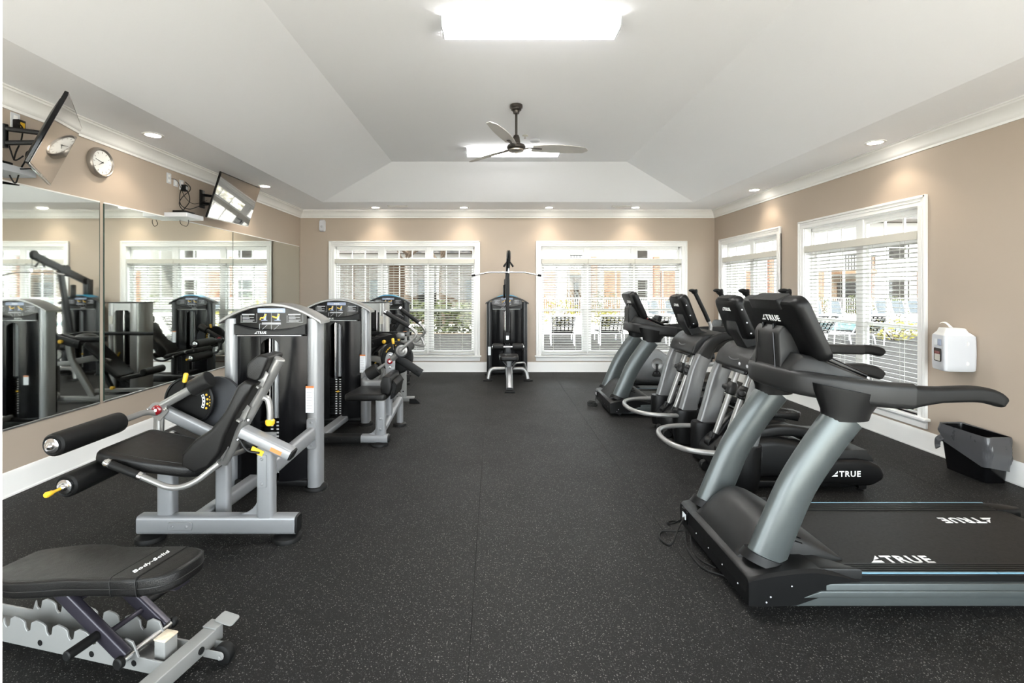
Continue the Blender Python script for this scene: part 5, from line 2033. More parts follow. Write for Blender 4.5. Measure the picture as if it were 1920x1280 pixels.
# ------------------------------------------------------------------ adjustable bench in the near left corner
def adjustable_bench():
    th = R(-13)
    ax = V((math.cos(th), math.sin(th), 0))      # along the bench, towards the wheel end
    ay = V((-math.sin(th), math.cos(th), 0))
    O = V((-1.27, 1.905, 0))
    t = thing('adjustable_bench', 'black padded adjustable bench on a pale frame, cut off by the left edge', 'bench', O)
    az = V((0, 0, 1))

    def L(x, y, z):
        return O + ax * x + ay * y + az * z
    inc = R(7.5)
    pu = ax * math.cos(inc) + az * math.sin(inc)
    pw = -ax * math.sin(inc) + az * math.cos(inc)
    e = L(0.082, 0.0, 0.466) - pw * 0.0375
    out = [(0, 0.0), (-0.004, 0.055), (-0.03, 0.095), (-0.09, 0.117), (-0.20, 0.122), (-0.48, 0.126), (-0.58, 0.150), (-0.72, 0.155), (-0.95, 0.11), (-0.95, -0.11), (-0.72, -0.150), (-0.58, -0.140), (-0.48, -0.126), (-0.20, -0.122), (-0.09, -0.117), (-0.03, -0.095), (-0.004, -0.055)]
    b = NB()
    prism(b, rpoly(out, 0.04, 4), e, pu, ay, 0.072, 0.016, 4)
    pad = part('back_pad', b, M_LEATH, t)
    b = NB()
    ring = lambda s, q: [e + pu * q + ay * p + pw * w_ for p, w_ in rrect(0.2455 * s, 0.0755, 0.018, 4)]
    loft(b, [ring(1.0, -0.250), ring(1.012, -0.244), ring(1.0, -0.130), ring(0.985, -0.124)], caps=True)
    part('wrap_band', b, M_LEATH, pad)
    for q_ in (-0.250, -0.128):
        b = NB()
        tube(b, ring(1.014, q_), 0.0018, 5, closed=True)
        part('band_piping', b, M_DARK, pad)
    b = NB()
    text_bm(b, 'Body-Solid', 0.036, frame_m(e + pu * -0.172 + ay * -0.088 + pw * 0.0385, ay, -pu), bold=0.006, ext=0.0006, shear=0.45, align='LEFT')
    part('script_lettering', b, M_PRINT, pad, 'white script lettering printed on the pad')
    b = NB()
    for s in (0.0265, -0.004):
        tube(b, [e + pu * p * 1.001 + ay * q * 1.004 + pw * s for p, q in rpoly(out, 0.04, 4)], 0.0022, 5, closed=True)
    part('piping', b, M_DARK, pad)
    b = NB()
    bar(b, e - pu * 0.05 - pw * 0.048, e - pu * 0.95 - pw * 0.048, 0.07, 0.03, pw)
    part('pad_rail', b, M_PURP, t)
    # struts
    for s in (-1, 1):
        b = NB()
        bar(b, L(-0.13, s * 0.085, 0.115), L(-0.46, s * 0.085, 0.325), 0.032, 0.058, az, 0.008)
        part('strut', b, M_PURP, t)
        b = NB()
        a0 = L(-0.25, s * 0.10, 0.19)
        cyl(b, a0, a0 + ay * s * 0.115, 0.0185, 16, 0.004)
        part('peg_grip', b, M_RUB, t)
    b = NB()
    tube(b, [L(-0.235, -0.085, 0.18), L(-0.235, 0.085, 0.18)], 0.011, 10)
    part('cross_rod', b, M_PURP, t)
    b = NB()
    bar(b, L(-0.40, -0.085, 0.285), L(-0.40, 0.085, 0.285), 0.035, 0.012)
    part('flat_brace', b, M_PURP, t)
    b = NB()
    tube(b, [L(-0.125, -0.12, 0.115), L(-0.125, 0.12, 0.115)], 0.0135, 12)
    part('axle_rod', b, M_CHROME, t)
    for s in (-1, 1):
        b = NB()
        cyl(b, L(-0.125, s * 0.105, 0.115), L(-0.125, s * 0.128, 0.115), 0.022, 14, 0.004)
        part('axle_bushing', b, M_RUB, t)
    # channel frame with toothed side plates
    for s in (-1, 1):
        prof = [(0.02, 0.045), (0.02, 0.10), (-0.10, 0.10)]
        x = -0.13
        for k in range(6):
            prof += [(x, 0.155), (x - 0.035, 0.162), (x - 0.060, 0.150), (x - 0.066, 0.118), (x - 0.082, 0.110), (x - 0.094, 0.122), (x - 0.098, 0.145)]
            x -= 0.115
        prof += [(x, 0.10), (-1.05, 0.10), (-1.05, 0.045)]
        b = NB()
        prism(b, prof, L(0, s * 0.058, 0), ax, az, 0.008, 0.0015, 1)
        part('toothed_plate', b, M_BENCH, t)
    b = NB()
    box(b, L(-0.52, 0, 0.05), (1.06, 0.112, 0.008), 0, th)
    part('channel_floor', b, M_BENCH, t)
    b = NB()
    for x in (-0.12, -0.33, -0.60):
        cyl(b, L(x, -0.0625, 0.075), L(x, -0.064, 0.075), 0.012, 12)
    part('frame_holes', b, M_RUB, t)
    # wheel-end crossbar
    b = NB()
    bar(b, L(0.05, -0.40, 0.075), L(0.05, 0.165, 0.075), 0.062, 0.062, az, 0.005)
    part('end_crossbar', b, M_BENCH, t)
    b = NB()
    bolts(b, [L(0.082, -0.20, 0.075), L(0.082, 0.05, 0.075), L(0.082, -0.30, 0.075)], ax, 0.014, 0.008)
    part('crossbar_bolts', b, M_RUB, t)
    b = NB()
    box(b, L(0.05, 0.150, 0.109), (0.068, 0.05, 0.006), 0.002, th)
    prism(b, rpoly([(-0.01, 0.0), (0.085, -0.01), (0.09, 0.04), (0.0, 0.05)], 0.014), L(0.05, 0.160, 0.115), ax, ay + az * 0.25, 0.006, 0.001, 1)
    part('foot_tab', b, M_BENCH, t)
    b = NB()
    box(b, L(-0.030, -0.005, 0.115), (0.052, 0.058, 0.075), 0.004, th)
    part('stop_post', b, M_BENCH, t)
    b = NB()
    box(b, L(-0.030, -0.005, 0.156), (0.056, 0.062, 0.008), 0.003, th)
    cyl(b, L(-0.030, -0.005, 0.158), L(-0.030, -0.005, 0.1606), 0.005, 10)
    part('worn_stop_cap', b, M_RUST, t, 'chipped cream cap with rust patches')
    b = NB()
    c = L(0.150, 0.100, 0.042)
    rev(b, c - ay * 0.020, ay, [(0, 0.030), (0.004, 0.038), (0.012, 0.041), (0.030, 0.041), (0.038, 0.038), (0.042, 0.03)], 26)
    wh = part('wheel', b, M_RUB, t)
    for q in (-0.026, 0.028):
        b = NB()
        prism(b, rrect(0.105, 0.032, 0.014), c + ay * q + ax * -0.035 + az * 0.006, ax, az, 0.005, 0.001, 1)
        if q < 0:
            bolts(b, [c + ay * -0.0285], -ay, 0.009, 0.005)
        part('wheel_fork', b, M_BENCH, wh)


adjustable_bench()
# ================================================================== CARDIO MACHINES
def treadmill():
    t = thing('treadmill', 'nearest large black treadmill with grey-green curved uprights', 'treadmill', (1.25, 2.68, 0), 'treadmills along the right side')
    yn, yf, yc = 2.28, 3.06, 2.67
    # hood over the motor: lofted ribs across the machine's length
    b = NB()
    rings = []
    for x, zt, hw, zb in ((1.195, 0.10, 0.40, 0.05), (1.20, 0.165, 0.415, 0.045), (1.215, 0.178, 0.42, 0.045), (1.30, 0.195, 0.42, 0.045), (1.42, 0.212, 0.42, 0.05), (1.52, 0.213, 0.415, 0.08), (1.64, 0.19, 0.405, 0.12), (1.735, 0.162, 0.40, 0.145)):
        inset = 0.014 if zt > 0.12 else 0.005
        rings.append([V((x, yc - hw, zb)), V((x, yc - hw, zt - inset)), V((x, yc - hw + inset, zt)), V((x, yc, zt + 0.002)), V((x, yc + hw - inset, zt)), V((x, yc + hw, zt - inset)), V((x, yc + hw, zb)), V((x, yc, zb))])
    loft(b, rings)
    hood = part('front_cover', b, M_BLACK, t)
    # raised motor hump
    b = NB()
    rings = []
    for k in range(11):
        q = k / 10
        x = 1.235 + 0.52 * q
        h = 0.175 * math.sin(min(1.0, q * 2.6) * math.pi / 2) * (1 - max(0, (q - 0.35) / 0.65) ** 1.3) + 0.004
        wdt = 0.25 + 0.03 * math.sin(q * 3)
        base_z = 0.185 + 0.02 * min(1, q * 3) - 0.03 * max(0, q - 0.5) * 2
        ring = []
        for j in range(13):
            a = math.pi * j / 12
            ring.append(V((x, yc - wdt * math.copysign(abs(math.cos(a)) ** 0.6, math.cos(a)), base_z + h * (math.sin(a) ** 0.55))))
        ring.append(V((x, yc + wdt, base_z - 0.03)))
        ring.append(V((x, yc - wdt, base_z - 0.03)))
        rings.append(ring)
    loft(b, rings)
    hump = part('motor_hump', b, M_DARK, t)
    def hump_pt(q, deg):
        x = 1.235 + 0.52 * q
        h = 0.175 * math.sin(min(1.0, q * 2.6) * math.pi / 2) * (1 - max(0, (q - 0.35) / 0.65) ** 1.3) + 0.004
        a = R(deg)
        return V((x, yc - (0.25 + 0.03 * math.sin(q * 3)) * math.cos(a) ** 0.6, 0.185 + 0.02 * min(1, q * 3) - 0.03 * max(0, q - 0.5) * 2 + h * math.sin(a) ** 0.55))
    for deg in (16, 26, 38):
        for q0 in (0.30, 0.46):
            b = NB()
            tube(b, [hump_pt(q0 + 0.014 * k, deg) + V((0, -0.0015, 0.001)) for k in range(10)], 0.0035, 6)
            part('vent_slot', b, M_GLOSS, hump)
    for s, y0, y1 in ((-1, yn - 0.02, yn + 0.16), (1, yf - 0.16, yf + 0.02)):
        # tapering apron running back beside the belt
        b = NB()
        prism(b, [(1.50, y0 + 0.02 if s < 0 else y1 - 0.02), (1.745, (y0 + 0.012) if s < 0 else (y1 - 0.012)), (1.70, (y0 + 0.05) if s < 0 else (y1 - 0.05)), (1.52, (y1 + 0.03) if s < 0 else (y0 - 0.03))], (0, 0, 0.183), (1, 0, 0), (0, 1, 0), 0.05, 0.008, 2)
        part('side_apron', b, M_DARK, t)
    # power inlet and feet
    b = NB()
    box2(b, (1.188, 2.95, 0.085), (1.205, 3.03, 0.165), 0.004)
    part('power_inlet', b, M_GLOSS, t)
    b = NB()
    prism(b, rrect(0.05, 0.035, 0.003), (1.1865, 2.985, 0.125), (0, -1, 0), (0, 0, 1), 0.002)
    part('inlet_label', b, M_STICK, t)
    for p_, a_ in [((1.1925, yc - 0.33 + 0.16 * k, 0.10), (-1, 0, 0)) for k in range(5)] + [((1.30, 2.25, 0.09), (0, -1, 0)), ((1.28, 2.25, 0.065), (0, -1, 0)), ((1.40, 2.252, 0.14), (0, -1, 0))]:
        b = NB()
        bolts(b, [p_], a_, 0.0040, 0.003)
        part('cover_screw', b, M_LINE, t)
    for y in (yn + 0.06, yf - 0.06):
        for x in (1.33, 3.05):
            b = NB()
            cyl(b, (x, y - 0.02, 0.028), (x, y + 0.02, 0.028), 0.028, 18, 0.003)
            part('wheel', b, M_RUB, t)
    # deck, belt, rails
    b = NB()
    box2(b, (1.45, yn + 0.085, 0.10), (3.18, yf - 0.085, 0.155), 0.004)
    part('deck', b, M_BLACK, t)
    b = NB()
    rings = []
    for x, z in ((1.50, 0.170), (3.10, 0.170), (3.16, 0.163), (3.195, 0.14), (3.20, 0.115)):
        rings.append([V((x, yn + 0.10, z)), V((x, yf - 0.10, z)), V((x - 0.004, yf - 0.10, z - 0.006)), V((x - 0.004, yn + 0.10, z - 0.006))])
    loft(b, rings)
    belt = part('running_belt', b, M_BELT, t)
    b = NB()
    logo(b, (1.885, 2.392, 0.1708), (1, 0, 0), (0, 1, 0), 0.062)
    part('belt_lettering', b, M_PRINT, belt, 'white printed lettering on the belt')
    b = NB()
    logo(b, (2.965, 2.862, 0.1708), (-1, 0, 0), (0, -1, 0), 0.062)
    part('belt_lettering', b, M_PRINT, belt, 'white printed lettering on the belt')
    for s, y0, y1, ye in ((-1, yn, yn + 0.105, yn), (1, yf - 0.105, yf, yf)):
        b = NB()
        box2(b, (1.55, y0, 0.140), (3.10, y1, 0.176), 0.003, 1)
        for k in range(5):
            yy = y0 + 0.022 + k * 0.016
            box2(b, (1.60, yy - 0.0045, 0.174), (3.10, yy + 0.0045, 0.1795), 0.0015, 1)
        rl = part('foot_rail', b, M_BLACK, t)
        b = NB()
        yy = ye - s * 0.008
        box2(b, (1.72, min(yy, yy - s * 0.010), 0.172), (3.105, max(yy, yy - s * 0.010), 0.1815), 0.002, 1)
        part('pale_blue_strip', b, M_PBLUE, rl)
        # side extrusion with swept front
        b = NB()
        d = 0.03
        prism(b, [(1.26, 0.040), (3.16, 0.040), (3.20, 0.075), (3.18, 0.145), (1.55, 0.145), (1.46, 0.130)], (0, ye - s * (-0.006), 0), (1, 0, 0), (0, 0, 1), d, 0.006, 2)
        prism(b, [(1.45, 0.084), (3.17, 0.084), (3.17, 0.116), (1.54, 0.116)], (0, ye + s * 0.024, 0), (1, 0, 0), (0, 0, 1), 0.012, 0.005, 2)
        part('side_rail', b, M_TEAL, t)
        b = NB()
        prism(b, [(3.10, y0), (3.10, y1), (3.20, y1 - 0.0 if s < 0 else y1 - 0.02), (3.27, y1 - 0.02 if s < 0 else y0 + 0.04), (3.27, y1 - 0.04 if s < 0 else y0 + 0.02), (3.20, y0 + 0.02 if s < 0 else y0)], (0, 0, 0.148), (1, 0, 0), (0, 1, 0), 0.062, 0.012, 2)
        part('rail_end_cap', b, M_BLACK, t)
    b = NB()
    cyl(b, (3.165, yn + 0.09, 0.115), (3.165, yf - 0.09, 0.115), 0.045, 20)
    part('rear_roller', b, M_BLACK, t)
    # curved uprights
    cur = [(1.345, 0.20), (1.42, 0.385), (1.507, 0.576), (1.635, 0.772), (1.736, 0.905)]
    for yy in (2.375, 2.975):
        b = NB()
        sweep(b, smooth_path([(x, yy, z) for x, z in cur], 5), oval(0.096, 0.056, 24), (0, 1, 0), [(1.0 - 0.04 * math.sin(k / 20 * math.pi), 1.0) for k in range(21)])
        part('upright', b, M_TEAL, t)
        b = NB()
        sweep(b, [(1.335, yy, 0.185), (1.348, yy, 0.222)], oval(0.122, 0.08, 24), (0, 1, 0), [1.0, 0.88])
        part('upright_collar', b, M_BLACK, t)
        b = NB()
        loft(b, [[V((cx_ + p * sx, yy + q * sy, z + p * tl)) for p, q in oval(1, 1, 24)] for cx_, z, sx, sy, tl in
                 ((1.738, 0.890, 0.112, 0.062, 0.0), (1.742, 0.93, 0.118, 0.066, -0.01), (1.745, 1.0, 0.155, 0.075, -0.03), (1.745, 1.04, 0.16, 0.078, -0.03))])
        part('upright_socket', b, M_BLACK, t)
    # handrail: one sweep round the front, then grips
    half = [(2.02, 2.325), (1.86, 2.335), (1.70, 2.375), (1.59, 2.44), (1.545, 2.53)]
    pl = half + [(1.535, yc)] + [(x, 2 * yc - y) for x, y in half[::-1]]
    path = smooth_path([(x, y, 1.015 + 0.045 * max(0, (1.95 - x) / 0.42)) for x, y in pl], 6)
    n = len(path)
    b = NB()
    sweep(b, path, rrect(0.075, 0.125, 0.03, 4), (0, 0, 1))
    part('handrail', b, M_DARK, t)
    for s, yy in ((-1, 2.325), (1, 2 * yc - 2.325)):
        b = NB()
        pts = [(2.01, yy, 1.013), (2.08, yy + s * 0.002, 1.018), (2.20, yy + s * 0.008, 1.026), (2.32, yy + s * 0.012, 1.028), (2.40, yy + s * 0.014, 1.012), (2.445, yy + s * 0.014, 0.985)]
        sweep(b, smooth_path(pts, 5), rrect(0.074, 0.12, 0.03, 5), (0, 0, 1), [(1, 1 - 0.36 * min(1, k / 8)) for k in range(20)] + [(1, 0.62), (1, 0.6), (1, 0.56), (1, 0.52), (0.9, 0.45), (0.6, 0.3)])
        part('grip', b, M_RUB, t)
    b = NB()
    bolts(b, [(1.4985, yc + 0.25, 1.08), (1.4975, yc + 0.16, 1.078)], (-1, 0, 0), 0.010, 0.005)
    part('rail_screws', b, M_LINE, t)
    # console bed: wedge sloping back to the tray
    b = NB()
    rings = []
    for x, z0, z1, hw in ((1.53, 1.04, 1.13, 0.19), (1.58, 1.03, 1.20, 0.225), (1.66, 1.02, 1.185, 0.25), (1.78, 1.0, 1.13, 0.29), (1.90, 0.985, 1.075, 0.30), (1.97, 0.98, 1.045, 0.30)):
        rings.append([V((x, yc + q * hw * 2, (z0 + z1) / 2 + p * (z1 - z0))) for q, p in rrect(1, 1, 0.12, 3)])
    loft(b, rings)
    part('console_bed', b, M_DARK, t)
    for y in (2.50, 2.84):
        b = NB()
        bar(b, (1.74, y, 1.17), (1.94, y, 1.08), 0.02, 0.03, (0, 0, 1), 0.008)
        part('tray_divider', b, M_GLOSS, t)
    b = NB()
    tube(b, [(1.80, yc + 0.10, 1.125), (1.815, yc + 0.10, 1.155), (1.84, yc + 0.10, 1.12)], 0.007, 8, 0.01)
    cyl(b, (1.80, yc - 0.02, 1.115), (1.803, yc - 0.02, 1.135), 0.022, 16, 0.003)
    part('safety_key', b, M_RED, t)
    # mast and screen
    b = NB()
    prism(b, rpoly([(1.525, 1.08), (1.66, 1.08), (1.66, 1.22), (1.585, 1.30), (1.545, 1.345), (1.515, 1.30)], 0.02, 3), (0, yc, 0), (1, 0, 0), (0, 0, 1), 0.24, 0.02, 3)
    mast = part('screen_mast', b, M_DARK, t)
    b = NB()
    for s in (-1, 1):
        box(b, (1.535, yc + s * 0.05, 1.325), (0.02, 0.008, 0.045), 0.002)
        tube(b, [(1.512, yc + s * 0.095, 1.10), (1.512, yc + s * 0.075, 1.30)], 0.004, 6)
    part('mast_grooves', b, M_GLOSS, mast)
    A, B = V((1.535, yc, 1.49)), V((1.685, yc, 1.165))
    u = V((0, 1, 0))
    v = (A - B).normalized()
    nrm = u.cross(v)                       # towards the runner or away
    if nrm.x < 0:
        nrm = -nrm
    hh = (A - B).length
    b = NB()
    mid = (A + B) / 2
    loft(b, [[mid + nrm * d + u * p * sx + v * q * sy for p, q in rrect(0.56, hh, 0.05, 5)] for d, sx, sy in ((-0.040, 0.84, 0.88), (-0.034, 0.92, 0.94), (-0.012, 0.99, 0.99), (0.0, 1, 1), (0.024, 1, 1), (0.030, 0.98, 0.98))])
    scr = part('screen_housing', b, M_BLACK, t)
    b = NB()
    prism(b, rrect(0.48, hh - 0.07, 0.01), mid + nrm * 0.030, u, v, 0.003)
    part('screen_glass', b, M_SCREEN, scr)
    b = NB()
    loft(b, [[A + v * (-0.02 + d) - nrm * 0.005 + u * (p * sx) + nrm * q for p, q in rrect(0.30, 0.085, 0.02, 3)] for d, sx in ((-0.03, 1.0), (0.018, 1.0), (0.026, 0.94))])
    part('top_hatch', b, M_DARK, scr)
    b = NB()
    logo(b, mid - nrm * 0.0408 + v * 0.055 + u * 0.095, -u, v, 0.034)
    part('screen_lettering', b, M_PRINT, scr, 'white printed lettering on the back of the screen')
    b = NB()
    for p, q in ((-0.235, 0.09), (-0.235, -0.10), (0.235, 0.09)):
        box(b, mid - nrm * 0.026 + u * p + v * q, (0.016, 0.016, 0.02), 0.002)
    part('snap_slots', b, M_GLOSS, scr)
    return t


TM = treadmill()
TM2 = copy_tree(TM)
TM2.location.x += 0.205
TM2.location.y += 3.52
TM2['label'] = 'farther black treadmill with grey uprights in front of the right back window'

# power cords of the treadmills
b = NB()
tube(b, smooth_path([(1.19, 2.985, 0.12), (1.13, 2.93, 0.075), (1.06, 2.86, 0.012), (1.02, 2.93, 0.008), (1.06, 3.02, 0.008), (1.13, 2.98, 0.03), (1.17, 2.94, 0.05), (1.15, 2.86, 0.01), (1.135, 2.74, 0.008), (1.15, 2.62, 0.008), (1.24, 2.55, 0.008)], 7), 0.0055, 8)
part('power_cord', b, M_RUB, TM)
b = NB()
tube(b, smooth_path([(1.19, 3.0, 0.10), (1.15, 3.08, 0.03), (1.14, 3.14, 0.008), (1.19, 3.16, 0.008), (1.28, 3.13, 0.008)], 6), 0.0055, 8)
tube(b, smooth_path([(1.19, 2.90, 0.05), (1.165, 2.80, 0.01), (1.17, 2.70, 0.008), (1.22, 2.63, 0.008)], 6), 0.0045, 8)
part('power_cord', b, M_RUB, TM)
b = NB()
pts = []
for k in range(30):
    a = k * 0.62
    pts.append((1.30 + 0.06 * math.cos(a), 6.30 + 0.10 * math.sin(a), 0.012 + 0.0016 * k))
pts.append((1.37, 6.42, 0.05))
pts.append((1.395, 6.50, 0.12))
tube(b, smooth_path(pts, 3), 0.006, 7)
part('power_cord', b, M_RUB, TM2)


def elliptical():
    c = 3.98
    t = thing('elliptical_trainer', 'nearer grey elliptical trainer with TRUE on its black tail, behind the nearest treadmill', 'elliptical', (2.0, c, 0), 'elliptical trainers along the right side')
    t['label'] = 'nearer grey elliptical trainer with a lettered black tail, behind the nearest treadmill'
    G = M_GREY
    # bumper loop
    b = NB()
    tube(b, smooth_path([(1.90, c + 0.36, 0.30), (1.68, c + 0.37, 0.30), (1.50, c + 0.29, 0.30), (1.415, c + 0.12, 0.30), (1.415, c - 0.12, 0.30), (1.50, c - 0.29, 0.30), (1.68, c - 0.37, 0.30), (1.90, c - 0.36, 0.30)], 6), 0.021, 12)
    part('bumper_loop', b, M_SILVER2, t)
    for s in (-1, 1):
        y = c + s * 0.33
        b = NB()
        loft(b, [[V((x + p * sx, y + q * sy, z)) for p, q in oval(1, 1, 24)] for x, z, sx, sy in ((1.90, 0.03, 0.11, 0.075), (1.90, 0.12, 0.125, 0.085), (1.905, 0.33, 0.13, 0.088), (1.908, 0.352, 0.126, 0.084))])
        part('leg_collar', b, M_BLACK, t)
        b = NB()
        cur = [(1.915, 0.34), (1.945, 0.45), (1.975, 0.57), (2.018, 0.735), (2.075, 0.875)]
        sweep(b, smooth_path([(x, y, z) for x, z in cur], 4), rrect(0.165, 0.085, 0.028, 4), (0, 1, 0), [(1 - 0.12 * k / 16, 1) for k in range(17)])
        part('leg_panel', b, G, t)
        b = NB()
        cur = [(2.072, 0.868), (2.12, 0.955), (2.19, 1.03), (2.30, 1.072), (2.45, 1.082), (2.68, 1.078), (2.80, 1.075)]
        sweep(b, smooth_path([(x, y, z) for x, z in cur], 4), rrect(0.15, 0.088, 0.035, 4), (0, 1, 0), [(1 - 0.50 * min(1, k / 13), 1 - 0.2 * min(1, k / 13)) for k in range(25)])
        part('shoulder_arm', b, M_DARK, t)
        b = NB()
        sweep(b, smooth_path([(2.78, y, 1.075), (2.86, y, 1.075), (2.93, y, 1.06), (2.955, y, 1.04)], 4), rrect(0.072, 0.068, 0.028, 4), (0, 1, 0), [1] * 9 + [0.95, 0.9, 0.8, 0.55])
        part('fixed_grip', b, M_RUB, t)
        # moving handle
        b = NB()
        tube(b, smooth_path([(2.40, c + s * 0.29, 1.19), (2.425, c + s * 0.285, 1.11), (2.40, c + s * 0.28, 1.03), (2.34, c + s * 0.27, 0.94)], 5), 0.018, 12)
        part('handle_tube', b, M_SILVER2, t)
        b = NB()
        tube(b, [(2.405, c + s * 0.29, 1.175), (2.36, c + s * 0.295, 1.28), (2.255, c + s * 0.30, 1.50)], 0.0225, 14)
        rev(b, (2.262, c + s * 0.30, 1.485), (-0.45, 0, 1), [(0, 0.022), (0.012, 0.030), (0.035, 0.036), (0.045, 0.030), (0.048, 0.01)], 16)
        ball(b, (2.225, c + s * 0.30, 1.522), 0.030, 12, (1.35, 1, 0.62))
        part('handle_grip', b, M_RUB, t)
        # link rod with its ball joint
        yr = c + s * 0.095
        b = NB()
        tube(b, [(2.085, yr, 0.875), (1.865, yr, 0.25)], 0.0245, 14)
        part('link_rod', b, M_SILVER2, t)
        b = NB()
        d = V((0.22, 0, 0.625)).normalized()
        m = V((2.022, yr, 0.695))
        rev(b, m - d * 0.055, d, [(0, 0.026), (0.012, 0.040), (0.055, 0.046), (0.098, 0.038), (0.110, 0.026)], 18)
        rev(b, m + V((0, -s * 0.02, 0)), (-0.5, s, 0.1), [(0, 0.034), (0.05, 0.036), (0.09, 0.02), (0.092, 0.005)], 16)
        part('rod_joint', b, M_DARK, t)
        b = NB()
        rev(b, (1.855, yr - 0.045, 0.235), (0, 1, 0), [(0, 0.045), (0.006, 0.052), (0.084, 0.052), (0.09, 0.045)], 22)
        sweep(b, [(1.895, yr, 0.31), (1.855, yr, 0.22)], rrect(0.085, 0.08, 0.02, 3), (0, 1, 0))
        part('rod_foot', b, M_BLACK, t)
        # pedal beam and footplate
        yp = c + s * 0.17
        up = 0.07 if s > 0 else 0.0
        b = NB()
        sweep(b, smooth_path([(1.87, yr, 0.23), (2.05, c + s * 0.14, 0.36 + up), (2.30, yp, 0.42 + up), (2.62, yp, 0.37 + up)], 5), rrect(0.075, 0.085, 0.02, 3), (0, 0, 1))
        part('pedal_beam', b, M_BLACK, t)
        b = NB()
        px = 2.42 if s > 0 else 2.62
        prism(b, rpoly([(px - 0.19, yp - 0.085), (px + 0.17, yp - 0.085), (px + 0.21, yp - 0.05), (px + 0.21, yp + 0.05), (px + 0.17, yp + 0.085), (px - 0.19, yp + 0.085)], 0.03), (0, 0, 0.40 + up * 0.9 - (0.03 if s < 0 else 0)), (1, 0, 0), (0, 1, 0), 0.05, 0.012, 2)
        ft = part('footplate', b, M_BLACK, t)
        b = NB()
        for k in range(7):
            box(b, (px - 0.13 + k * 0.048, yp, 0.4265 + up * 0.9 - (0.03 if s < 0 else 0)), (0.018, 0.13, 0.004), 0.001)
        part('tread_ribs', b, M_DARK, ft)
    # top shroud between the legs
    b = NB()
    prism(b, rpoly([(1.965, 0.885), (2.0, 0.99), (2.09, 1.075), (2.32, 1.10), (2.46, 1.06), (2.40, 0.96), (2.20, 0.90), (2.07, 0.862)], 0.03, 3), (0, c, 0), (1, 0, 0), (0, 0, 1), 0.60, 0.018, 3)
    sh = part('top_shroud', b, M_DARK, t)
    b = NB()
    u = V((0, -1, 0))
    v = V((0.10, 0, 0.085)).normalized()
    pts = [V((2.035, c, 1.0)) + u * (0.12 * math.cos(R(a))) + v * (0.07 * math.sin(R(a))) for a in range(180, 361, 15)]
    tube(b, pts, 0.0045, 6)
    part('moulded_line', b, M_GREY, sh)
    b = NB()
    prism(b, rrect(0.40, 0.055, 0.02), (2.0, c, 0.878), (0, -1, 0), (0.45, 0, -0.2), 0.05, 0.01, 2)
    part('rod_opening', b, M_GLOSS, sh)
    # mast and console
    b = NB()
    prism(b, rpoly([(1.965, 1.33), (2.02, 1.335), (2.16, 1.11), (2.24, 1.085), (2.24, 1.06), (2.06, 1.055), (1.975, 1.20)], 0.015, 3), (0, c, 0), (1, 0, 0), (0, 0, 1), 0.17, 0.016, 2)
    part('console_mast', b, M_DARK, t)
    A, B = V((1.945, c, 1.475)), V((2.075, c, 1.135))
    u = V((0, 1, 0))
    v = (A - B).normalized()
    nrm = u.cross(v)
    if nrm.x < 0:
        nrm = -nrm
    hh = (A - B).length
    mid = (A + B) / 2
    b = NB()
    loft(b, [[mid + nrm * d + u * p * sx + v * q * sy for p, q in rrect(0.40, hh, 0.06, 5)] for d, sx, sy in ((-0.050, 0.80, 0.86), (-0.042, 0.90, 0.93), (-0.015, 0.99, 0.99), (0.0, 1, 1), (0.020, 1, 1), (0.028, 0.97, 0.97))])
    scr = part('console_housing', b, M_BLACK, t)
    b = NB()
    prism(b, rrect(0.33, hh - 0.09, 0.01), mid + nrm * 0.028, u, v, 0.003)
    part('console_glass', b, M_SCREEN, scr)
    b = NB()
    loft(b, [[A + v * (-0.025 + d) - nrm * 0.012 + u * (p * sx) + nrm * q for p, q in rrect(0.21, 0.075, 0.02, 3)] for d, sx in ((-0.03, 1.0), (0.020, 1.0), (0.028, 0.94))])
    part('top_hatch', b, M_DARK, scr)
    b = NB()
    logo(b, mid - nrm * 0.0508 + v * 0.075 + u * 0.075, -u, v, 0.027)
    part('console_lettering', b, M_PRINT, scr, 'white printed lettering on the console back')
    b = NB()
    for q in (0.08, -0.03, -0.12):
        rev(b, mid + nrm * -0.02 - u * 0.187 + v * q, (-0.2, -1, 0), [(0, 0.006), (0.012, 0.006)], 8)
    part('console_screws', b, M_LINE, scr)
    # flywheel body and tail
    b = NB()
    body = rpoly([(1.80, 0.05), (2.45, 0.05), (2.62, 0.10), (2.60, 0.26), (2.42, 0.345), (2.15, 0.385), (1.92, 0.33), (1.78, 0.20)], 0.14, 6)
    prism(b, body, (0, c, 0), (1, 0, 0), (0, 0, 1), 0.50, 0.07, 5)
    part('drive_body', b, M_BLACK, t)
    b = NB()
    pts = [V((1.97 + 0.11 * math.cos(R(a)), c - 0.251, 0.25 + 0.13 * math.sin(R(a)))) for a in range(-75, 66, 10)]
    tube(b, pts, 0.008, 6)
    part('grey_accent', b, M_GREY, t)
    b = NB()
    tail = rpoly([(2.36, 0.075), (2.86, 0.045), (2.96, 0.11), (2.93, 0.20), (2.80, 0.25), (2.50, 0.245), (2.36, 0.19)], 0.09, 5)
    prism(b, tail, (0, c, 0), (1, 0, 0), (0, 0, 1), 0.74, 0.03, 4)
    tl = part('tail_housing', b, M_BLACK, t)
    b = NB()
    prism(b, [(2.52, 0.245), (2.90, 0.225), (2.84, 0.31), (2.55, 0.315)], (0, c, 0), (1, 0, 0), (0, 0, 1), 0.66, 0.008, 2)
    part('tail_step', b, M_DARK, t)
    b = NB()
    logo(b, (2.545, c - 0.3708, 0.125), (1, 0, 0), (0, 0, 1), 0.042)
    part('tail_lettering', b, M_PRINT, tl, 'white printed lettering on the tail')
    b = NB()
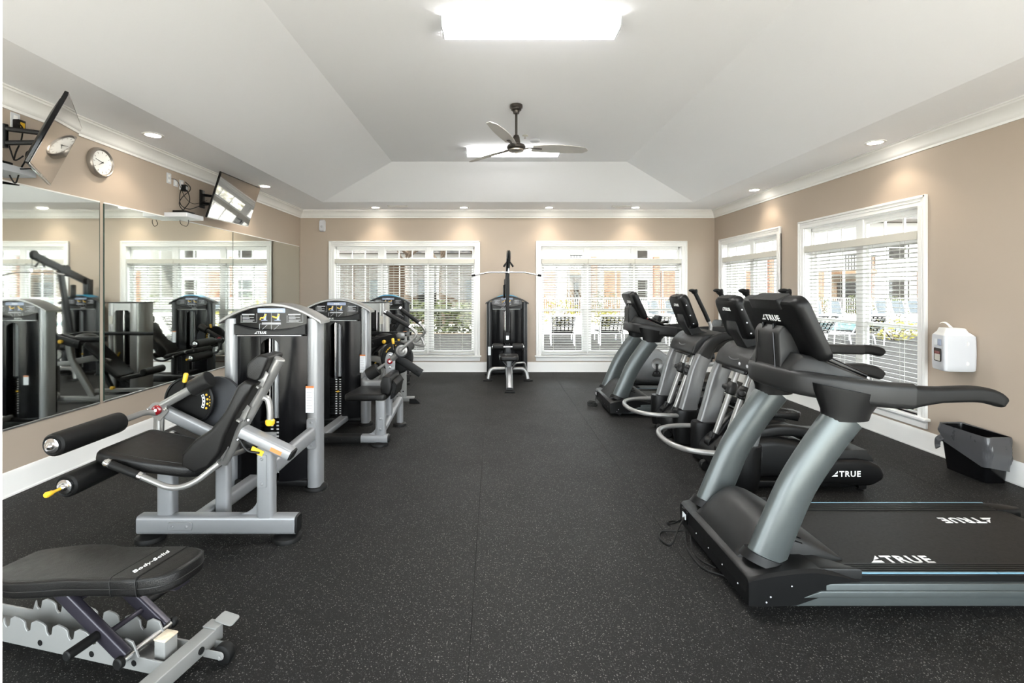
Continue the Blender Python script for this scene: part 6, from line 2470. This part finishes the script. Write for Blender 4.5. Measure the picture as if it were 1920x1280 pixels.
    for s in (-1, 1):
        bar(b, (1.86, c + s * 0.27, 0.045), (2.80, c + s * 0.27, 0.045), 0.08, 0.05)
    bar(b, (2.80, c - 0.34, 0.045), (2.80, c + 0.34, 0.045), 0.06, 0.05)
    part('base_frame', b, M_BLACK, t)
    for x, yy in ((2.80, c - 0.31), (2.80, c + 0.31), (1.86, c - 0.24), (1.86, c + 0.24)):
        b = NB()
        rev(b, (x, yy, 0), (0, 0, 1), [(0, 0.026), (0.010, 0.026), (0.014, 0.012), (0.05, 0.012)], 14)
        part('foot', b, M_RUB, t)
    for s in (-1, 1):
        b = NB()
        cyl(b, (1.80, c + s * 0.10 - 0.025, 0.045), (1.80, c + s * 0.10 + 0.025, 0.045), 0.045, 18, 0.006)
        box(b, (1.83, c + s * 0.10, 0.10), (0.07, 0.07, 0.10), 0.02)
        part('front_wheel', b, M_RUB, t)
    return t


EL = elliptical()
EL2 = copy_tree(EL)
EL2.location.y += 1.09
EL2['label'] = 'farther grey elliptical trainer, beside the farther treadmill'


def exercise_bike():
    c = 7.45
    t = thing('recumbent_bike', 'grey recumbent exercise bike in the far right corner', 'exercise bike', (2.6, c, 0))
    b = NB()
    prism(b, rpoly([(2.10, 0.12), (2.78, 0.12), (2.80, 0.42), (2.55, 0.62), (2.38, 0.66), (2.18, 0.45)], 0.12, 6), (0, c, 0), (1, 0, 0), (0, 0, 1), 0.24, 0.05, 4)
    part('drive_body', b, M_GREY, t)
    b = NB()
    rev(b, (2.50, c - 0.115, 0.40), (0, -1, 0), [(0, 0.085), (0.012, 0.085), (0.006, 0.07), (0.004, 0.01)], 28)
    part('crank_recess', b, M_SILVER2, t)
    for s, dz in ((-1, -0.15), (1, 0.15)):
        b = NB()
        tube(b, [(2.50, c + s * 0.13, 0.40), (2.49, c + s * 0.15, 0.40 + dz)], 0.016, 10)
        part('crank', b, M_BLACK, t)
        b = NB()
        box(b, (2.47, c + s * 0.21, 0.40 + dz - 0.01), (0.13, 0.10, 0.035), 0.012)
        tube(b, [(2.41, c + s * 0.21, 0.40 + dz), (2.42, c + s * 0.21, 0.45 + dz), (2.50, c + s * 0.21, 0.45 + dz), (2.52, c + s * 0.21, 0.40 + dz)], 0.008, 8, 0.03)
        part('pedal', b, M_RUB, t)
    b = NB()
    bar(b, (2.15, c, 0.09), (3.55, c, 0.09), 0.12, 0.07)
    bar(b, (2.15, c - 0.28, 0.05), (2.15, c + 0.28, 0.05), 0.07, 0.05)
    bar(b, (3.50, c - 0.28, 0.05), (3.50, c + 0.28, 0.05), 0.07, 0.05)
    part('base_frame', b, M_BLACK, t)
    b = NB()
    for x in (2.15, 3.50):
        for s in (-1, 1):
            rev(b, (x, c + s * 0.26, 0), (0, 0, 1), [(0, 0.03), (0.02, 0.03), (0.026, 0.015)], 12)
    part('feet', b, M_RUB, t)
    b = NB()
    bar(b, (2.60, c, 0.30), (3.55, c, 0.40), 0.10, 0.07)
    part('seat_rail', b, M_SILVER2, t)
    b = NB()
    prism(b, rpoly([(3.02, -0.19), (3.36, -0.22), (3.36, 0.22), (3.02, 0.19)], 0.06), (0, c, 0.52), (1, 0, 0), (0, 1, 0), 0.08, 0.025, 4)
    bar(b, (3.2, c, 0.36), (3.2, c, 0.50), 0.10, 0.10)
    part('seat_pad', b, M_LEATH, t)
    b = NB()
    u = V((0.25, 0, 0.95)).normalized()
    prism(b, rpoly([(-0.21, 0), (0.21, 0), (0.17, 0.50), (-0.17, 0.50)], 0.08, 4), (3.38, c, 0.58), (0, 1, 0), u, 0.05, 0.018, 3)
    bar(b, (3.36, c, 0.40), (3.45, c, 0.80), 0.06, 0.05)
    part('backrest', b, M_LEATH, t)
    b = NB()
    for s in (-1, 1):
        tube(b, smooth_path([(3.25, c + s * 0.12, 0.45), (3.22, c + s * 0.32, 0.52), (3.05, c + s * 0.34, 0.72), (2.98, c + s * 0.34, 0.74)], 5), 0.016, 10)
    part('side_handles', b, M_BLACK, t)
    b = NB()
    sweep(b, smooth_path([(2.36, c, 0.60), (2.42, c, 0.85), (2.52, c, 1.08)], 5), rrect(0.09, 0.06, 0.02), (0, 1, 0))
    part('console_post', b, M_DARK, t)
    b = NB()
    u = V((0.35, 0, 0.9)).normalized()
    prism(b, rpoly([(-0.12, -0.05), (0.12, -0.05), (0.13, 0.10), (-0.13, 0.10)], 0.04, 4), (2.53, c, 1.04), (0, 1, 0), u, 0.06, 0.02, 3)
    part('console', b, M_RUB, t)
    b = NB()
    tube(b, smooth_path([(2.62, c - 0.25, 1.05), (2.56, c - 0.10, 1.02), (2.56, c + 0.10, 1.02), (2.62, c + 0.25, 1.05)], 5), 0.016, 10)
    part('front_handle', b, M_RUB, t)
    return t


exercise_bike()
# ================================================================== OUTSIDE THE WINDOWS
rng = random.Random(3)
M_PATH = mat('tan_gravel', (0.10, 0.07, 0.05), 0.9, var=0.3, scale=8, spec=0.1)
b = NB()
box2(b, (-60, -60, -0.30), (90, 90, -0.15))
struct('ground', b, M_CONC)
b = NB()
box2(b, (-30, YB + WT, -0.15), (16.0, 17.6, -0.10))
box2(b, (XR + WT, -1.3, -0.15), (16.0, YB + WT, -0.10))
struct('painted_deck_shadow', b, M_DECK_SHADE)  # dark sheet laid over the deck as the building's painted shadow
b = NB()
box2(b, (-12, 17.6, -0.15), (1.6, 18.3, -0.12), 0.01, 1)
struct('garden_path', b, M_PATH)
b = NB()
box2(b, (13.0, 19.6, -0.15), (27.0, 24.4, -0.135))
struct('pool_water', b, M_WATER)
b = NB()
for g in ((12.7, 19.3, 13.0, 24.7), (27.0, 19.3, 27.3, 24.7), (12.7, 19.3, 27.3, 19.6), (12.7, 24.4, 27.3, 24.7)):
    box2(b, (g[0], g[1], -0.16), (g[2], g[3], -0.12), 0.01, 1)
struct('pool_coping', b, M_SIDING)


def lounger(x, y, rz, label, group='strap loungers on the pool deck'):
    t = thing('pool_lounger', label, 'lounger', (x, y, -0.10), group)
    m = Matrix.Translation((x, y, -0.10)) @ Matrix.Rotation(rz, 4, 'Z')

    def q(a, c, d):
        return m @ V((a, c, d))
    w = 0.34
    # local x: across, local y: along (head at -y)
    b = NB()
    for s in (-1, 1):
        tube(b, [q(s * w, 1.15, 0.30), q(s * w, -0.25, 0.32), q(s * w, -0.80, 0.88)], 0.022, 8, 0.05)
        tube(b, [q(s * w, 1.0, 0.30), q(s * w, 1.05, 0.0)], 0.018, 8)
        tube(b, [q(s * w, -0.1, 0.32), q(s * w, -0.2, 0.0)], 0.018, 8)
        tube(b, [q(s * w, -0.62, 0.70), q(s * w, -0.55, 0.0)], 0.014, 8)
    tube(b, [q(-w, -0.80, 0.88), q(w, -0.80, 0.88)], 0.02, 8)
    tube(b, [q(-w, 1.15, 0.30), q(w, 1.15, 0.30)], 0.02, 8)
    part('frame', b, M_LINE, t)
    n = 9
    for k in range(n):
        f = (k + 0.5) / n
        y0, z0 = -0.25 - 0.55 * f, 0.32 + 0.56 * f
        b = NB()
        c0, c1 = q(-w - 0.02, y0, z0), q(w + 0.02, y0, z0)
        sweep(b, [c0, c1], rrect(0.045, 0.012, 0.004), m.to_3x3() @ V((0, 0.7, 0.7)))
        part('back_strap', b, M_STRAP, t)
    for k in range(6):
        xx = -w + 2 * w * (k + 0.5) / 6
        b = NB()
        sweep(b, [q(xx, -0.27, 0.345), q(xx, -0.78, 0.865)], rrect(0.035, 0.012, 0.004), m.to_3x3() @ V((0, 0.7, 0.7)))
        part('back_strap', b, M_STRAP, t)
    for k in range(12):
        y0 = -0.18 + 1.26 * (k + 0.5) / 12
        b = NB()
        sweep(b, [q(-w - 0.02, y0, 0.325), q(w + 0.02, y0, 0.325)], rrect(0.05, 0.012, 0.004), (0, 0, 1))
        part('seat_strap', b, M_STRAP, t)
    return t


for lx, ll in ((2.52, 'dark strap lounger outside the left end of the right back window'), (4.26, 'dark strap lounger outside the middle of the right back window'),
               (5.85, 'dark strap lounger outside the right end of the right back window'),
               (11.65, 'dark strap lounger outside the larger side window, farther of the pair'),
               (13.4, 'dark strap lounger outside the larger side window, nearer of the pair')):
    lounger(lx * 0.83, 14.6, R(-6), ll)


def sling_chair(x, y, rz, label):
    t = thing('sling_chair', label, 'chair', (x, y, -0.15), 'blue sling chairs beyond the pool')
    m = Matrix.Translation((x, y, -0.15)) @ Matrix.Rotation(rz, 4, 'Z')
    q = lambda a, c, d: m @ V((a, c, d))
    b = NB()
    for s in (-1, 1):
        tube(b, [q(s * 0.3, 0.6, 0.0), q(s * 0.3, 0.55, 0.38), q(s * 0.3, -0.15, 0.34), q(s * 0.3, -0.5, 1.05)], 0.02, 8, 0.05)
        tube(b, [q(s * 0.3, -0.1, 0.34), q(s * 0.3, -0.35, 0.0)], 0.02, 8)
    part('frame', b, M_LINE, t)
    b = NB()
    prism(b, [(-0.28, 0), (0.28, 0), (0.28, 0.78), (-0.28, 0.78)], q(0, -0.16, 0.36), (m.to_3x3() @ V((1, 0, 0))), (m.to_3x3() @ V((0, -0.43, 0.90))), 0.015)
    part('sling_back', b, M_SLING, t)
    b = NB()
    prism(b, [(-0.28, 0), (0.28, 0), (0.28, 0.70), (-0.28, 0.70)], q(0, -0.14, 0.35), (m.to_3x3() @ V((1, 0, 0))), (m.to_3x3() @ V((0, 1, 0.03))), 0.015)
    part('sling_seat', b, M_SLING, t)


for k, (cx_, ll) in enumerate(((7.9, 'blue sling chair across the deck, leftmost of three behind the farther treadmill'), (8.8, 'blue sling chair across the deck, middle of three behind the farther treadmill'),
                               (9.8, 'blue sling chair across the deck, rightmost of three behind the farther treadmill'), (17.7, 'blue sling chair across the pool, first from the left in the larger side window'),
                               (18.8, 'blue sling chair across the pool, second from the left in the larger side window'), (20.5, 'blue sling chair across the pool, third from the left in the larger side window'),
                               (21.4, 'blue sling chair across the pool, fourth from the left in the larger side window'), (22.3, 'blue sling chair across the pool, fifth from the left in the larger side window'),
                               (23.2, 'blue sling chair across the pool, sixth from the left in the larger side window'))):
    sling_chair(cx_, 26.2, R(176 if k < 3 else 168), ll)


def foliage(b, c, r, n, leaf=0.10, sc=(1, 1, 1)):
    """clump of small leaf blades"""
    c = V(c)
    for k in range(n):
        d = V((rng.gauss(0, 1), rng.gauss(0, 1), rng.gauss(0, 1))).normalized() * r * (0.45 + 0.55 * rng.random() ** 0.5)
        p = c + V((d.x * sc[0], d.y * sc[1], d.z * sc[2]))
        u = V((rng.gauss(0, 1), rng.gauss(0, 1), rng.gauss(0, 1))).normalized()
        v = u.orthogonal().normalized()
        s = leaf * rng.uniform(0.6, 1.3)
        vs = [b.verts.new(p + u * s), b.verts.new(p + v * s * 0.5), b.verts.new(p - u * s), b.verts.new(p - v * s * 0.5)]
        b.faces.new(vs)


def bush(x, y, r, h, label, m=M_LEAF, n=420, leaf=0.07):
    t = thing('garden_bush', label, 'bush', (x, y, -0.15), 'bushes outside the windows')
    b = NB()
    for k in range(6):
        a = k * 1.05
        tube(b, [(x, y, -0.15), (x + 0.5 * r * math.cos(a), y + 0.5 * r * math.sin(a), -0.15 + h * 0.6)], 0.015, 6)
    part('stems', b, M_BARK, t)
    b = NB()
    foliage(b, (x, y, -0.15 + h * 0.52), 1.0, n, leaf, (r, r, h * 0.5))
    f = part('leaves', b, m, t)
    f['kind'] = 'stuff'


for k, (x, y, r, h, l, m) in enumerate((
        (2.9, 21.3, 0.95, 1.25, 'yellow-green bush behind the lounger at the left end of the right back window', M_LEAF2),
        (4.9, 21.4, 0.8, 0.85, 'low yellow-green bush right of the taller one behind the loungers', M_LEAF2),
        (6.3, 27.4, 0.9, 1.7, 'tall green bush before the middle of the far apartment house', M_LEAF),
        (11.4, 28.9, 1.0, 1.4, 'round green bush before the brick piers of the far house', M_LEAF),
        (13.8, 28.9, 1.1, 1.5, 'round green bush at the right end of the far house', M_LEAF),
        (17.2, 28.9, 0.9, 1.35, 'green bush behind the pool chairs, leftmost one', M_LEAF),
        (19.6, 28.9, 0.9, 1.3, 'green bush behind the pool chairs, second from the left', M_LEAF),
        (22.0, 28.9, 0.9, 1.4, 'green bush behind the pool chairs, third from the left', M_LEAF),
        (24.4, 28.9, 0.9, 1.3, 'green bush behind the pool chairs, rightmost one', M_LEAF),
        (13.0, 15.6, 0.7, 0.75, 'yellow-green bush by the side window near the wipe dispenser', M_LEAF2),
        (11.6, 12.2, 0.55, 0.5, 'small low green bush close to the larger side window', M_LEAF))):
    bush(x, y, r, h, l, m)

# clipped hedge outside the left back window
t = thing('clipped_hedge', 'dense green hedge outside the left back window', 'hedge', (-2.0, 18.6, -0.15))
b = NB()
foliage(b, (-2.6, 18.6, 0.42), 1.0, 3200, 0.10, (4.4, 0.55, 0.70))
f = part('leaves', b, M_LEAF, t)
f['kind'] = 'stuff'
b = NB()
for k in range(12):
    tube(b, [(-6.4 + k * 0.7, 18.6, -0.15), (-6.3 + k * 0.7, 18.6, 0.6)], 0.02, 6)
part('stems', b, M_BARK, t)

# trees
def tree(x, y, h, label, lean=0.4, crown=2.2, n=900):
    t = thing('shade_tree', label, 'tree', (x, y, -0.15), 'trees outside the left back window')
    b = NB()
    tube(b, smooth_path([(x, y, -0.15), (x + lean * 0.3, y, h * 0.35), (x + lean * 0.2, y + 0.1, h * 0.6), (x + lean, y, h)], 5), 0.16, 10, scales=[1 - 0.55 * k / 15 for k in range(16)])
    part('trunk', b, M_BARK, t)
    for a, l in ((0.4, 1.5), (2.2, 1.7), (3.9, 1.4), (5.2, 1.6)):
        b = NB()
        z0 = h * rng.uniform(0.5, 0.7)
        tube(b, smooth_path([(x + lean * 0.3, y, z0), (x + lean * 0.3 + l * 0.5 * math.cos(a), y + l * 0.5 * math.sin(a), z0 + 0.6), (x + lean * 0.3 + l * math.cos(a), y + l * math.sin(a), z0 + 1.5)], 4), 0.06, 8, scales=[1 - 0.6 * k / 8 for k in range(9)])
        part('branch', b, M_BARK, t)
    b = NB()
    foliage(b, (x + lean * 0.5, y, h * 1.05), crown, n, 0.13, (1, 1, 0.62))
    f = part('crown', b, M_LEAF, t)
    f['kind'] = 'stuff'


tree(-3.75, 20.3, 4.9, 'shade tree outside the left back window, leftmost of three', 0.5)
tree(-2.2, 21.4, 5.2, 'shade tree outside the left back window, middle of three', -0.35)
tree(-0.75, 20.2, 4.8, 'shade tree outside the left back window, rightmost of three', 0.45, 2.0)

# porch pavilion behind the trees
t = thing('porch_pavilion', 'open porch with white posts and a dark brown back wall behind the trees', 'porch', (-3.5, 25, -0.15))
b = NB()
box2(b, (-11.5, 27.5, -0.15), (1.2, 27.7, 3.1))
part('back_wall', b, M_BROWN, t)
for k in range(5):
    b = NB()
    x = -10.9 + k * 2.75
    box2(b, (x - 0.17, 23.8, -0.15), (x + 0.17, 24.14, 2.9), 0.02, 1)
    box2(b, (x - 0.23, 23.74, -0.15), (x + 0.23, 24.20, 0.25), 0.02, 1)
    box2(b, (x - 0.22, 23.75, 2.72), (x + 0.22, 24.19, 2.9), 0.02, 1)
    part('post', b, M_SIDING, t)
b = NB()
box2(b, (-11.6, 23.6, 2.9), (1.3, 24.3, 3.3), 0.02, 1)
part('beam', b, M_SIDING, t)
b = NB()
loft(b, [[V((-12, 23.2, 3.3)), V((-12, 28.2, 3.3)), V((-12, 25.7, 5.0))], [V((1.6, 23.2, 3.3)), V((1.6, 28.2, 3.3)), V((1.6, 25.7, 5.0))]])
part('roof', b, M_ROOF, t)
b = NB()
for k in range(4):
    x = -9.3 + k * 2.75
    box2(b, (x - 0.5, 27.4, 0.0), (x + 0.5, 27.5, 2.1))
part('dark_doorways', b, M_WGLASS, t)
b = NB()
box2(b, (-11.6, 23.6, -0.16), (1.3, 27.6, -0.02))
part('porch_floor', b, M_TAN, t)

# apartment houses
def house(name, label, origin, u, length, depth, height, bays):
    """front along u from origin; bays = list of (start, end, kind)"""
    t = thing(name, label, 'building', origin, 'apartment houses around the pool')
    o = V(origin)
    u = V(u).normalized()
    w = V((0, 0, 1))
    n = u.cross(w)              # toward the viewer
    b = NB()
    p = [o, o + u * length, o + u * length - n * depth, o - n * depth]
    loft(b, [p, [q + w * height for q in p]])
    part('wall', b, M_SIDING, t)
    b = NB()
    p = [o + n * 0.7 - u * 0.6 + w * height, o + n * 0.7 + u * (length + 0.6) + w * height, o + u * (length + 0.6) - n * (depth + 0.5) + w * height, o - u * 0.6 - n * (depth + 0.5) + w * height]
    mid0, mid1 = o - n * depth / 2 + u * 2 + w * (height + 2.4), o - n * depth / 2 + u * (length - 2) + w * (height + 2.4)
    loft(b, [p, [q + w * 0.18 for q in p]])
    vs = [b.verts.new(q + w * 0.18) for q in p] + [b.verts.new(mid0), b.verts.new(mid1)]
    for f in ((0, 1, 5, 4), (1, 2, 5), (2, 3, 4, 5), (3, 0, 4)):
        b.faces.new([vs[i] for i in f])
    part('roof', b, M_ROOF, t)
    for a0, a1, kind in bays:
        if kind == 'pier':
            b = NB()
            c = o + u * (a0 + a1) / 2 + n * 0.10
            q = [(-(a1 - a0) / 2, 0), ((a1 - a0) / 2, 0), ((a1 - a0) / 2, 4.0), (-(a1 - a0) / 2, 4.0)]
            prism(b, q, c, u, w, 0.35)
            part('brick_pier', b, M_BRICK, t)
        elif kind == 'brick':
            b = NB()
            prism(b, [(a0, 0), (a1, 0), (a1, 3.0), (a0, 3.0)], o + n * 0.03, u, w, 0.08)
            part('brick_panel', b, M_BRICK, t)
        elif kind == 'porch':
            b = NB()
            prism(b, [(a0, 0.0), (a1, 0.0), (a1, 2.6), (a0, 2.6)], o + n * 0.03, u, w, 0.1)
            part('tan_panel', b, M_TAN, t)
            b = NB()
            prism(b, [(a0, 2.75), (a1, 2.75), (a1, 3.05), (a0, 3.05)], o + n * 0.6, u, w, 1.2)
            bal = part('balcony', b, M_BROWN, t)
            b = NB()
            for k in range(int((a1 - a0) / 0.2)):
                prism(b, [(a0 + 0.1 + k * 0.2, 3.05), (a0 + 0.14 + k * 0.2, 3.05), (a0 + 0.14 + k * 0.2, 4.0), (a0 + 0.1 + k * 0.2, 4.0)], o + n * 1.15, u, w, 0.04)
            prism(b, [(a0, 4.0), (a1, 4.0), (a1, 4.07), (a0, 4.07)], o + n * 1.15, u, w, 0.07)
            part('railing', b, M_BLACK, bal)
            b = NB()
            prism(b, [(a0 + 0.5, 0.1), (a1 - 0.5, 0.1), (a1 - 0.5, 2.2), (a0 + 0.5, 2.2)], o + n * 0.1, u, w, 0.06)
            part('patio_door', b, M_WGLASS, t)
        else:
            for z in (0.9, 3.9):
                b = NB()
                prism(b, [(a0 - 0.08, z - 0.08), (a1 + 0.08, z - 0.08), (a1 + 0.08, z + 1.58), (a0 - 0.08, z + 1.58)], o + n * 0.02, u, w, 0.10)
                fr = part('window', b, M_TRIM, t)
                b = NB()
                prism(b, [(a0, z), (a1, z), (a1, z + 1.5), (a0, z + 1.5)], o + n * 0.075, u, w, 0.02)
                part('pane', b, M_WGLASS, fr)
                b = NB()
                prism(b, [(a0, z + 0.73), (a1, z + 0.73), (a1, z + 0.78), (a0, z + 0.78)], o + n * 0.09, u, w, 0.02)
                part('glazing_bar', b, M_TRIM, fr)
    return t


house('apartment_house', 'white and brick apartment house behind the right back window', (2.6, 34, -0.15), (1, 0, 0), 12.6, 8, 6.4,
      [(0.5, 1.8, 'brick'), (2.6, 3.9, 'porch'), (4.3, 4.7, 'pier'), (5.2, 6.4, 'brick'), (7.2, 8.3, 'win'), (8.7, 9.1, 'pier'), (9.25, 10.6, 'brick'), (11.1, 12.1, 'win')])
house('apartment_house', 'white and brick apartment house behind the side windows', (17.2, 34, -0.15), (1, 0, 0), 18.5, 8, 6.4,
      [(0.6, 1.6, 'brick'), (2.2, 2.6, 'pier'), (3.6, 4.6, 'win'), (5.2, 6.2, 'brick'), (6.6, 9.0, 'porch'), (9.2, 9.6, 'pier'), (10.6, 12.2, 'win'), (12.8, 15.6, 'brick'), (13.4, 14.6, 'win'), (16.5, 18.5, 'porch')])

# metal railing fence between pool and far house
for x0, y0, x1, y1, l in ((2.6, 30.4, 15.0, 30.4, 'thin metal railing fence in front of the house behind the right back window'), (16.0, 30.4, 32.0, 30.4, 'thin metal railing fence beyond the pool')):
    t = thing('railing_fence', l, 'fence', (x0, y0, -0.15), 'metal railing fences around the pool')
    d = V((x1 - x0, y1 - y0, 0))
    L_ = d.length
    d.normalize()
    b = NB()
    for z in (0.15, 1.15):
        bar(b, V((x0, y0, z - 0.15)), V((x1, y1, z - 0.15)), 0.03, 0.03)
    part('rails', b, M_LINE, t)
    b = NB()
    for k in range(int(L_ / 0.14)):
        p = V((x0, y0, 0)) + d * (0.14 * k)
        box2(b, p - V((0.009, 0.009, 0.15)), p + V((0.009, 0.009, 1.02)))
    pk = part('pickets', b, M_LINE, t)
    pk['kind'] = 'stuff'
